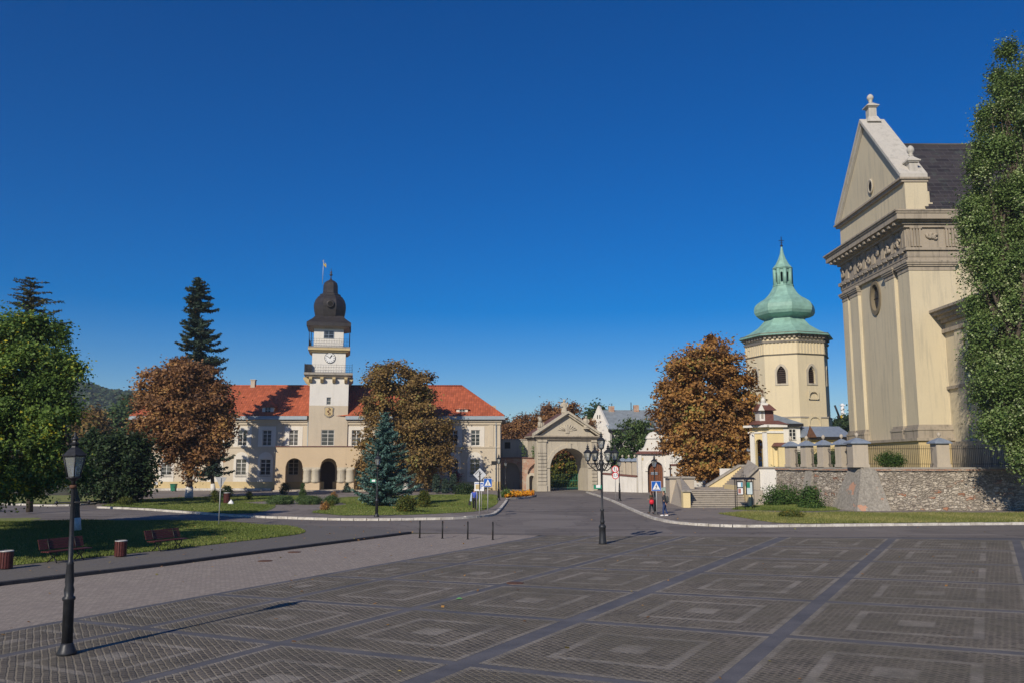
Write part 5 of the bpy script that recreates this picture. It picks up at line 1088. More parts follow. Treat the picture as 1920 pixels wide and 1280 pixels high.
# pillars behind the stairs
for x, l_ in ((1375, 'blue capped pillar in shade behind the chestnut'), (1406, 'blue capped pillar left of the yellow church gate')):
    Y = 97; cappillar(Vector((xof(x, Y, 5), Y, TER + .1)), 1.0, 1.75, l_, ball=False)
railfence(Vector((xof(1381, 97, 5), 97, TER + .15)), Vector((xof(1399, 97, 5), 97, TER + .15)), 'iron fence bay behind the stairs, left of the yellow gate')
railfence(Vector((xof(1256, 118.3, 5), 118.3, zof(872, 118) + .2)), Vector((xof(1300, 118.3, 5), 118.3, zof(872, 118) + .2)), 'iron fence on the white wall beside the baroque gateway', 1.0, .3)
# ------------------------------------------------------------------ stairs
stz = .115; A0 = G(1292, 950.5, stz); A1 = G(1404, 950.5, stz); sy = A0.y
st = thing('stone_stairs', 'wide weathered stone stairs with yellow side walls climbing towards the church', 'stairs', A0)
x0s, x1s = A0.x + .1, A1.x; nst = 8; m_ = MB(); rise = (zof(918, sy + 3.2) - stz) / nst
tr_ = MB(); rnd = random.Random(2)
for k in range(nst):
    xa_ = x0s + .05 * k; m_.box(xa_, sy + .36 * k, stz, x1s, sy + .36 * (k + 1) - .001, stz + rise * (k + 1) - .06); xx = xa_
    while xx < x1s - .3:
        x2 = min(x1s, xx + rnd.uniform(1.0, 2.2)); tr_.box(xx + .012, sy + .36 * k - .09, stz + rise * (k + 1) - .059 + rnd.uniform(0, .01), x2 - .012, sy + .36 * (k + 1) + .02, stz + rise * (k + 1) + rnd.uniform(-.01, .01)); xx = x2
m_.build('risers', M['coping'], st); tr_.build('treads', M['stepstone'], st)  # darker stone on the risers stands in for shade under the nosings
lz = stz + rise * nst; ly = sy + .36 * nst
MB().box(x0s + .4, ly, .0, xof(1399, 86, 2), 91.85, lz - .01).build('landing', M['stepstone'], st)
# left parapet
lp0 = xof(1280, sy, 1); pz0 = zof(921, sy)
m_ = MB().box(lp0, sy - .25, stz, x0s - .01, sy + .6, pz0); m_.build('pier', M['yellow'], st)
zt_ = zof(895.5, 86.5)
m_ = MB().add([(lp0, sy + .6, stz), (x0s + .1, sy + .6, stz), (x0s + .8, 87.5, stz), (xof(1254, 87, 1), 87.5, stz), (lp0, sy + .6, pz0), (x0s + .1, sy + .6, pz0), (x0s + .8, 86, zt_), (xof(1268, 86, 1), 86, zt_)], [(0, 1, 5, 4), (1, 2, 6, 5), (4, 5, 6, 7), (0, 4, 7, 3), (3, 7, 6, 2)])
m_.build('sloping_parapet', M['pebble'], st)
bx_a, bx_b = xof(1254, 86.2, 1), xof(1300, 86.2, 1); MB().box(bx_a, 85.6, stz, bx_b, 88, zt_ - .01).build('parapet_block', M['pebble'], st)
MB().box(bx_a - .15, 85.4, zt_, bx_b + .1, 88.1, zt_ + .16).build('parapet_coping', M['coping'], st)
m_ = MB().add([(lp0 - .1, sy - .4, pz0 + .005), (x0s + .1, sy - .4, pz0 + .005), (x0s + .7, 85.7, zt_ + .1), (xof(1276, 85.7, 1), 85.7, zt_ + .1), (lp0 - .1, sy - .4, pz0 + .15), (x0s + .1, sy - .4, pz0 + .15), (x0s + .7, 85.7, zt_ + .25), (xof(1276, 85.7, 1), 85.7, zt_ + .25)], [(0, 3, 2, 1), (4, 5, 6, 7), (0, 1, 5, 4), (1, 2, 6, 5), (2, 3, 7, 6), (3, 0, 4, 7)])
m_.build('sloping_coping', M['coping'], st)
# right lower pier
rp0, rp1 = A1.x + .01 - .55, xof(1409, sy, 1); rp0 = A1.x + .005; MB().box(rp0, sy - .1, stz, rp1 + .1, sy + 1.0, zof(924, sy)).box(rp0, sy + 1.001, stz, rp1 + .1, 86.15, zof(908, 84)).build('pier', M['yellow'], st)
# upper flight rising to the right, with yellow far wall
ux0, ux1 = xof(1356, 88, 2), xof(1424, 91, 3); un = 10; m_ = MB()
for k in range(un):
    xs_ = xof(1372, 88, 2); ue = W[0].x; xx = xs_ + (ue - xs_) * k / un; m_.box(xx, 86.75, 0, xs_ + (ue - xs_) * (k + 1) / un - .001, 91.85, lz + (TER + .18 - lz) * (k + 1) / un)
m_.build('upper_steps', M['stepstone'], st)
Yw = 91.9; yz = lambda y: zof(y, Yw); yx = lambda x: xof(x, Yw, 3)
MB().prism([(yx(1322), Yw, lz - .2), (yx(1416), Yw, lz - .2), (yx(1416), Yw, yz(874)), (yx(1386), Yw, yz(874)), (yx(1326), Yw, yz(911))], (0, .5, 0)).build('stair_wall', M['yellow'], st)
m_ = MB()
for (xa_, ya, xb_, yb) in ((1324, 912, 1387, 873.5), (1387, 873.5, 1417, 873.5)):
    a = (yx(xa_), yz(ya)); b2 = (yx(xb_), yz(yb)); m_.add([(a[0], Yw - .15, a[1]), (b2[0], Yw - .15, b2[1]), (b2[0], Yw + .65, b2[1]), (a[0], Yw + .65, a[1]), (a[0], Yw - .15, a[1] + .2), (b2[0], Yw - .15, b2[1] + .2), (b2[0], Yw + .65, b2[1] + .2), (a[0], Yw + .65, a[1] + .2)], [(0, 3, 2, 1), (4, 5, 6, 7), (0, 1, 5, 4), (1, 2, 6, 5), (2, 3, 7, 6), (3, 0, 4, 7)])
m_.build('wall_coping', M['coping'], st)
# near parapet of the upper flight
Yn = 86.2; nx = lambda x: xof(x, Yn, 3); nz = lambda y: zof(y, Yn)
MB().prism([(nx(1398), Yn, 0), (nx(1424), Yn, 0), (nx(1424), Yn, nz(880)), (nx(1417), Yn, nz(880)), (nx(1398), Yn, nz(897))], (0, .5, 0)).build('near_parapet', M['pebble'], st)
a = (nx(1396), nz(899)); b2 = (nx(1420), nz(877.5)); MB().add([(a[0], Yn - .3, a[1]), (b2[0], Yn - .3, b2[1]), (b2[0], Yn + 3.2, b2[1] + .7), (a[0], Yn + 1.2, a[1] + .2), (a[0], Yn - .3, a[1] + .25), (b2[0], Yn - .3, b2[1] + .25), (b2[0], Yn + 3.2, b2[1] + .9), (a[0], Yn + 1.2, a[1] + .42)], [(0, 3, 2, 1), (4, 5, 6, 7), (0, 1, 5, 4), (1, 2, 6, 5), (2, 3, 7, 6), (3, 0, 4, 7)]).build('near_coping', M['coping'], st)

# ------------------------------------------------------------------ yellow church gate
KY = 93.0; kx = lambda x: xof(x, KY, 6); kz_ = lambda y: zof(y, KY)
kg = thing('church_gate', 'small yellow and white church gate with maroon tin roof, turret and cross', 'gateway', (kx(1443), KY, TER)); Z0 = TER + .1
zc_ = kz_(800)
# narrow front faces left-forward (towards the stairs); long side faces the square
TK = frameT((kx(1415), KY + 1.8, 0), (kx(1441) - kx(1415), -1.8)); lf_ = math.hypot(kx(1441) - kx(1415), 1.8)
MB(TK).wall(0, lf_, Z0, zc_, [(lf_ * .30, lf_ * .70, Z0, kz_(822), 'arch')], 0, .35).build('front_wall', M['yellow'], kg)
MB(TK).box(lf_ * .04, -.12, Z0, lf_ * .28, -.002, kz_(808)).box(lf_ * .72, -.12, Z0, lf_ * .96, -.002, kz_(808)).build('white_pilaster', M['white'], kg)
xs0, xs1 = kx(1441), kx(1470); MB().box(xs0, KY + .01, Z0, xs1, KY + 2.6, zc_).build('side_wall', M['yellow'], kg)
m_ = MB().box(xs0 - .1, KY - .1, kz_(811), xs1 + .1, KY + 2.7, kz_(807)); m_.build('string_course', M['white'], kg)
m_ = MB(TK).box(-.15, -.12, kz_(811), lf_ + .05, .3, kz_(808)); m_.build('string_course', M['white'], kg)
m_ = MB().box(kx(1414), KY + 1.0, zc_, xs0, KY + 3.2, kz_(795)).box(xs0 - .5, KY - .35, zc_ + .002, xs1 + .35, KY + 3.19, kz_(795) - .002); m_.build('cornice', M['white'], kg)
MB(TK).box(-.4, -.6, zc_ + .01, lf_ + .3, .5, kz_(796)).build('front_cornice', M['white'], kg)
zr1 = kz_(791); m_ = MB().hull4([(kx(1413), KY - .1, kz_(795)), (xs1 + .5, KY - .5, kz_(795)), (xs1 + .5, KY + 3.3, kz_(795)), (kx(1413), KY + 3.3, kz_(795))], [(kx(1424), KY + .8, kz_(787)), (xs1 - .3, KY + .6, kz_(787)), (xs1 - .3, KY + 2.5, kz_(787)), (kx(1424), KY + 2.5, kz_(787))]); m_.build('roof', M['maroon'], kg)
tx0, tx1 = kx(1430), kx(1457); m_ = MB().box(kx(1440), KY + .8, kz_(788), tx1, KY + 2.4, kz_(769)); tu = m_.build('turret', M['maroon'], kg)
MB().box(tx0, KY + .7, kz_(788), kx(1440) - .001, KY + 2.4, kz_(768)).build('turret_front', M['white'], kg)
MB().box(kx(1433), KY + .66, kz_(783), kx(1437), KY + .699, kz_(771)).build('turret_niche', M['coping'], kg)
m_ = MB().hull4([(kx(1426), KY + .2, kz_(768)), (kx(1460.5), KY + .2, kz_(768)), (kx(1460.5), KY + 3, kz_(768)), (kx(1426), KY + 3, kz_(768))], [(kx(1431), KY + 1.5, kz_(755)), (kx(1454), KY + 1.5, kz_(755)), (kx(1454), KY + 1.9, kz_(755)), (kx(1431), KY + 1.9, kz_(755))]); m_.build('turret_roof', M['maroon'], kg)
MB().prism([(kx(1425.5), KY + .15, kz_(768.5)), (kx(1437), KY + .15, kz_(768.5)), (kx(1431.5), KY + .15, kz_(756))], (0, .2, 0)).build('turret_gable', M['white'], kg)
cxk = kx(1443); m_ = MB().box(cxk - .38, KY + 1.3, kz_(757), cxk + .38, KY + 2.1, kz_(753)); m_.lathe([(.34, kz_(753)), (.26, kz_(748)), (.3, kz_(747)), (.2, kz_(745)), (.06, kz_(741.5))], 10, (cxk, KY + 1.7, 0)); m_.build('cupola', M['white'], kg)
m_ = MB().box(cxk - .035, KY + 1.67, kz_(742), cxk + .035, KY + 1.73, kz_(728)).box(cxk - .2, KY + 1.675, kz_(733.5), cxk + .2, KY + 1.725, kz_(732.3)).box(cxk - .1, KY + 1.676, kz_(731), cxk + .1, KY + 1.724, kz_(730)); m_.build('cross', M['rust'], kg)
MB().box(kx(1448), KY - .3, Z0, kx(1471), KY - .001, kz_(836)).box(kx(1455), KY - .302, Z0, kx(1472), KY - .8, kz_(836)).build('side_pier', M['yellow'], kg)
m_ = MB().hull4([(kx(1446), KY - 1.0, kz_(836)), (kx(1474), KY - 1.0, kz_(836)), (kx(1474), KY - .01, kz_(836)), (kx(1446), KY - .01, kz_(836))], [(kx(1451), KY - .6, kz_(829)), (kx(1470), KY - .6, kz_(829)), (kx(1470), KY - .01, kz_(829)), (kx(1451), KY - .01, kz_(829))]); m_.build('pier_roof', M['maroon'], kg)
# ------------------------------------------------------------------ bell tower
BTY = 128.0; bcx = xof(1477.5, BTY, 15); R_ = 6.05; z_ = lambda y, Y=BTY - R_: zof(y, Y)
bt = thing('bell_tower', 'octagonal yellow bell tower with green copper onion dome and lantern', 'bell tower', (bcx, BTY, TER))
rot = R(-3.8)
def oct_(r, z, n=8): return [(bcx + r * math.cos(2 * math.pi * k / n + rot), BTY + r * math.sin(2 * math.pi * k / n + rot), z) for k in range(n)]
zt0, zt1, zt2, zt3 = z_(781), z_(664), z_(640), z_(627)
sidev = oct_(R_, 0)
ops = []
m_ = MB()
for k in range(8):
    a = Vector(sidev[k]); b2 = Vector(sidev[(k + 1) % 8]); ln = (b2 - a).length
    T_ = frameT(b2, a - b2)                       # outward face: x runs so that depth points inwards
    nrm = (T_.to_3x3() @ Vector((0, 1, 0))); ctr = Vector((bcx, BTY, 0)) - (a + b2) / 2
    if nrm.dot(ctr) < 0: T_ = frameT(a, b2 - a)
    m2 = MB(T_); hl = [(ln / 2 - .62, ln / 2 + .62, z_(717), z_(684), 'point')]
    m2.wall(0, ln, zt0 + .002, zt1, hl, 0, .6)
    m_.join(m2); ops.append((T_, ln, k))
m_.build('belfry_wall', M['tower_yellow'], bt)
fr = MB(); dk_ = MB(); sh = MB()
for T_, ln, k in ops:
    m2 = MB(T_); c = ln / 2; z0, z1 = z_(717), z_(684)
    fr_ = MB(T_).wall(c - .92, c + .92, z0 - .25, 0, [(c - .62, c + .62, z0, z1, 'point')], -.1, .099, back=False, top=lambda t: min(z1 - .62 + (.95 - abs(t - c)) * 1.5, z1 + .32 - abs(t - c) * .35)); fr.mark().join(fr_)
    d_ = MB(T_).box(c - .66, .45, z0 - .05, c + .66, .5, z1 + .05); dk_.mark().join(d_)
    d_ = MB(T_)
    for q_ in range(9): d_.box(c - .6, .28, z0 + .3 * q_ + .05, c + .6, .34, z0 + .3 * q_ + .2)
    sh.mark().join(d_)
fr.build_each('window_surround', M['greystone'], bt); dk_.build_each('belfry_opening', M['dark'], bt); sh.build_each('louvre', M['darkwood'], bt)
MB().hull4(oct_(R_ + .28, TER), oct_(R_ + .2, zt0)).build('lower_wall', M['tower_yellow'], bt)
m_ = MB().hull4(oct_(R_ + .3, zt0 - .1), oct_(R_ + .3, zt0 + .1)); m_.hull4(oct_(R_ + .02, zt1), oct_(R_ + .25, zt1 + .2)); m_.hull4(oct_(R_ + .2, zt2), oct_(R_ + .35, zt2 + .25)); m_.build('string_course', M['coping'], bt)
m_ = MB().hull4(oct_(R_, zt1 + .19), oct_(R_, zt2 + .01)); m_.hull4(oct_(R_, zt2 + .24), oct_(R_, zt3)); m_.build('frieze_wall', M['tower_yellow'], bt)
m_ = MB(); c2_ = MB()
for T_, ln, k in ops:
    for q_ in range(9):
        x_ = .15 + (ln - .3) * q_ / 8; d_ = MB(T_).box(x_ - .12, -.09, zt1 + .22, x_ + .12, -.001, zt2 - .01); m_.join(d_)
    for q_ in range(7):
        x_ = .25 + (ln - .5) * q_ / 6; d_ = MB(T_).box(x_ - .17, -.42, zt3 - .42, x_ + .17, -.001, zt3 - .01); c2_.mark().join(d_)
m_.build('frieze_strips', M['tower_yellow'], bt); c2_.build_each('cornice_bracket', M['churchstone'], bt)
m_ = MB().hull4(oct_(R_ + .45, zt3), oct_(R_ + .6, zt3 + .25)); m_.hull4(oct_(R_ + .68, zt3 + .25), oct_(R_ + .82, zt3 + .4)); m_.build('cornice', M['churchstone'], bt)
zm = lambda y: zof(y, BTY - 2); rp = lambda p: p * (BTY) / F * 1.03
pr = [(R_ + .95, zof(626.5, BTY - R_)), (R_ + .98, zof(625, BTY - R_))] + [(R_ + .98 + (rp(38) - R_ - .98) * a_, zof(625, BTY - R_) + (zm(599) - zof(625, BTY - R_)) * t_) for t_, a_ in ((.3, .42), (.62, .76))] + [(rp(38), zm(599)), (rp(36), zm(596)), (rp(38), zm(593.5)), (rp(46), zm(592)), (rp(52), zm(589)), (rp(55), zm(584)), (rp(55.5), zm(578)), (rp(54), zm(571)), (rp(50), zm(566)), (rp(43), zm(561)), (rp(35), zm(556)), (rp(28), zm(549)), (rp(22), zm(540)), (rp(18), zm(532))]
def octlathe(pr): return MB().lathe(pr, 8, (bcx, BTY, 0), rot, False)
octlathe(pr).build('onion_dome', M['copper'], bt)
m_ = MB(); lr = rp(15); z0, z1 = zm(532), zm(501)
for k in range(8):
    a_ = 2 * math.pi * k / 8 + rot; p_ = Vector((bcx + lr * math.cos(a_), BTY + lr * math.sin(a_), 0)); m_.tube([p_ + Vector((0, 0, z0)), p_ + Vector((0, 0, z1))], .27, 6)
    a2 = a_ + math.pi / 4; p2_ = Vector((bcx + lr * math.cos(a2), BTY + lr * math.sin(a2), 0))
    T_ = frameT(p2_, p_ - p2_); ln = (p_ - p2_).length; d_ = MB(T_).wall(0, ln, z0, z1, [(.3, ln - .3, z0 + .5, z1 - .5, 'arch')], -.05, .1); m_.join(d_)
m_.build('lantern', M['copper'], bt)
octlathe([(rp(19.5), zm(533)), (rp(19.5), zm(531))]).build('lantern_base', M['copper'], bt)
octlathe([(rp(17), zm(501.5)), (rp(19), zm(498.5)), (rp(12.5), zm(491)), (rp(7), zm(480)), (rp(3.6), zm(470)), (rp(2), zm(460)), (rp(1), zm(456.5))]).build('spire', M['copper'], bt)
m_ = MB().box(bcx - .05, BTY - .05, zm(457), bcx + .05, BTY + .05, zm(438)).box(bcx - .4, BTY - .045, zm(446), bcx + .4, BTY + .045, zm(445)).box(bcx - .25, BTY - .044, zm(450), bcx + .25, BTY + .044, zm(449.2)); m_.lathe([(.0, -.25), (.25, 0), (0, .25)], 8, (bcx, BTY, zm(455))); m_.build('cross', M['iron'], bt)
# niches on the tower's front
T_, ln, k = min(ops, key=lambda o: ((o[0] @ Vector((o[1] / 2, 0, 0))) - Vector((xof(1525, 121, 9), 121.6, 0))).length)
for (ya, yb, w2) in ((745, 733, .75), (797, 780.5, .9)):
    MB(T_).wall(ln / 2 - w2 - .12, ln / 2 + w2 + .12, z_(ya) - .1, z_(yb) + .15, [(ln / 2 - w2, ln / 2 + w2, z_(ya), z_(yb), 'arch')], -.32, .1, back=False).build('niche_frame', M['tower_yellow'], bt)
# ------------------------------------------------------------------ small buildings behind the wall
def shed(name, label, x0, x1, Y, dep, ye, yr, wallm, roofm, hipl=0, hipr=2.5, soff=True):
    z_ = lambda y: zof(y, Y); t = thing(name, label, 'house', (xof((x0 + x1) / 2, Y, 5), Y, TER)); a, b2 = xof(x0, Y, 5), xof(x1, Y, 5); ze_, zr_ = z_(ye), z_(yr)
    MB().box(a + .3, Y, TER - .1, b2 - .3, Y + dep, ze_).build('wall', wallm, t)
    MB().add([(a, Y - .5, ze_), (b2, Y - .5, ze_), (b2, Y + dep + .5, ze_), (a, Y + dep + .5, ze_), (a + hipl, Y + dep / 2, zr_), (b2 - hipr, Y + dep / 2, zr_)], [(0, 1, 5, 4), (1, 2, 5), (2, 3, 4, 5), (3, 0, 4)]).build('roof', roofm, t)
    MB().box(a, Y - .5, ze_ - .35, b2, Y + .0 - .01, ze_ - .01).build('eaves', M['iron'], t); return t
t = shed('white_cottage', 'white building with grey hipped tin roof between yellow gate and bell tower', 1428, 1507, 107, 7, 793.5, 762, M['white'], M['tin'], 0, 4.6)
for x in (1487,): window(t, Matrix.Translation((0, 106.9, 0)), xof(x, 107, 5), zof(824, 107), .9, zof(803, 107) - zof(824, 107), 2, 3, 0)
t = shed('low_outbuilding', 'low building with blue grey tin roof and brown plank gable by the church', 1517, 1600, 104, 8, 818, 796, M['yellow'], M['bluetin'], .5, 0)
m_ = MB().prism([(xof(1514, 103.4, 5), 103.3, zof(819, 103.4)), (xof(1533, 103.4, 5), 103.3, zof(819, 103.4)), (xof(1521, 103.4, 5), 103.3, zof(797, 103.4))], (0, .15, 0)); m_.build('plank_gable', M['rust'], t)
# radio mast and crane far away
t = thing('radio_mast', 'thin white and orange antenna mast far behind the church', 'mast', (xof(1580, 260, 10), 260, 0)); m_ = MB().tube([(xof(1580, 260, 10), 260, 0), (xof(1580, 260, 20), 260, zof(756, 260))], .5, 6); m_.build('pole', M['signwhite'], t)
m_ = MB()
for k, yy in enumerate((758, 766, 773)): m_.mark().box(xof(1580, 260, 20) - .75 + .1 * k, 259.4, zof(yy + 2, 260), xof(1580, 260, 20) + .6, 260.4, zof(yy, 260))
m_.build_each('antenna_panel', M['signwhite'], t); MB().tube([(xof(1580, 260, 10), 260, zof(784, 260)), (xof(1580, 260, 10), 260, zof(778, 260))], .55, 6).build('orange_band', M['marigold'] if False else M['goldflag'], t)
t = thing('crane', 'dark slanting crane arm far behind the church', 'crane', (xof(1570, 240, 10), 240, 0)); MB().tube([P(1572, 800, 240), P(1573, 778, 240)], .5, 5).build('crane_base', M['iron'], t); MB().tube([P(1573, 779, 240), P(1565, 759, 240)], .28, 5).build('jib', M['iron'], t)
# ------------------------------------------------------------------ foliage
def leafmesh(name, cen, nrm, size, tint, mat, asp=1.6, fold=False, parent=None, rng=None):
    """cen Nx3, nrm Nx3 unit; one quad leaf per centre"""
    n = len(cen); r = rng.normal(size=(n, 3)); u = np.cross(nrm, r); u /= np.linalg.norm(u, axis=1, keepdims=True) + 1e-9; v = np.cross(nrm, u)
    s = (size * rng.uniform(.6, 1.35, (n, 1))) / 2
    a = u * s * asp ** .5; b = v * s / asp ** .5
    V = np.stack([cen - a, cen - b * 1.0 + a * .1, cen + a, cen + b], 1).reshape(-1, 3)
    me = bpy.data.meshes.new(name); me.vertices.add(4 * n); me.vertices.foreach_set('co', V.astype(np.float32).ravel())
    me.loops.add(4 * n); me.loops.foreach_set('vertex_index', np.arange(4 * n, dtype=np.int32)); me.polygons.add(n)
    me.polygons.foreach_set('loop_start', np.arange(0, 4 * n, 4, dtype=np.int32)); me.polygons.foreach_set('loop_total', np.full(n, 4, dtype=np.int32))
    at = me.attributes.new('tint', 'FLOAT', 'POINT'); at.data.foreach_set('value', np.repeat(np.clip(tint, 0, 1), 4).astype(np.float32))
    me.materials.append(mat); me.update(); me.validate()
    o = bpy.data.objects.new(name, me); COL.objects.link(o)
    if parent is not None: o.parent = parent
    return o
def lobes_px(Y, lst, dz=1.0):
    out = []
    for l in lst:
        x, y, rx, ry = l[:4]; yy = Y + (l[4] if len(l) > 4 else 0); c = P(x, y, yy); k = yy * 1.02 / F; out.append((c, Vector((rx * k, rx * k * (l[5] if len(l) > 5 else 1) * dz, ry * k))))
    return out
def gapfield(rng, wl):
    k = rng.normal(size=(7, 3)); k = k / np.linalg.norm(k, axis=1, keepdims=True) * (2 * math.pi / (wl * rng.uniform(.7, 1.5, (7, 1)))); ph = rng.uniform(0, 6.28, 7)
    return lambda p: np.sin(p @ k.T + ph).mean(-1)
def crown_points(lobes, nclump, nleaf, sig, rng, shell=.55, droop=0.0, flat=.6, gap=-.12, gw=4.6):
    lobes = [(c, r * rng.uniform(.82, 1.04)) for c, r in lobes]
    vol = np.array([l[1].x * l[1].y * l[1].z for l in lobes]) ** .67; pick = rng.choice(len(lobes), nclump, p=vol / vol.sum()); C_ = []; D_ = []; gf = gapfield(rng, sig * gw)
    for i in pick:
        c, r = lobes[i]
        for _ in range(12):
            d = rng.normal(size=3); d /= np.linalg.norm(d); rad = rng.uniform(shell, 1.0) ** .7 * (1.0 if rng.random() > .16 else rng.uniform(1.05, 1.22))
            p = np.array(c) + d * np.array(r) * rad
            if gf(p) < gap: continue
            deep = False
            for j, (c2, r2) in enumerate(lobes):
                if j != i and (((p - np.array(c2)) / np.array(r2)) ** 2).sum() < .22: deep = True; break
            if not deep or rng.random() < .2: break
        else: continue
        C_.append(p); D_.append(d)
    C_ = np.array(C_); D_ = np.array(D_); nc = len(C_); sg = sig * rng.uniform(.35, 1.25, (nc, 1, 1)); off = rng.normal(size=(nc, nleaf, 3)) * sg * np.array([1, 1, flat]); off += D_[:, None, :] * rng.normal(0, 1, (nc, nleaf, 1)) * sg * .7; off[:, :, 2] -= droop * (np.abs(off[:, :, 0]) + np.abs(off[:, :, 1]))
    cen = (C_[:, None, :] + off).reshape(-1, 3); up = np.array([0, 0, .75]); nr = D_[:, None, :] * .55 + up + rng.normal(size=(nc, nleaf, 3)) * .6; nr = nr.reshape(-1, 3); nr /= np.linalg.norm(nr, axis=1, keepdims=True)
    ct = rng.normal(.5, .2, (nc, 1)); t = (ct + rng.normal(0, .17, (nc, nleaf))).ravel(); return cen, nr, t, C_
def limb(mb, a, b, r0, r1, rng, n=6, wob=.06):
    a = Vector(a); b = Vector(b); L_ = (b - a).length; pts = []
    for k in range(n + 1):
        t = k / n; p = a.lerp(b, t); p += Vector(rng.normal(size=3)) * L_ * wob * (math.sin(math.pi * t) if 0 < k < n else 0) * .5; p.z += .0; pts.append(p)
    mb.tube(pts, [r0 + (r1 - r0) * k / n for k in range(n + 1)], 7)
def tree(name, label, cat, base, Y, lst, mat, seed, nclump=260, nleaf=90, sig=.55, size=.3, trunk_r=.3, fork=.35, group=None, white=0.0, bend=(0, 0), droop=0.15, shell=.55, asp=1.6, flat=.6, bark='bark', nl=14, parts=('crown', 'trunk'), gap=-.12, gw=4.6):
    rng = np.random.default_rng(seed); t = thing(name, label, cat, base, 0, group, world=False); base = Vector(base)
    lobes = [(c - base, r) for c, r in lobes_px(Y, lst)]
    cen, nr, tint, C_ = crown_points(lobes, nclump, nleaf, sig, rng, shell, droop, flat, gap, gw); leafmesh(parts[0], cen, nr, size, tint, mat, asp, parent=t, rng=rng)
    top = max(lobes, key=lambda l: l[0].z)[0]; zc = np.mean([l[0].z for l in lobes]); zf = max(.6, min(l[0].z - l[1].z for l in lobes) + .8) if fork is None else top.z * fork
    fk = Vector((bend[0], bend[1], zf)); m_ = MB(); pts = []; n = 8
    for k in range(n + 1):
        q = k / n; pts.append(Vector((fk.x * q ** 1.6, fk.y * q ** 1.6, fk.z * q)) + Vector((rng.normal() * .05, rng.normal() * .05, 0)) * (1 if k > 3 else 0))
    m_.tube(pts, [trunk_r * (1.35 if k == 0 else 1.08 - .3 * k / n) for k in range(n + 1)], 10)
    for l in sorted(lobes, key=lambda l: -l[1].x)[:nl]: limb(m_, fk - Vector((0, 0, .2)), l[0] + Vector((0, 0, l[1].z * .35)), trunk_r * .62, .04, rng)
    for c in C_[rng.choice(len(C_), min(60, len(C_)), replace=False)]:
        j = min(lobes, key=lambda l: (l[0] - Vector(c)).length); limb(m_, j[0] * .55 + fk * .45, c, trunk_r * .22, .02, rng, 4)
    m_.build(parts[1], M[bark], t, loc=(0, 0, 0))
    if white: MB().tube([p + Vector((0, 0, 0)) for p in [Vector((0, 0, -.02)), Vector((fk.x * .05, fk.y * .05, white * .5)), Vector((fk.x * (white / fk.z) ** 1.6, fk.y * (white / fk.z) ** 1.6, white))]], [trunk_r * 1.45, trunk_r * 1.25, trunk_r * 1.2], 10).build('whitewash', M['whitebark'], t, loc=(0, 0, 0))
    return t
LZ = .135
# chestnut in front of the left wing
Y = 97.0; b0 = Vector((xof(354, Y, 0), Y, LZ))
tree('chestnut_tree', 'reddish brown autumn chestnut with whitewashed trunk before the left wing', 'tree', b0, Y,
     [(350, 715, 48, 42), (385, 700, 30, 34), (300, 715, 32, 30), (278, 752, 26, 22), (330, 760, 60, 44), (395, 755, 42, 40), (425, 775, 24, 26), (300, 800, 50, 38), (265, 805, 20, 26), (360, 815, 55, 46), (405, 822, 34, 34), (345, 848, 36, 26), (362, 872, 24, 22), (300, 832, 22, 18), (355, 690, 34, 26)],
     M['chestnut_red'], 2, 430, 115, .56, .28, .34, .3, 'autumn chestnut trees', 1.3)
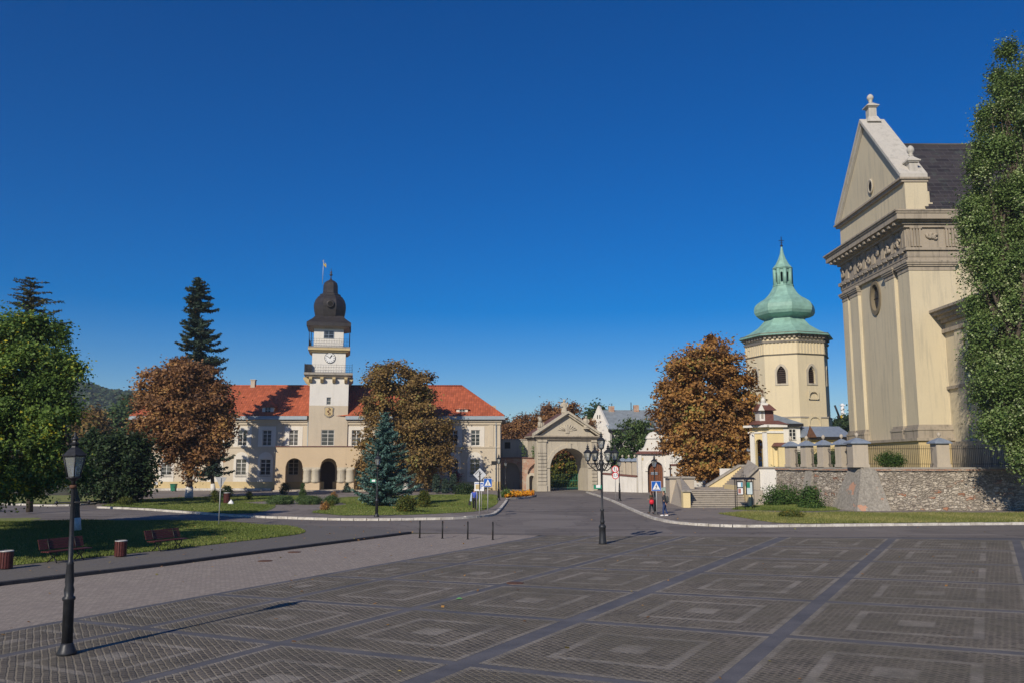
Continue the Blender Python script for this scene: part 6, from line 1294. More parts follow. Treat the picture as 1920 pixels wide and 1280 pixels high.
# spruce behind it
def spruce(name, label, base, trunkpx, Y, prof, mat, seed, cat='conifer', group=None, nb=7, dz=.55, tw=.9, twigs=26, size=.3, droop=.35, lean=None, white=0, trunks=None, up_end=.25, asp=3.2, zj=.12, wk=1.0):
    """prof: list of (y_px, halfwidth_px) from top to bottom; trunkpx(y) gives the axis x"""
    rng = np.random.default_rng(seed); base = Vector(base); t = thing(name, label, cat, base, 0, group, world=False)
    zs = [zof(y, Y) - base.z for y, _ in prof]; hw = [w * Y / F * 1.02 for _, w in prof]; ztop, zbot = zs[0], zs[-1]
    ax_z = []; cen = []; nr = []; tn = []; m_ = MB(); z = ztop
    def axis(z):
        y = np.interp(z, zs[::-1], [p[0] for p in prof][::-1]); return Vector((xof(trunkpx(y), Y, z + base.z), Y, 0)) - Vector((base.x, base.y, 0))
    while z > zbot:
        w_ = np.interp(z, zs[::-1], hw[::-1]); n = nb if z < ztop - 1.2 else 4; a0 = rng.uniform(0, 6.28); ax = axis(z)
        for k in range(n):
            a = a0 + 2 * math.pi * k / n + rng.normal(0, .25); ln = w_ * rng.uniform(.5, 1.2) + .15; d = np.array([math.cos(a), math.sin(a), 0]); p0 = np.array([ax.x, ax.y, z + rng.normal(0, zj) * min(1, (ztop - z) / 3)]); ln *= wk; m = max(4, int(twigs * ln / 3.0)); pts = []
            dr = droop * rng.uniform(.7, 1.3)
            for q in range(m):
                s = (q + .5) / m; pos = p0 + d * ln * s; pos[2] += ln * (-dr * s + (dr * .55 + up_end * dr) * s * s * s) + .12; pts.append(pos)
                wd = tw * (.35 + .65 * (1 - s)) * min(1, .35 + ln / 4)
                nt_ = 5
                side = np.cross(d, [0, 0, 1])
                for _ in range(nt_):
                    o_ = pos + side * rng.normal(0, wd * .42) + np.array([0, 0, -abs(rng.normal(0, wd * .28)) + .05]) + d * rng.normal(0, .1)
                    cen.append(o_); v = np.array([0, 0, 1.0]) * rng.uniform(.3, 1) + d * rng.normal(0, .5) + side * rng.normal(0, .5); nr.append(v / np.linalg.norm(v)); tn.append(rng.normal(.42 + .25 * s, .2))
            if ln > .8: m_.tube([Vector(p0), Vector(pts[len(pts) // 2]), Vector(pts[-1])], [.05, .035, .015], 4)
        z -= dz * rng.uniform(.75, 1.2) * (.55 if z > ztop - 2.5 else 1)
    leafmesh('crown', np.array(cen), np.array(nr), size, np.array(tn), mat, asp, parent=t, rng=rng)
    for off in (trunks or [0]):
        pts = []; n = 10
        for k in range(n + 1):
            zz = ztop * k / n; a_ = axis(max(zz, zbot)) if zz > zbot else axis(zbot) * (zz / zbot) if zbot > 0 else Vector((0, 0, 0)); pts.append(Vector((a_.x + off * (1 - k / n), a_.y, zz)))
        m_.tube(pts, [max(.03, .27 * (1 - k / n)) for k in range(n + 1)], 8)
    m_.build('trunk', M['bark'], t, loc=(0, 0, 0))
    if white: MB().tube([Vector((0, 0, 0)), axis(zbot) * (white / zbot) + Vector((0, 0, white))], [.36, .30], 8).build('whitewash', M['whitebark'], t, loc=(0, 0, 0))
    return t
Y = 115.0
spruce('spruce_tree', 'tall dark old spruce rising behind the left chestnut', Vector((xof(400, Y, 0), Y, LZ)), lambda y: np.interp(y, [524, 640, 760, 850, 925], [371, 374, 383, 395, 400]), Y,
       [(524, 3), (530, 8), (540, 13), (556, 18), (575, 22), (600, 26), (625, 30), (650, 32), (680, 33), (710, 34), (760, 38), (820, 38), (870, 28), (888, 14)], M['spruce'], 5, 'conifer', None, 6, .55, .8, 34, .30, .55, white=1.2, zj=.7, wk=1.18)
# middle chestnut
Y = 118.5; b0 = Vector((xof(760, Y, 0), Y, LZ))
tree('chestnut_tree', 'olive brown autumn chestnut right of the clock tower behind the blue spruce', 'tree', b0, Y,
     [(745, 705, 46, 30), (712, 715, 28, 30), (778, 722, 34, 32), (735, 745, 52, 38), (700, 755, 20, 28), (785, 760, 34, 34), (745, 785, 50, 36), (790, 800, 44, 40), (825, 800, 20, 24), (815, 835, 32, 34), (700, 815, 26, 34), (686, 850, 18, 28), (690, 885, 14, 20), (785, 850, 44, 40), (740, 840, 44, 40), (830, 860, 18, 20), (795, 890, 24, 24)],
     M['chestnut_olive'], 7, 450, 115, .58, .29, .34, .3, 'autumn chestnut trees', 1.2)
# right chestnut
Y = 98.0; b0 = Vector((xof(1334, Y, 0), Y, .1))
tree('chestnut_tree', 'big rust brown autumn chestnut between the white house and bell tower', 'tree', b0, Y,
     [(1330, 668, 46, 36), (1290, 690, 36, 36), (1365, 685, 30, 36), (1262, 735, 26, 26), (1280, 745, 40, 42), (1330, 735, 60, 54), (1385, 740, 32, 42), (1252, 778, 20, 22), (1272, 790, 32, 30), (1310, 800, 60, 50), (1370, 800, 46, 48), (1402, 795, 20, 34), (1275, 828, 34, 26), (1325, 848, 54, 34), (1370, 840, 38, 30), (1400, 828, 20, 22), (1300, 872, 30, 20), (1322, 880, 34, 16)],
     M['chestnut'], 9, 620, 120, .58, .30, .36, .3, 'autumn chestnut trees', 1.0)
# big maple on the left
Y = 51.0; b0 = Vector((xof(143, Y, 0), Y, .115)); b0.y = G(143, 998).y; b0.x = G(143, 998).x
tree('maple_tree', 'large green maple with yellowing leaves and curved trunk at the left edge', 'tree', b0, Y,
     [(20, 640, 70, 50), (70, 640, 50, 44), (100, 690, 42, 34), (40, 700, 80, 50), (110, 720, 36, 30), (0, 760, 90, 60), (75, 770, 62, 46), (115, 775, 30, 30), (20, 840, 80, 55), (70, 830, 50, 44), (100, 850, 36, 36), (10, 900, 70, 40), (60, 900, 50, 34), (90, 905, 26, 26), (135, 690, 16, 20), (140, 880, 34, 40), (-60, 700, 70, 80), (-70, 840, 80, 70), (-20, 616, 36, 28), (30, 612, 44, 26), (70, 612, 30, 20)],
     M['maple'], 12, 850, 130, .38, .16, .20, .28, None, .75, (-.6, .2), .1, .5, 1.3, .75)
# round tree beside it, its shade put into the dark leaf colours
Y = 86.0; b0 = Vector((xof(215, Y, 0), Y, .13))
tree('round_tree', 'dark green round dense tree in shade next to the maple', 'tree', b0, Y,
     [(215, 845, 60, 36), (180, 860, 40, 42), (245, 860, 38, 40), (265, 885, 24, 34), (215, 890, 60, 44), (170, 895, 34, 40), (240, 905, 36, 30), (200, 828, 36, 18)],
     M['darkgreen'], 14, 340, 90, .5, .26, .25, .25, None, 0, (0, 0), .1, .5, 1.4, .8)
# larch top behind the maple
Y = 70.0
spruce('larch_tree', 'thin wispy larch top poking out above the maple', Vector((xof(55, Y, 0), Y, .12)), lambda y: 57 + (y - 560) * .01, Y,
       [(526, 8), (533, 26), (545, 32), (558, 34), (572, 26), (588, 40), (600, 58), (612, 72), (640, 80), (700, 66), (780, 50)], M['larch'], 15, 'conifer', None, 6, .6, .6, 26, .15, -.10, zj=.5, up_end=-.4)
# blue spruce
Y = 80.0
spruce('blue_spruce', 'dense blue green spruce standing in front of the portico behind a street lamp', Vector((xof(722, Y, 0), Y, LZ)), lambda y: 722.5, Y,
       [(776, 2), (785, 5), (797, 10), (812, 16), (830, 24), (848, 30), (868, 37), (888, 44), (905, 49), (922, 53), (935, 52), (944, 42)], M['bluespruce'], 21, 'conifer', None, 9, .34, .55, 46, .16, .26, zj=.15, wk=1.08, trunks=[-.35, .45], up_end=.8, asp=2.6)
# poplars in front of the church
Y = 66.0; k_ = []
b0 = Vector((xof(1946, Y, 0), Y, .13))
tree('poplar_tree', 'tall leafy green poplar towering before the church at the right edge', 'tree', b0, Y,
     [(1890, 108, 16, 26), (1875, 160, 22, 40), (1897, 170, 24, 50), (1859, 225, 26, 44), (1889, 240, 34, 60), (1844, 285, 22, 42), (1871, 300, 36, 60), (1914, 300, 40, 80), (1835, 350, 22, 46), (1859, 390, 40, 60), (1914, 400, 50, 80), (1821, 405, 20, 36), (1834, 450, 30, 50), (1879, 480, 50, 80), (1934, 500, 50, 90), (1827, 520, 20, 50), (1849, 560, 36, 60), (1894, 590, 50, 80), (1949, 600, 50, 90), (1835, 620, 18, 40), (1859, 660, 36, 60), (1909, 690, 50, 80), (1839, 690, 16, 34), (1851, 730, 26, 44), (1884, 760, 44, 56), (1934, 780, 50, 70), (1859, 790, 22, 34), (1899, 820, 34, 44), (1939, 850, 34, 40), (1924, 180, 20, 60), (1969, 700, 50, 80)],
     M['poplar'], 31, 1900, 125, .36, .155, .42, .16, 'poplars before the church', 0, (0, 0), .0, .66, 1.25, 1.3, nl=26, gap=-.09, gw=7.5)
b0 = Vector((xof(2000, 69, 0), 69, .13))
tree('poplar_tree', 'second poplar half cut off by the right picture edge', 'tree', b0, 69,
     [(1921, 130, 16, 40), (1935, 220, 30, 70), (1950, 330, 40, 90), (1960, 450, 46, 90), (1975, 600, 60, 110), (1990, 750, 60, 100), (1980, 850, 50, 60)],
     M['poplar'], 32, 300, 100, .45, .2, .4, .16, 'poplars before the church', 0, (0, 0), .0, .55, 1.15, 1.0)
# trees behind the gate
tree('chestnut_tree', 'brown chestnut crown rising behind the archway gate roof', 'tree', Vector((xof(1052, 150, 0), 150, 0)), 150, [(1052, 782, 34, 28), (1030, 795, 28, 26), (1080, 798, 30, 28), (1055, 815, 50, 36), (1020, 830, 26, 30), (1095, 820, 20, 26)], M['chestnut_red'], 41, 420, 130, .7, .30, .35, .3, 'brown trees behind the gate')
tree('chestnut_tree', 'low brown chestnut crown between town hall roof and gate', 'tree', Vector((xof(970, 160, 0), 160, 0)), 160, [(970, 808, 34, 28), (945, 820, 26, 26), (992, 815, 24, 26), (1000, 840, 24, 28), (960, 840, 44, 26)], M['chestnut_red'], 42, 380, 130, .7, .30, .35, .3, 'brown trees behind the gate')
tree('garden_tree', 'green and rust coloured tree seen through the archway', 'tree', Vector((xof(1058, 150, 0), 150, 0)), 150, [(1055, 868, 22, 22), (1068, 880, 16, 22), (1046, 885, 14, 20), (1058, 900, 22, 20), (1040, 905, 10, 14), (1072, 905, 12, 14)], M['yellowgreen'], 43, 170, 70, .5, .34, .25, .25)
tree('garden_tree', 'narrow green tree between the gate and the white gable', 'tree', Vector((xof(1113, 165, 0), 165, 0)), 165, [(1112, 795, 16, 26), (1120, 775, 12, 20), (1108, 820, 16, 26)], M['linden'], 44, 80, 70, .7, .45, .25, .3)
tree('garden_tree', 'fresh green tree in front of the white house', 'tree', Vector((xof(1188, 128, 0), 128, 0)), 128, [(1190, 792, 18, 18), (1205, 790, 16, 14), (1180, 815, 28, 22), (1208, 815, 18, 20), (1165, 835, 22, 22), (1190, 840, 32, 24), (1165, 860, 18, 18), (1185, 865, 26, 14), (1152, 845, 10, 12)], M['linden'], 45, 170, 65, .45, .28, .25, .35)
tree('garden_tree', 'green tree behind the chestnut and yellow church gate', 'tree', Vector((xof(1400, 112, 0), 112, TER)), 112, [(1390, 800, 30, 40), (1375, 840, 40, 28), (1405, 850, 18, 22), (1340, 860, 40, 16), (1420, 770, 10, 16)], M['darkgreen'], 46, 170, 75, .55, .32, .25, .3)
for i, (x, y, rx, ry, Y, mt, l_) in enumerate(((222, 785, 30, 26, 190, 'linden', 'mid green tree at the foot of the wooded hill'), (172, 792, 22, 18, 175, 'chestnut_olive', 'brownish tree at the foot of the wooded hill'), (250, 760, 22, 20, 230, 'linden', 'small dark tree higher on the slope beside the hall roof'), (90, 790, 60, 30, 200, 'darkgreen', 'dark tree behind the maple at the hill foot'))):
    tree('hillside_tree', l_, 'tree', Vector((xof(x, Y, 0), Y, 0)), Y, [(x, y, rx, ry), (x - rx * .5, y + ry * .6, rx * .8, ry * .8), (x + rx * .5, y + ry * .5, rx * .8, ry * .8), (x, y + ry * 1.6, rx * 1.4, ry)], M[mt], 50 + i, 110, 70, .9, .6, .3, .4, 'trees at the foot of the hill')
for i, (x, y, rx, ry, Y) in enumerate(((1575, 790, 14, 9, 190), (1592, 785, 14, 9, 210))):
    tree('far_tree', ['dark tree far behind between bell tower and church', 'dark tree touching the church edge far behind'][i], 'tree', Vector((xof(x, Y, 0), Y, 0)), Y, [(x, y, rx, ry), (x, y + 12, rx * 1.3, ry)], M['darkgreen'], 60 + i, 60, 60, .8, .55, .25, .6)
# two trees beside the camera, outside the frame, whose shade falls on the left lawn
for i, (x, y, s_) in enumerate(((-27.5, 29.5, 1.0), (-31, 36.5, .95), (-57, 50, 1.35), (-36, 31, 1.1))):
    if s_ == 0: continue
    b0 = Vector((x, y, 0)); rng = np.random.default_rng(70 + i); t = thing('maple_tree', 'green maple beyond the left picture edge, number %s from the camera' % ('one', 'two', 'x', 'three')[i] if False else ['green maple left of the lawn, nearest the benches', 'green maple left of the lawn, beside the road', 'green maple beyond the road on the far left', 'green maple left of the lawn, set farthest back'][i], 'tree', b0, 0, 'maples left of the lawn', world=False)
    lb = [(Vector((0, 0, 8.5 * s_)), Vector((4.2, 4.2, 3.6))), (Vector((2, 1, 6.5)), Vector((3, 3, 2.6))), (Vector((-2, -1, 6.8)), Vector((3, 3, 2.6))), (Vector((0, 0, 11 * s_)), Vector((2.6, 2.6, 2.2)))]
    cen, nr, tint, C_ = crown_points(lb, 260, 55, .55, rng); leafmesh('crown', cen, nr, .36, tint, M['maple'], 1.3, parent=t, rng=rng); m_ = MB().tube([(0, 0, 0), (.1, 0, 3), (0, .1, 7)], [.35, .25, .15], 8); m_.build('trunk', M['bark'], t, loc=(0, 0, 0))
# ------------------------------------------------------------------ shrubs and beds
def shrub(name, label, px, py, w_, h_, mat, seed, group=None, cat='shrub', shape='round', n=60, nl=40, size=.09, z=LZ, sig=.12, asp=1.8, loc=None):
    rng = np.random.default_rng(seed); g = loc or G(px, py, z); k = g.y / F * 1.0; W_, H_ = w_ * k, h_ * k; C_ = []
    for _ in range(n):
        t = rng.random() ** (.8 if shape != 'cone' else 1.3); a = rng.uniform(0, 6.28)
        if shape == 'cone': r = (1 - t) * W_ / 2 * rng.uniform(.6, 1) ** .5
        elif shape == 'column': r = W_ / 2 * rng.uniform(.5, 1) * (1 - t ** 3 * .7)
        else: r = W_ / 2 * math.sqrt(max(.02, 1 - (2 * t - .85) ** 2 / 1.35)) * rng.uniform(.5, 1)
        C_.append((r * math.cos(a), r * math.sin(a), t * H_ * .95 + .03))
    C_ = np.array(C_); cen = (C_[:, None] + rng.normal(size=(n, nl, 3)) * sig * np.array([1, 1, .9])).reshape(-1, 3); cen[:, 2] = np.abs(cen[:, 2]) + .01
    nr = cen / (np.linalg.norm(cen, axis=1, keepdims=True) + .1) + rng.normal(size=cen.shape) * .7; nr /= np.linalg.norm(nr, axis=1, keepdims=True); ti = np.repeat(rng.normal(.5, .15, n), nl) + rng.normal(0, .15, n * nl)
    t = thing(name, label, cat, g, 0, group, world=False); leafmesh('foliage', cen, nr, size, ti, mat, asp, parent=t, rng=rng)
    m_ = MB()
    for q in range(5): a = q * 1.3; m_.tube([(0, 0, 0), (W_ * .2 * math.cos(a), W_ * .2 * math.sin(a), H_ * .55)], [.03, .012], 4)
    m_.build('stems', M['bark'], t, loc=(0, 0, 0)); return t
shrub('conical_shrub', 'clipped pointed green conical shrub in the hedge bed before the portico', 567, 940, 18, 34, M['linden'], 80, None, 'shrub', 'cone', 110, 50, .07, sig=.08)
for i, (x0, x1) in enumerate(((500, 552), (556, 605), (608, 634))):
    shrub('low_hedge', ['low green hedge left of the conical shrub', 'low green hedge right of the conical shrub', 'short end of the low hedge with lighter leaves'][i], (x0 + x1) / 2, 944, x1 - x0, 12, M['linden'], 81 + i, 'low hedges before the portico', 'hedge', 'round', 150, 50, .08, sig=.12)
shrub('small_conifer', 'small dark conifer before the portico column plinth', 650, 922, 14, 17, M['spruce'], 85, None, 'conifer', 'cone', 60, 40, .09)
shrub('bush', 'dark loose bush at the left corner of the portico', 533, 926, 20, 20, M['darkgreen'], 86, None, 'shrub', 'round', 60, 30, .1)
shrub('bush', 'wide low yellow green shrub by the foot of the blue spruce', 762, 959, 34, 26, M['yellowgreen'], 87, None, 'shrub', 'round', 110, 40, .1, sig=.16)
shrub('bush', 'small orange tinted upright shrub on the lawn right of the blue spruce', 795, 950, 22, 28, M['yellowgreen'], 88, None, 'shrub', 'column', 90, 40, .09)
shrub('bush', 'little reddish bush on the lawn edge left of the street lamp', 609, 956, 12, 12, M['chestnut'], 89, None, 'shrub', 'round', 30, 30, .08)
shrub('bush', 'tiny yellow green bush beside the little reddish bush', 621, 948, 10, 8, M['yellowgreen'], 90, None, 'shrub', 'round', 30, 30, .08)
shrub('bush', 'small rounded green bush on the lawn left of the portico', 467, 936, 9, 13, M['yellowgreen'], 91, None, 'shrub', 'column', 40, 30, .08)
shrub('bush', 'flat orange leaved bush on the lawn behind the hedge', 626, 934, 10, 10, M['chestnut'], 92, None, 'shrub', 'round', 30, 25, .08)
shrub('bush', 'thin yellow bush beside the spruce trunk on the left lawn', 402, 942, 14, 22, M['yellowgreen'], 93, None, 'shrub', 'round', 40, 30, .09)
shrub('bush', 'spiky dark plant behind the brown litter bin', 424, 932, 24, 20, M['darkgreen'], 94, None, 'shrub', 'round', 50, 30, .12)
shrub('bush', 'low bush with reddish twigs under the round tree', 235, 946, 26, 12, M['yellowgreen'], 95, None, 'shrub', 'round', 60, 30, .09)
for i, (x, y, w_, h_) in enumerate(((818, 924, 14, 34), (835, 924, 11, 26), (850, 923, 13, 34))):
    shrub('thuja_shrub', ['dark narrow thuja left of the trio under the hall windows', 'shortest middle thuja under the hall windows', 'dark narrow thuja right of the trio under the hall windows'][i], x, y, w_, h_, M['spruce'], 97 + i, 'thujas under the hall windows', 'shrub', 'column', 80, 40, .12)
shrub('dark_hedge', 'dark spreading hedge in front of the right wing plinth', 872, 926, 42, 16, M['darkgreen'], 101, None, 'hedge', 'round', 110, 40, .13, sig=.2)
shrub('bush', 'leafy green bush at the foot of the whitewashed wall end', 1468, 947, 70, 26, M['ivy'], 102, None, 'shrub', 'round', 130, 40, .13, .13, .42)
shrub('bush', 'green weeds growing against the stone wall buttress', 1521, 952, 34, 32, M['ivy'], 103, None, 'shrub', 'cone', 110, 40, .13, .13, .34)
shrub('grass_tuft', 'dry tuft of weeds on the roadside grass strip', 1483, 970, 48, 10, M['yellowgreen'], 104, None, 'plant', 'round', 120, 35, .07, .13, .1)
b0 = Vector((xof(1674, 73.2, 4), W[2].y + .35, TER + .17)); rng = np.random.default_rng(105)
t = thing('bush', 'round green bush growing on the wall top right of the corner pillar', 'shrub', b0, 0, None, world=False)
cen = []; C_ = rng.uniform(-1, 1, (150, 3)); C_ = C_[(C_ ** 2).sum(1) < 1] * np.array([1.35, .4, .62]) + np.array([0, -.1, .62]); cen = (C_[:, None] + rng.normal(size=(len(C_), 60, 3)) * .16).reshape(-1, 3); nr = rng.normal(size=cen.shape) + np.array([0, -.3, .8]); nr /= np.linalg.norm(nr, axis=1, keepdims=True)
leafmesh('foliage', cen, nr, .085, np.repeat(rng.normal(.5, .15, len(C_)), 60) + rng.normal(0, .15, len(cen)), M['ivy'], 1.8, parent=t, rng=rng); MB().tube([(0, 0, 0), (.1, 0, .8)], .04, 5).build('stems', M['bark'], t, loc=(0, 0, 0))
for i, (x_, Y_, w2, h2, m2) in enumerate(((1499, 93, 16, 26, 'linden'), (1530, 92, 14, 24, 'linden'), (1563, 93, 14, 30, 'linden'), (1597, 90, 10, 30, 'darkgreen'))):
    shrub('garden_shrub', ['leafy young shrub behind the fence bay nearest the yellow gate', 'leafy shrub behind the second fence bay of the wall', 'taller green shrub behind the third fence bay', 'narrow dark shrub behind the fence next to the corner pillar'][i], 0, 0, w2, h2, M[m2], 140 + i, 'shrubs behind the wall pillars', 'shrub', 'round', 60, 35, .14, sig=.2, loc=Vector((xof(x_, Y_, 5), Y_, TER)))
# ivy on whitewashed wall, plants on the court wall
def climber(name, label, pts, n, mat, seed, size=.13, spread=.18):
    rng = np.random.default_rng(seed); pts = [Vector(p) for p in pts]; base = pts[0]; t = thing(name, label, 'climbing plant', base, 0, None, world=False); cen = []
    for _ in range(n): k = rng.uniform(0, len(pts) - 1.001); i = int(k); p = pts[i].lerp(pts[i + 1], k - i) - base; cen.append(np.array(p) + rng.normal(size=3) * np.array([spread, .05, spread]))
    cen = np.array(cen); nr = rng.normal(size=cen.shape) * .5 + np.array([0, -1, .4]); nr /= np.linalg.norm(nr, axis=1, keepdims=True); leafmesh('leaves', cen, nr, size, rng.normal(.5, .2, n), mat, 1.2, parent=t, rng=rng); MB().tube([p - base for p in pts], .025, 4).build('stem', M['bark'], t, loc=(0, 0, 0))
ip = lambda x, y: P(x, y, 89.9 - (1457 - x) * -.04)
climber('ivy', 'ivy strand climbing the whitewashed end of the retaining wall', [ip(1456, 925), ip(1450, 905), ip(1451, 890), ip(1449, 876)], 420, M['ivy'], 110)
climber('ivy', 'thin green shoots growing on the court wall ledge near the gate', [P(1003, 856, 126.5), P(1002, 846, 126.6), P(1001, 838, 126.7)], 160, M['ivy'], 111, .16, .25)
climber('ivy', 'sparse climbing plant on the grey court wall', [P(984, 856, 127.2), P(981, 842, 131.2), P(979, 830, 131.2)], 90, M['ivy'], 112, .16, .25)
# marigold bed
fb = thing('flower_bed', 'raised bed of bright orange marigolds with green edge by the gate road', 'flower bed', G(975, 932)); fo = MB().flatpoly(list(kerb_c[:-3]) + gp([(960, 929), (948, 932)]), .17); fo.build('soil', M['bedsoil'], fb)
rng = np.random.default_rng(120); cen = []; q0 = G(947, 934); q1 = G(1001, 930); 
while len(cen) < 5200:
    x = rng.uniform(946, 1001); y = rng.uniform(926.5, 934.5 - (x - 946) * .055); p = G(x, y); cen.append((p.x, p.y, .25 + abs(rng.normal(0, .14)) + .25 * math.sin(x * .7) * .3))
cen = np.array(cen) - np.array(fb.location); nr = rng.normal(size=cen.shape) * .5 + np.array([0, -.3, 1]); nr /= np.linalg.norm(nr, axis=1, keepdims=True); leafmesh('flowers', cen, nr, .17, rng.beta(1.6, 1.6, len(cen)), M['marigold'], 1.1, parent=fb, rng=rng)
g0 = G(949, 934); cen = rng.normal(size=(500, 3)) * np.array([.35, .35, .25]) + np.array([g0.x, g0.y + 1.0, .55]) - np.array(fb.location); nr = rng.normal(size=cen.shape); nr /= np.linalg.norm(nr, axis=1, keepdims=True); leafmesh('green_clump', cen, nr, .16, rng.normal(.8, .15, 500), M['ivy'], 1.4, parent=fb, rng=rng)
# flower baskets under the windows
for i, (x, y) in enumerate(((807, 890), (855, 891))):
    c = P(x, y + 6, HY - .6); rng = np.random.default_rng(130 + i); t = thing('flower_basket', ['left pink flower basket hanging below a ground floor window', 'right pink flower basket hanging below a ground floor window'][i], 'flower basket', c, 0, 'pink flower baskets', world=False); MB().lathe([(.02, -.35), (.3, -.1), (.42, .1)], 10).tube([(0, .5, -.1), (0, 0, -.1)], .03, 5).build('basket', M['bark'], t, loc=(0, 0, 0))
    cen = rng.normal(size=(650, 3)) * np.array([.42, .28, .36]) + np.array([0, 0, .25]); nr = rng.normal(size=cen.shape); nr /= np.linalg.norm(nr, axis=1, keepdims=True); leafmesh('flowers', cen, nr, .15, rng.uniform(0, 1, 650), M['pinkbloom'], 1.1, parent=t, rng=rng)
# ------------------------------------------------------------------ hills
nx_, ny_ = 90, 26; vs = []; rng = np.random.default_rng(3)
ph = rng.uniform(0, 6.28, 12)
for j in range(ny_):
    for i in range(nx_):
        x = -900 + 1100 * i / (nx_ - 1); yv = 420 + 700 * j / (ny_ - 1)
        prof = 66 * math.exp(-((x + 440) / 330) ** 2) + 9 * math.sin(x * .013 + 1)
        t = j / (ny_ - 1); h_ = prof * min(1, (t * 2.2)) * (1 if t < .6 else 1 - (t - .6) * 1.2) + 1.4 * math.sin(x * .11 + yv * .05) + 1.0 * math.sin(x * .23 + ph[0]) - 2
        vs.append((x, yv, max(-3, h_)))
mb = MB(); mb.add(vs, [(j * nx_ + i, j * nx_ + i + 1, (j + 1) * nx_ + i + 1, (j + 1) * nx_ + i) for j in range(ny_ - 1) for i in range(nx_ - 1)], True); hill_ = struct('hills', mb, M['hill'])
# woods covering the hill: one mass of leaf clumps
rng = np.random.default_rng(4); cen = []; nr = []; tn = []
va = np.array(vs).reshape(ny_, nx_, 3)
for _ in range(9000):
    i = rng.uniform(26, nx_ - 24); j = rng.uniform(0, 15); i0, j0 = int(i), int(j); p = va[j0, i0] * (1 - (i - i0)) + va[j0, i0 + 1] * (i - i0); p = p + (va[j0 + 1, i0] - va[j0, i0]) * (j - j0); r_ = rng.uniform(2.6, 5.2); t = rng.normal(.5, .22)
    n = 16; d = rng.normal(size=(n, 3)); d[:, 2] = np.abs(d[:, 2]); d /= np.linalg.norm(d, axis=1, keepdims=True); cen.append(p + d * r_ * np.array([1, 1, .9]) + np.array([0, 0, r_ * .4])); nr.append(d + rng.normal(size=(n, 3)) * .35); tn.append(t + rng.normal(0, .12, n))
cen = np.concatenate(cen); nr = np.concatenate(nr); nr /= np.linalg.norm(nr, axis=1, keepdims=True); M['woodleaf'] = leafmat('distant_woodland', [(0, (.022, .042, .020)), (.5, (.045, .078, .032)), (.88, (.075, .105, .04)), (1, (.12, .095, .04))], .1)
o = leafmesh('wooded_hillside', cen, nr, 3.0, np.concatenate(tn), M['woodleaf'], 1.2, rng=rng); o['kind'] = 'stuff'; o['label'] = 'dense dark green wood covering the hill on the left'
# grass blades near the lawn edges
def blades(name, poly, n, seed, z, hmin=.05, hmax=.12, label='', mat='grassblade'):
    xs_ = [p.x for p in poly]; ys_ = [p.y for p in poly]; rng = np.random.default_rng(seed); P_ = np.array([(p.x, p.y) for p in poly]); x = rng.uniform(min(xs_), max(xs_), n * 3); y = rng.uniform(min(ys_), max(ys_), n * 3); ins = np.zeros(len(x), bool); j = len(P_) - 1
    for i in range(len(P_)):
        c = ((P_[i, 1] > y) != (P_[j, 1] > y)) & (x < (P_[j, 0] - P_[i, 0]) * (y - P_[i, 1]) / (P_[j, 1] - P_[i, 1] + 1e-12) + P_[i, 0]); ins ^= c; j = i
    ins &= (x > -.62 * y - 2) & (x < .62 * y + 2); x, y = x[ins][:n], y[ins][:n]; n = len(x); h_ = rng.uniform(hmin, hmax, n) * (1 + .5 * np.sin(x * .9) * np.sin(y * .7)); a = rng.uniform(0, 6.28, n); w_ = .022; ln = rng.normal(0, .35, (n, 2)) * h_[:, None]
    V = np.zeros((n, 3, 3)); V[:, 0] = np.stack([x - w_ * np.cos(a), y - w_ * np.sin(a), np.full(n, z)], 1); V[:, 1] = np.stack([x + w_ * np.cos(a), y + w_ * np.sin(a), np.full(n, z)], 1); V[:, 2] = np.stack([x + ln[:, 0], y + ln[:, 1], z + h_], 1)
    me = bpy.data.meshes.new(name); me.vertices.add(3 * n); me.vertices.foreach_set('co', V.astype(np.float32).ravel()); me.loops.add(3 * n); me.loops.foreach_set('vertex_index', np.arange(3 * n, dtype=np.int32)); me.polygons.add(n); me.polygons.foreach_set('loop_start', np.arange(0, 3 * n, 3, dtype=np.int32)); me.polygons.foreach_set('loop_total', np.full(n, 3, dtype=np.int32))
    at = me.attributes.new('tint', 'FLOAT', 'POINT'); at.data.foreach_set('value', np.repeat(np.clip(rng.normal(.5, .22, n) + .12 * np.sin(x * .6 + y * .4), 0, 1), 3).astype(np.float32)); me.materials.append(M[mat]); me.update(); me.validate(); o = bpy.data.objects.new(name, me); COL.objects.link(o); o['kind'] = 'stuff'; o['label'] = label
rng = np.random.default_rng(200); cen = []
for cx_, cy_, n_, s_ in ((354, 938, 700, 5.0), (760, 945, 500, 5.0), (1334, 925, 300, 4.0), (300, 1010, 500, 9.0), (1500, 972, 160, 9.0)):
    g = G(cx_, cy_); q_ = rng.normal(size=(n_, 3)) * s_ + np.array([g.x, g.y, 0]); q_[:, 2] = .15 + rng.uniform(0, .03, n_); cen.append(q_)
g = G(900, 1120); q_ = rng.uniform(-1, 1, (90, 3)) * np.array([16, 14, 0]) + np.array([2, 27, .03]); cen.append(q_)
cen = np.concatenate(cen); nr = rng.normal(size=cen.shape) * .25 + np.array([0, 0, 1]); nr /= np.linalg.norm(nr, axis=1, keepdims=True)
o = leafmesh('fallen_leaves', cen, nr, .10, rng.uniform(.2, 1, len(cen)), M['chestnut'], 1.3, rng=rng); o['kind'] = 'stuff'; o['label'] = 'scattered brown fallen leaves on grass and paving'
blades('grass', lawn_near, 150000, 1, .113, label='short green grass growing on the lawn around the benches')
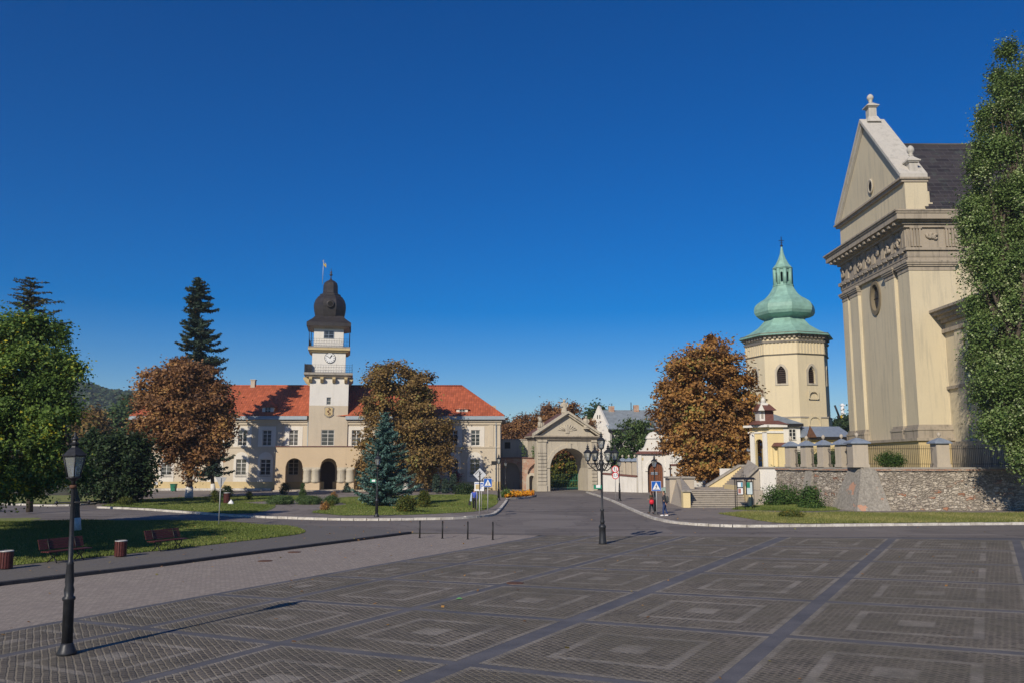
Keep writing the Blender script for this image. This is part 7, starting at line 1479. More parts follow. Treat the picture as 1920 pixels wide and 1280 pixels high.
blades('grass', gp([(1347, 965), (1395, 962.5), (1500, 963.5), (1920, 964.5), (1960, 964), (1960, 980.5), (1700, 982.5), (1520, 984), (1450, 982), (1400, 974)]), 60000, 2, .13, .06, .16, 'rough grass on the strip along the road kerb', 'dryblade')
blades('grass', gp([(1372, 956), (1400, 951), (1440, 938), (1500, 942), (1560, 952), (1572, 958), (1500, 959.5), (1420, 958)]), 40000, 3, .13, .08, .2, 'long grass at the foot of the retaining wall')
blades('grass', gp([(584, 963), (615, 953), (650, 947.5), (640, 944), (612, 940), (640, 934), (700, 932), (800, 929), (925, 928), (934, 935), (932, 946), (908, 958), (860, 963), (760, 967.5), (640, 968.5)]), 60000, 4, .134, .05, .12, 'mown grass on the lawn before the right wing')
blades('grass', gp([(188, 950), (262, 938), (340, 934), (440, 931), (560, 930), (592, 932), (575, 937), (500, 941), (450, 944), (517, 949), (475, 964), (420, 965), (350, 959.5), (260, 953.5)]), 60000, 5, .134, .05, .12, 'mown grass on the lawn before the left wing')
# ------------------------------------------------------------------ street lamps
def loc_add(mb, name, mat, parent): return mb.build(name, mat, parent, loc=(0, 0, 0))
def lantern(par, c, s=1.0):
    """six sided lantern, c = bottom centre"""
    c = Vector(c); m_ = MB(Matrix.Translation(c) @ Matrix.Scale(s, 4)); r0, r1, h_ = .145, .25, .46
    m_.lathe([(.04, 0), (.05, .08), (.10, .12), (.16, .15), (.16, .17)], 10)
    n = 6
    for k in range(n):
        a = math.pi / 3 * k; a2 = a + math.pi / 3; p0 = (r0 * math.cos(a), r0 * math.sin(a), .17); p1 = (r1 * math.cos(a), r1 * math.sin(a), .17 + h_); q0 = (r0 * math.cos(a2), r0 * math.sin(a2), .17); q1 = (r1 * math.cos(a2), r1 * math.sin(a2), .17 + h_)
        m_.tube([p0, p1], .014, 4).tube([p0, q0], .014, 4).tube([p1, q1], .018, 4)
        m_.tube([p1, (p1[0] * 1.13, p1[1] * 1.13, p1[2] + .06)], [.018, .006], 4)
    fr = loc_add(m_, 'lantern_frame', M['lampiron'], par)
    g = MB(Matrix.Translation(c) @ Matrix.Scale(s, 4))
    for k in range(n):
        a = math.pi / 3 * k; a2 = a + math.pi / 3; g.add([(r0 * .97 * math.cos(a), r0 * .97 * math.sin(a), .18), (r0 * .97 * math.cos(a2), r0 * .97 * math.sin(a2), .18), (r1 * .97 * math.cos(a2), r1 * .97 * math.sin(a2), .62), (r1 * .97 * math.cos(a), r1 * .97 * math.sin(a), .62)], [(0, 1, 2, 3)])
    loc_add(g, 'glass', M['glass'], fr)
    g = MB(Matrix.Translation(c) @ Matrix.Scale(s, 4)).lathe([(.05, .17), (.05, .22), (.03, .24), (.055, .3), (.05, .38), (.0, .42)], 10); loc_add(g, 'bulb', M['signwhite'], fr)
    g = MB(Matrix.Translation(c) @ Matrix.Scale(s, 4)).lathe([(.27, .63), (.275, .65), (.16, .77), (.085, .83), (.07, .86), (.115, .9), (.12, .92), (.06, .95), (.05, .99)], 6, smooth=False); g.lathe([(.05, .98), (.085, 1.02), (.05, 1.06), (.025, 1.08), (.035, 1.11), (.008, 1.19)], 8); loc_add(g, 'lantern_roof', M['lampiron'], fr)
    return fr
def street_lamp(label, loc, h_=4.75, group='old style street lamps', base_z=None):
    t = thing('street_lamp', label, 'street lamp', loc, 0, group, world=False); k = h_ / 4.75
    m_ = MB().lathe([(.195, 0), (.195, .05), (.16, .12), (.13, .2), (.115, .24)], 16); loc_add(m_, 'base', M['lampiron'], t)
    m_ = MB().lathe([(.11, .2), (.106, 1.1 * k), (.13, 1.12 * k), (.13, 1.17 * k), (.09, 1.2 * k), (.105, 1.32 * k), (.08, 1.42 * k), (.092, 1.5 * k), (.07, 1.85 * k), (.08, 1.87 * k), (.05, 1.92 * k), (.046, 2.6 * k), (.042, 3.46 * k), (.052, 3.48 * k)], 16); loc_add(m_, 'pole', M['lampiron'], t)
    m_ = MB().lathe([(.072, 3.46 * k), (.072, 3.53 * k)], 12); loc_add(m_, 'collar', M['rust'], t)
    m_ = MB().tube([(-.33, 0, 3.16 * k), (.33, 0, 3.16 * k)], .016, 6)
    for s_ in (-1, 1): m_.lathe([(0, -.05), (.05, 0), (0, .05)], 8, (.35 * s_, 0, 3.16 * k))
    loc_add(m_, 'crossbar', M['lampiron'], t); lantern(t, (0, 0, 3.54 * k), .96); return t
b = G(125, 1226, .012); L0 = street_lamp('large street lamp in the left foreground on the cobbled square', (b.x, b.y, .012)); L0.rotation_euler = (R(.3), R(-1.7), 0)
def lamp_copy(label, px, py, z, s=1.0):
    g = G(px, py, z); o = dup(L0, (g.x, g.y, z), 0, label); o.rotation_euler = (0, 0, R(px % 37)); o.scale = (s, s, s); return o
lp = lamp_copy('street lamp in front of the blue spruce with a small green plate', 706, 968, .115, 1.02)
l2 = lamp_copy('street lamp carrying a dark loudspeaker box at the town hall corner', 935, 937, .115, 1.05)
l3 = lamp_copy('street lamp with pale lantern before the dark brick arch', 948, 921.5, .0, .98)
l4 = lamp_copy('street lamp right of the round signs before the low white wall', 1162, 938, .115, .98)
l5 = lamp_copy('street lamp beside the walking woman before the brown door', 1229, 963, .115, .98)
def gsign(par, z, x0, w_=.42, h_=.26):
    m_ = MB().box(x0, -.10, z, x0 + w_, -.085, z + h_); o = loc_add(m_, 'green_plate', M['green'], par); m_ = MB().box(x0 + .12, -.106, z + .06, x0 + w_ - .06, -.101, z + .2); loc_add(m_, 'plate_text', M['signwhite'], o)
gsign(lp, 2.45, -.50); lp.rotation_euler = (0, 0, 0)
l2.rotation_euler = (0, 0, 0); loc_add(MB().box(-.75, -.15, 3.55, -.2, .2, 3.95).tube([(-.2, 0, 3.7), (0, 0, 3.7)], .03, 5), 'loudspeaker', M['black'], l2)
# five armed candelabra
b = G(1130, 1019, .012); ca = thing('candelabra_lamp', 'ornate black five lantern candelabra lamp in the middle of the square', 'street lamp', b, 0, world=False)
m_ = MB().lathe([(.20, 0), (.20, .05), (.185, .12), (.165, .5), (.16, .78), (.185, .8), (.185, .88), (.14, .94), (.10, 1.0)], 12); loc_add(m_, 'base', M['lampiron'], ca)
m_ = MB().lathe([(.10, .98), (.12, 1.1), (.085, 1.2), (.10, 1.25), (.07, 1.6), (.09, 1.63), (.09, 1.7), (.055, 1.75), (.06, 2.6), (.055, 3.55), (.08, 3.6), (.065, 3.7), (.11, 3.9), (.15, 4.02), (.10, 4.1), (.06, 4.2), (.045, 4.62)], 12); loc_add(m_, 'pole', M['lampiron'], ca)
for q in range(4):
    a = R(20 + 90 * q); d = Vector((math.cos(a), math.sin(a), 0)); m_ = MB(); rr = .76
    m_.tube([d * .08 + Vector((0, 0, 3.72)), d * .3 + Vector((0, 0, 3.62)), d * .52 + Vector((0, 0, 3.78)), d * rr + Vector((0, 0, 3.98))], [.03, .03, .026, .022], 6).tube([d * .08 + Vector((0, 0, 3.98)), d * rr + Vector((0, 0, 3.98))], .024, 6)
    for (r_, cx, zz) in ((.1, .24, 3.84), (.08, .44, 3.88), (.05, .6, 3.92)): m_.tube([d * (cx + r_ * math.cos(t * .785)) + Vector((0, 0, zz + r_ * math.sin(t * .785))) for t in range(8)], .014, 4)
    m_.lathe([(.03, 0), (.06, .04), (.03, .1)], 8, d * rr + Vector((0, 0, 3.96))); loc_add(m_, 'arm', M['lampiron'], ca); lantern(ca, d * rr + Vector((0, 0, 4.02)), .80)
lantern(ca, (0, 0, 4.62), .82); gsign(ca, 2.72, -.42, .4, .2)
m_ = MB()
for q in range(4):
    a = R(65 + 90 * q); d = Vector((math.cos(a), math.sin(a), 0)); m_.tube([d * .05 + Vector((0, 0, 4.5)), d * .2 + Vector((0, 0, 4.35)), d * .12 + Vector((0, 0, 4.15)), d * .05 + Vector((0, 0, 4.1))], .015, 5)
loc_add(m_, 'scrollwork', M['lampiron'], ca)
# ------------------------------------------------------------------ bollards
bo = None
for i, (x, y) in enumerate(((787, 1007.5), (829.5, 1008.5), (877, 1010), (924, 1011))):
    g = G(x, y, .006); l_ = ['leftmost of the four thin black bollards', 'second thin black bollard from the left', 'third thin black bollard from the left', 'rightmost of the four thin black bollards'][i]
    if bo is None:
        bo = thing('bollard', l_, 'bollard', g, 0, 'black bollards across the brick path', world=False); loc_add(MB().tube([(0, 0, .01), (0, 0, .90)], .042, 12).lathe([(.042, .9), (.03, .93), (0, .94)], 12), 'post', M['black'], bo); loc_add(MB().lathe([(.075, 0), (.075, .02), (.05, .03)], 12), 'foot_plate', M['black'], bo)
    else: dup(bo, g, 0, l_)
# ------------------------------------------------------------------ benches and bins
def bench(label, loc, rz):
    t = thing('park_bench', label, 'bench', loc, rz, 'maroon park benches on the lawn', world=False); L_ = 2.05
    m_ = MB()
    for k in range(4): m_.box(-L_ / 2, -.30 + .115 * k, .43, L_ / 2, -.30 + .115 * k + .095, .465)
    loc_add(m_, 'seat', M['benchwood'], t); m_ = MB()
    for k in range(4):
        z0 = .52 + .10 * k; y0 = .20 + .035 * k; m_.hull4([(-L_ / 2, y0, z0), (L_ / 2, y0, z0), (L_ / 2, y0 + .03, z0), (-L_ / 2, y0 + .03, z0)], [(-L_ / 2, y0 + .03, z0 + .088), (L_ / 2, y0 + .03, z0 + .088), (L_ / 2, y0 + .06, z0 + .088), (-L_ / 2, y0 + .06, z0 + .088)])
    loc_add(m_, 'backrest', M['benchwood'], t)
    for s_ in (-.62, .62):
        m_ = MB().tube([(s_, -.30, .42), (s_, -.24, .3), (s_, -.12, .22), (s_, -.2, .1), (s_, -.30, .01)], .026, 6).tube([(s_, .14, .42), (s_, .06, .3), (s_, -.02, .22), (s_, .1, .1), (s_, .22, .01)], .026, 6).tube([(s_, -.30, .41), (s_, .16, .41)], .024, 6).tube([(s_, -.14, .22), (s_, .0, .22)], .024, 6).tube([(s_, .13, .42), (s_, .21, .6), (s_, .33, .93)], .022, 6); loc_add(m_, 'leg', M['iron'], t)
    return t
bd = G(560, 1000) - G(0, 1068); ba = math.atan2(bd.y, bd.x)
def on(px, py, z=.114): g = G(px, py, z); return g
B1 = bench('maroon bench behind the large street lamp', on(122, 1051), ba)
g = on(312, 1030); B2 = dup(B1, g, ba, 'maroon bench right of the slatted litter bins')
def bin_(label, loc, s=1):
    t = thing('litter_bin', label, 'litter bin', loc, 0, 'maroon slatted litter bins', world=False); loc_add(MB().lathe([(.20, .02), (.21, .6)], 16), 'liner', M['iron'], t); m_ = MB()
    for k in range(16): a = 2 * math.pi * k / 16; T_ = Matrix.Rotation(a, 4, 'Z'); m2 = MB(T_).box(.215, -.034, .02, .24, .034, .66); off = len(m_.v); m_.v.extend(m2.v); m_.f.extend(tuple(off + i for i in f) for f in m2.f); m_.sm.extend(m2.sm)
    loc_add(m_, 'slats', M['benchwood'], t); loc_add(MB().lathe([(.245, .62), (.25, .66), (.215, .665), (.21, .62)], 16), 'rim', M['galv'], t); return t
n1 = bin_('slatted maroon litter bin at the left picture edge', on(10, 1065)); n2 = dup(n1, on(225.5, 1042), 0, 'slatted maroon litter bin between the two benches')
n3 = dup(n1, G(425, 943, LZ), 0, 'farther brown litter bin on the lawn beside the yield sign'); n3.scale = (1.3, 1.3, 1.6)
g = G(433, 945, LZ); t = tag(MB().lathe([(.26, 0), (.30, .1), (.2, .28), (.07, .38), (.1, .45)], 10, sy=.7).build('rubbish_bag', M['signwhite'], loc=g), 'white rubbish bag lying beside the farther brown bin', 'rubbish bag')
# ------------------------------------------------------------------ signs
def post_T(loc, rz=0): return Matrix.Translation(loc) @ Matrix.Rotation(rz, 4, 'Z')
def cross_sign(label, px, py, ytop, ybot, z=.115, half=None, dx=0):
    g = G(px, py, z); t = thing('crossing_sign', label, 'road sign', g, 0, 'pedestrian crossing signs', world=False); zt, zb = zof(ytop, g.y) - z, zof(ybot, g.y) - z; h_ = zt - zb; w_ = h_ * .98
    loc_add(MB().tube([(0, 0, 0), (0, 0, zt - .05)], .038, 8), 'post', M['galv'], t); c = dx
    pl = loc_add(MB().box(c - w_ / 2, -.06, zb, c + w_ / 2, -.04, zt), 'sign_plate', M['signwhite'], t)
    loc_add(MB().box(c - w_ * .475, -.064, zb + h_ * .025, c + w_ * .475, -.0601, zt - h_ * .025), 'blue_field', M['signblue'], pl)
    zc0 = zb + h_ * .14; loc_add(MB().prism([(c - w_ * .40, -.0641, zc0), (c + w_ * .40, -.0641, zc0), (c, -.0641, zt - h_ * .1)], (0, -.004, 0)), 'white_triangle', M['signwhite'], pl)
    f = MB(); u = h_; y = -.0682
    def lim(pts, r): 
        for a, b_ in zip(pts, pts[1:]):
            a = Vector((c + a[0] * u, y, zb + a[1] * u)); b_ = Vector((c + b_[0] * u, y, zb + b_[1] * u)); f.tube([a, b_], r * u, 5)
    f.lathe([(0, -.035 * u), (.035 * u, 0), (0, .035 * u)], 8, (c + .005 * u, y, zb + .635 * u)); lim([(.0, .58), (.01, .40)], .038); lim([(.01, .40), (-.05, .30), (-.10, .19)], .022); lim([(.01, .40), (.06, .31), (.07, .19)], .022); lim([(0, .56), (-.07, .47), (-.1, .42)], .016); lim([(0, .56), (.07, .50), (.1, .44)], .016)
    for k in range(4): f.box(c + (-.24 + .14 * k) * u, -.0702, zb + .145 * u, c + (-.18 + .14 * k) * u, -.0684, zb + .175 * u)
    loc_add(f, 'pedestrian_figure', M['black'], pl); return t
cross_sign('blue pedestrian crossing sign near the town hall corner', 914.5, 960, 896, 912, dx=0)
cross_sign('blue pedestrian crossing sign between the two walking figures', 1231.5, 964, 901, 919.5)
# diamond sign with end-of-priority bars and its info board
g = G(899, 967, .115); t = thing('diamond_sign', 'grey diamond road sign on a post right before the parked notice board', 'road sign', g, 0, world=False); t['label'] = 'grey white diamond road sign with dark slanting bars near the hall corner'
zc = zof(889, g.y) - .115; r_ = 12.2 * g.y / F; loc_add(MB().tube([(0, 0, 0), (0, 0, 1.95)], .038, 8), 'post', M['galv'], t); loc_add(MB().tube([(0, 0, 1.94), (0, 0, zc + r_ * .5)], .038, 8), 'post_top', M['black'], t)
dpl = loc_add(MB().prism([(-r_, .045, zc), (0, .045, zc - r_), (r_, .045, zc), (0, .045, zc + r_)], (0, .02, 0)), 'sign_plate', plain('weathered_sign_grey', (.50, .52, .55), .5, 0, .12), t)
m_ = MB()
for o_ in (-.42, .42): m_.prism([(a[0] * r_ + (-o_ * r_ * .5 if 0 else 0), .0445, zc + a[1] * r_) for a in ((-.5 + o_ * .5 - .03, -.14 - o_ * .5 - 0.03 + .0), (.05 + o_ * .5 - .03 + .1, .5 - o_ * .5), (.05 + o_ * .5 + .03 + .1, .5 - o_ * .5 - .05), (-.5 + o_ * .5 + .03, -.14 - o_ * .5 - .08))], (0, -.004, 0))
loc_add(m_, 'dark_bars', M['iron'], dpl)
g = G(899.5, 957, .115); t = thing('notice_board', 'pale town map notice board with blue parking mark behind the diamond sign', 'notice board', g, 0, world=False); z1, z0 = zof(902.5, g.y) - .115, zof(919.5, g.y) - .115; x0, x1 = xof(889.5, g.y, 2) - g.x, xof(907.5, g.y, 2) - g.x
p_ = loc_add(MB().box(x0, 0, z0, x1, .04, z1), 'board', M['signwhite'], t); loc_add(MB().tube([(x0 + .2, .08, 0), (x0 + .2, .08, z1)], .03, 6).tube([(x1 - .2, .08, 0), (x1 - .2, .08, z1)], .03, 6), 'posts', M['galv'], t)
loc_add(MB().box(x0 + .1, -.006, z0 + .15, x0 + (x1 - x0) * .55, -.001, z1 - .2), 'map_panel', M['ochre'], p_); loc_add(MB().box(x0 + .03, -.006, z1 - .13, x1 - .03, -.001, z1 - .08), 'blue_line', M['signblue'], p_)
def text(par, s, size, loc, mat, name='lettering'):
    cu = bpy.data.curves.new('t', 'FONT'); cu.body = s; cu.size = size; cu.extrude = .002; cu.align_x = 'CENTER'; cu.align_y = 'CENTER'; o = bpy.data.objects.new('t', cu); COL.objects.link(o); dg = bpy.context.evaluated_depsgraph_get(); me = bpy.data.meshes.new_from_object(o.evaluated_get(dg)); bpy.data.objects.remove(o)
    me.materials.clear(); me.materials.append(mat); m = bpy.data.objects.new(name, me); COL.objects.link(m); m.parent = par; m.location = loc; m.rotation_euler = (R(90), 0, 0); return m
text(p_, 'P', .62, (x0 + (x1 - x0) * .78, -.004, (z0 + z1) / 2), M['signblue'])
# round signs
g = G(1154.5, 937, .115); t = thing('round_signs', 'two red ringed round signs one above the other on a grey post', 'road sign', g, 0, world=False); zt = zof(878, g.y) - .115; loc_add(MB().tube([(0, 0, 0), (0, 0, zt + .3)], .04, 8), 'post', M['galv'], t)
for k, (yy, nm) in enumerate(((878.5, 'upper_sign'), (890.5, 'lower_sign'))):
    zc = zof(yy, g.y) - .115; r_ = 6.6 * g.y / F; T_ = Matrix.Translation((0, -.07 - .002 * k, zc)) @ Matrix.Rotation(R(90), 4, 'X'); p_ = loc_add(MB(T_).lathe([(r_, -.01), (r_, .01)], 28), nm, M['signred'], t); loc_add(MB(T_).lathe([(r_ * .78, .0101), (r_ * .78, .016)], 28), 'white_disc', M['signwhite'], p_)
    if k: 
        text(p_, '2,7', r_ * .95, (0, -.092, zc + .02), M['black']); m_ = MB(); 
        for s_ in (-1, 1): m_.prism([(s_ * r_ * .74, -.0885, zc + .09), (s_ * r_ * .74, -.0885, zc - .09), (s_ * r_ * .56, -.0885, zc)], (0, -.003, 0))
        loc_add(m_, 'arrows', M['black'], p_)
    else:
        m_ = MB().box(-.13, -.0895, zc - .16, -.07, -.0865, zc + .12).prism([(-.19, -.0865, zc + .1), (-.01, -.0865, zc + .1), (-.1, -.0865, zc + .24)], (0, -.003, 0)); loc_add(m_, 'black_arrow', M['black'], p_); m_ = MB().box(.07, -.0895, zc - .08, .13, -.0865, zc + .18).prism([(.01, -.0865, zc - .08), (.19, -.0865, zc - .08), (.1, -.0865, zc - .22)], (0, -.003, 0)); loc_add(m_, 'red_arrow', M['signred'], p_)
# yield sign seen from behind
g = G(410, 984, .11); t = thing('yield_sign', 'grey back of a triangular yield sign on a thin post by the left lawn', 'road sign', g, 0, world=False); z1, z0 = zof(893.5, g.y) - .11, zof(915, g.y) - .11; w_ = 10.5 * g.y / F
loc_add(MB().tube([(0, 0, 0), (0, 0, z1 - .05)], .034, 8), 'post', M['signback'], t); p_ = loc_add(MB().prism([(-w_, .04, z1), (w_, .04, z1), (0, .04, z0)], (0, .015, 0)), 'sign_plate', M['signback'], t); loc_add(MB().box(-w_ * .6, .025, z1 - .2, w_ * .6, .039, z1 - .16).box(-w_ * .35, .025, z1 - .5, w_ * .35, .039, z1 - .46), 'brackets', M['galv'], p_)
# parish notice case by the stairs
g = G(1397, 954, .13); t = thing('notice_case', 'black roofed double notice case with posters beside the stone stairs', 'notice board', g, 0, world=False); K = g.y / F; X_ = lambda x: (x - 1397) * K; Z_ = lambda y: zof(y, g.y) - .13
m_ = MB()
for x in (1380.5, 1383, 1397.5, 1411, 1414.5): m_.tube([(X_(x), 0, 0), (X_(x), 0, Z_(898))], .022, 5)
for x in (1382, 1413): m_.tube([(X_(x), .5, 0), (X_(x), .5, Z_(898))], .022, 5)
loc_add(m_, 'posts', M['iron'], t); loc_add(MB().hull4([(X_(1376), -.3, Z_(898)), (X_(1418), -.3, Z_(898)), (X_(1418), .8, Z_(898)), (X_(1376), .8, Z_(898))], [(X_(1378), .2, Z_(894)), (X_(1416), .2, Z_(894)), (X_(1416), .35, Z_(894)), (X_(1378), .35, Z_(894))]), 'roof', M['black'], t)
m_ = MB().tube([(0, .2, Z_(894)), (0, .2, Z_(881))], .02, 5).tube([(-.1, .2, Z_(884)), (.1, .2, Z_(884))], .02, 5).tube([(-.22, .2, Z_(893.5)), (-.15, .2, Z_(889)), (0, .2, Z_(891)), (.15, .2, Z_(889)), (.22, .2, Z_(893.5))], .02, 5); loc_add(m_, 'cross_ornament', M['iron'], t)
for (xa, xb, kk) in ((1383, 1395.5, 0), (1400, 1413, 1)):
    c_ = loc_add(MB().box(X_(xa), -.06, Z_(926.5), X_(xb), .06, Z_(901)), 'case', M['black'], t); a, b_ = X_(xa) + .07, X_(xb) - .07
    if kk == 0:
        loc_add(MB().box(a, -.068, Z_(912), b_, -.061, Z_(903)), 'pale_poster', M['signwhite'], c_); loc_add(MB().box(a + .28, -.072, Z_(911.6), b_ - .02, -.069, Z_(903.4)), 'blue_poster', plain('poster_blue', (.12, .35, .5), .5), c_); loc_add(MB().box(a, -.068, Z_(925.5), b_, -.061, Z_(914)), 'pale_poster', M['signwhite'], c_); loc_add(MB().box(a + .03, -.072, Z_(924), a + .27, -.069, Z_(915)), 'red_poster', plain('poster_red', (.35, .16, .13), .5), c_)
    else: loc_add(MB().box(a, -.068, Z_(925.5), b_, -.061, Z_(903)), 'pale_poster', plain('poster_pale', (.5, .58, .6), .5), c_); loc_add(MB().box(a + .0, -.072, Z_(913.5), a + .27, -.069, Z_(903.2)), 'green_poster', M['green'], c_)
# small things by the hall
c = Vector((xof(325, 121, 0), 121, .12)); t = thing('waste_container', 'green plastic waste bin on wheels by the hall wall', 'waste bin', c, 0, world=False); loc_add(MB().hull4([(-.28, -.3, .1), (.28, -.3, .1), (.28, .3, .1), (-.28, .3, .1)], [(-.36, -.38, 1.0), (.36, -.38, 1.0), (.36, .38, 1.0), (-.36, .38, 1.0)]), 'body', M['bin_green'], t); loc_add(MB().box(-.4, -.42, 1.003, .4, .42, 1.08).box(-.3, -.5, 1.0, .3, -.42, 1.05), 'lid', M['bin_green'], t)
for s_ in (-1, 1): loc_add(MB(Matrix.Translation((.25 * s_, .3, .1)) @ Matrix.Rotation(R(90), 4, 'Y')).lathe([(.1, -.03), (.1, .03)], 12), 'wheel', M['black'], t)
c = P(292.5, 905, HY - .1); t = thing('house_plate', 'small white number plate on the ochre plinth of the left wing', 'plate', c, 0, world=False); pl = loc_add(MB().box(-.26, -.02, -.2, .26, .01, .2), 'plate', M['signwhite'], t); text(pl, '8', .34, (0, -.024, 0), M['signblue'])
g = G(861, 1123, .012); tag(MB().add([(-.10, 0, .01), (0, -.05, .03), (.11, -.01, .015), (.03, .04, .06), (-.04, .06, .05)], [(0, 1, 3, 4), (1, 2, 3)]).build('fallen_leaf', M['linden'] if False else plain('fallen_leaf_green', (.12, .30, .10), .6), loc=g), 'pale green fallen leaf lying on the dark slab line', 'leaf')
g = G(749, 1258, .012); tag(MB().add([(-.04, 0, .01), (0, -.03, .02), (.04, 0, .01), (0, .03, .025)], [(0, 1, 2, 3)]).build('fallen_leaf', plain('fallen_leaf_yellow', (.55, .42, .05), .6), loc=g), 'tiny yellow fallen leaf on the setts near the picture bottom', 'leaf')
# blue-green parked car glimpsed behind the parapet
g = G(1248, 925, .115); ct = thing('parked_car', 'pale green car half hidden behind the stair parapet', 'car', (xof(1272, 108, 1), 108, .115), R(180), world=False)
m_ = MB(); prof = [(-2.0, .35), (-2.05, .75), (-1.7, .85), (-1.1, .95), (-.6, 1.38), (.7, 1.42), (1.4, 1.0), (2.0, .88), (2.1, .5), (2.0, .3)]; m_.prism([(x, -.8, z) for x, z in prof], (0, 1.6, 0)); loc_add(m_, 'body', plain('car_green', (.30, .42, .38), .35), ct)
loc_add(MB().prism([(-1.0, -.805, .97), (-.57, -.805, 1.32), (.66, -.805, 1.35), (1.2, -.805, 1.02)], (0, 1.61, 0)), 'windows', M['pane'], ct)
for x in (-1.3, 1.3):
    for y in (-.72, .72):
        wl_ = loc_add(MB(Matrix.Translation((x, y, .32)) @ Matrix.Rotation(R(90), 4, 'X')).lathe([(.31, -.1), (.32, 0), (.31, .1)], 18), 'wheel', M['black'], ct)
# ------------------------------------------------------------------ people
def skin(name, verts, edges, radii, mat, parent, sub=1, root=0):
    me = bpy.data.meshes.new(name); me.from_pydata([tuple(v) for v in verts], edges, []); me.update(); o = bpy.data.objects.new(name, me); COL.objects.link(o)
    o.modifiers.new('s', 'SKIN'); me.materials.append(mat)
    if not me.skin_vertices: me.attributes.new if False else None
    sk = me.skin_vertices[0].data
    for i, r in enumerate(radii): sk[i].radius = (r, r) if isinstance(r, float) else r; sk[i].use_root = (i == root)
    o.modifiers[0].use_smooth_shade = True; s = o.modifiers.new('b', 'SUBSURF'); s.levels = s.render_levels = sub; dg = bpy.context.evaluated_depsgraph_get(); dg.update(); m2 = bpy.data.meshes.new_from_object(o.evaluated_get(dg)); bpy.data.objects.remove(o)
    m2.materials.clear(); m2.materials.append(mat); o = bpy.data.objects.new(name, m2); COL.objects.link(o); o.parent = parent; return o
SK = plain('skin', (.42, .24, .17), .6, 0, .06)
def person(label, loc, rz, H_, shirt, trous, hairm, step=.2, lean=.05, arm=(.25, -.2), bentR=False, hairlong=False, shoes='black', jacket=True, build=1.0):
    t = thing('person', label, 'person', loc, rz, None, world=False); k = H_ / 1.75; V = lambda *a: Vector(a) * k
    # faces +y; forward = +y
    hipz = .92; sh = Vector((0, lean, 1.43)); bod = [V(0, 0, .95), V(0, lean * .5, 1.15), V(0, lean, 1.36), V(0, lean, 1.48), V(0, lean + .02, 1.56), V(0, lean + .03, 1.66), V(0, lean + .02, 1.73)]
    rad = [.13, .12, .13, .055, .07, .088, .055]; E = [(i, i + 1) for i in range(6)]; J = {}
    for s_, nm, st_ in ((-1, 'L', step), (1, 'R', -step)):
        i0 = len(bod); bod += [V(.09 * s_, 0, .90), V(.09 * s_, st_ * .45 + .04, .50), V(.09 * s_, st_ - (.06 if st_ < 0 else 0), .10 + (.05 if st_ < 0 else 0)), V(.09 * s_, st_ + .13, .04)]; rad += [.085, .058, .042, .038]; E += [(0, i0), (i0, i0 + 1), (i0 + 1, i0 + 2), (i0 + 2, i0 + 3)]; J[nm] = i0
    for s_, nm in ((-1, 'AL'), (1, 'AR')):
        i0 = len(bod); sw = -arm[0] if s_ < 0 else arm[1]
        if bentR and s_ > 0: el, wr, hd = (.24 * s_, lean + .02, 1.12), (.16 * s_, lean + .26, 1.1), (.12 * s_, lean + .33, 1.10)
        else: el, wr, hd = (.24 * s_, lean + sw * .3, 1.13), (.25 * s_, lean + sw * .8 + .05, .88), (.25 * s_, lean + sw * .95 + .06, .81)
        bod += [V(.18 * s_, lean, 1.42), V(*el), V(*wr), V(*hd)]; rad += [.06, .045, .03, .032]; E += [(2, i0), (i0, i0 + 1), (i0 + 1, i0 + 2), (i0 + 2, i0 + 3)]; J[nm] = i0
        h0 = Vector(bod[-1]); dv = (Vector(bod[-1]) - Vector(bod[-2])).normalized()
        for q in range(5):      # four fingers and a thumb
            off = Vector((0, (-.024 + .016 * q), 0)) * k; j = len(bod); ln = (.055, .07, .075, .068, .05)[q] * k
            if q == 4: off = Vector((0, .035, .02)) * k
            bod += [h0 + off + dv * .035 * k, h0 + off * 1.1 + dv * ln + Vector((-.012 * s_, 0, 0))]; rad += [.010, .008]; E += [(i0 + 3, j), (j, j + 1)]
    skin('body', bod, E, [r * k * (build if i < 3 else 1) for i, r in enumerate(rad)], SK, t)
    hc = V(0, lean + .03, 1.64)
    m_ = MB().lathe([(.0, -.012), (.012, 0), (.0, .02)], 6, hc + V(0, .098, -.01)); 
    m_.tube([hc + V(-.025, .088, -.055), hc + V(.025, .088, -.055)], .006 * k, 4)
    loc_add(m_, 'nose_and_mouth', SK, t); m_ = MB()
    for s_ in (-1, 1): m_.lathe([(0, -.01), (.011, 0), (0, .01)], 6, hc + V(.032 * s_, .085, .018))
    loc_add(m_, 'eyes', M['black'], t)
    hv = [(hc + V(0, -.01, .075)), hc + V(0, -.05, .03), hc + V(0, -.065, -.05)]; hr = [.102, .098, .07]
    if hairlong: hv += [hc + V(0, -.09, -.16), hc + V(0, -.10, -.28)]; hr += [.09, .06]
    skin('hair', hv, [(i, i + 1) for i in range(len(hv) - 1)], [r * k for r in hr], hairm, t)
    tv = [bod[0] + V(0, 0, -.02), bod[1], bod[2] + V(0, 0, .02)]; tr = [.165 * build, .155 * build, .15 * build]; te = [(0, 1), (1, 2)]
    for nm in ('AL', 'AR'): i0 = J[nm]; j = len(tv); tv += [bod[i0], bod[i0 + 1], bod[i0 + 2].lerp(bod[i0 + 1], .12)]; tr += [.078, .06, .046]; te += [(2, j), (j, j + 1), (j + 1, j + 2)]
    skin('jacket' if jacket else 'shirt', tv, te, [r * k for r in tr], shirt, t)
    lv = [bod[0] + V(0, 0, -.01)]; lr = [.145]; le = []
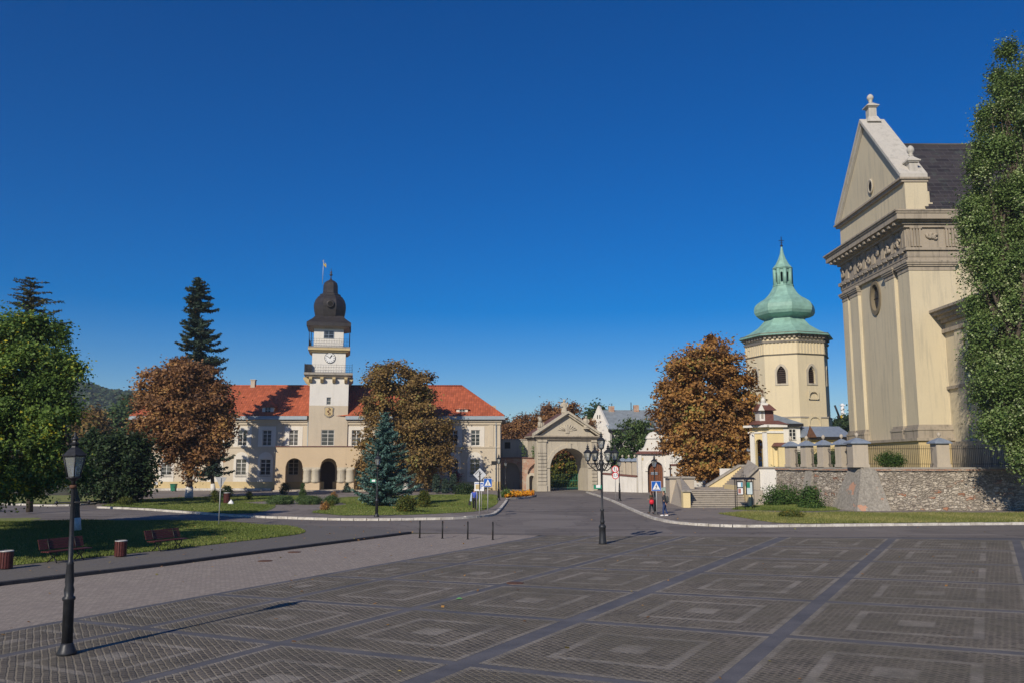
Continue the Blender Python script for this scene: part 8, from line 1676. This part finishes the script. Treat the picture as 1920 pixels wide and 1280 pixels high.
    for nm in ('L', 'R'): i0 = J[nm]; j = len(lv); lv += [bod[i0], bod[i0 + 1], bod[i0 + 2] - V(0, 0, .03)]; lr += [.10, .08, .066]; le += [(0, j), (j, j + 1), (j + 1, j + 2)]
    skin('trousers', lv, le, [r * k for r in lr], trous, t)
    for nm in ('L', 'R'): i0 = J[nm]; f = bod[i0 + 2]; g2 = bod[i0 + 3]; z_ = min(f.z, .1 * k) - .05 * k; skin('shoe', [Vector((f.x, f.y - .05 * k, z_ + .01)), Vector((g2.x, g2.y - .02, z_ - .004)), Vector((g2.x, g2.y + .07 * k, z_ - .01))], [(0, 1), (1, 2)], [.052 * k, .05 * k, .035 * k], M[shoes], t)
    return t, k
g = G(1247, 966.5, .115); pm, k = person('man in dark jacket and blue jeans with grey backpack walking left on the pavement', g, R(75), 1.88, plain('charcoal_cloth', (.035, .035, .04), .9), plain('denim', (.03, .05, .13), .9), plain('dark_hair', (.03, .02, .015), .8), .12, .06, shoes='signwhite')
m_ = MB(); m_.lathe([(.06, 0), (.15, .06), (.17, .25), (.15, .42), (.06, .5)], 12, Vector((0, -.20, .98)), sy=.6); bp = loc_add(m_, 'backpack', plain('grey_backpack', (.07, .075, .075), .8), pm); loc_add(MB().tube([(.1, -.12, 1.42), (.11, .05, 1.48), (.12, .17, 1.38), (.12, .1, 1.1), (.1, -.1, 1.02)], .02, 5).tube([(-.1, -.12, 1.42), (-.11, .05, 1.48), (-.12, .17, 1.38), (-.12, .1, 1.1), (-.1, -.1, 1.02)], .02, 5), 'straps', M['black'], bp)
g = G(1222.5, 961.5, .115); pw, k = person('woman with long dark hair in green and brown jacket carrying a red bag', g, R(55), 1.72, plain('green_brown_cloth', (.045, .06, .035), .9, 0, .5, 9), plain('dark_green_trousers', (.02, .035, .045), .9), plain('auburn_hair', (.06, .02, .014), .8), .16, .03, hairlong=True, bentR=True)
g2 = Vector(g) + Vector((-.05, -.28, .72)); bgm = tag(MB().lathe([(.04, 0), (.16, .03), (.19, .17), (.16, .32), (.05, .36)], 12, sy=.55).tube([(-.12, 0, .33), (-.08, 0, .5), (.08, 0, .5), (.12, 0, .33)], .012, 5).build('handbag', plain('red_bag', (.6, .02, .04), .5), loc=g2), 'bright red bag carried by the long haired woman', 'bag')
g = G(889.5, 955.5, .115); pl_, k = person('person in blue shirt and dark trousers, pale jacket over the arm, behind the notice board', g, R(178), 1.80, plain('blue_shirt', (.05, .09, .42), .8), plain('black_trousers', (.018, .018, .02), .9), plain('grey_hair', (.05, .04, .035), .8), .06, 0, jacket=False)
jk = MB(); jk.hull4([(.22, -.1, .75), (.38, -.1, .75), (.38, .1, .75), (.22, .1, .75)], [(.2, -.08, 1.42), (.3, -.08, 1.42), (.3, .1, 1.42), (.2, .1, 1.42)]); loc_add(jk, 'draped_jacket', plain('pale_blue_cloth', (.40, .48, .62), .8), pl_)
gb = Vector(g) + Vector((-.40, -.05, .42)); tag(MB().hull4([(-.10, -.2, 0), (.10, -.2, 0), (.10, .2, 0), (-.10, .2, 0)], [(-.07, -.18, .34), (.07, -.18, .34), (.07, .18, .34), (-.07, .18, .34)]).tube([(0, -.1, .34), (0, -.06, .42), (0, .06, .42), (0, .1, .34)], .012, 5).build('briefcase', M['black'], loc=gb), 'black bag hanging at the side of the person in the blue shirt', 'bag')
# ------------------------------------------------------------------ light autumn haze
hm = bpy.data.materials.new('haze'); hm.use_nodes = True; hn = hm.node_tree; hn.nodes.clear(); ho = N(hn, 'OutputMaterial'); hv = N(hn, 'VolumePrincipled'); hv.inputs['Color'].default_value = (.80, .88, 1, 1); hv.inputs['Density'].default_value = .00024; hv.inputs['Anisotropy'].default_value = .2; L(hn, hv.outputs[0], ho.inputs['Volume'])
struct('haze', MB().box(-1320, -75, -1, 1320, 1420, 90), hm, 'stuff')
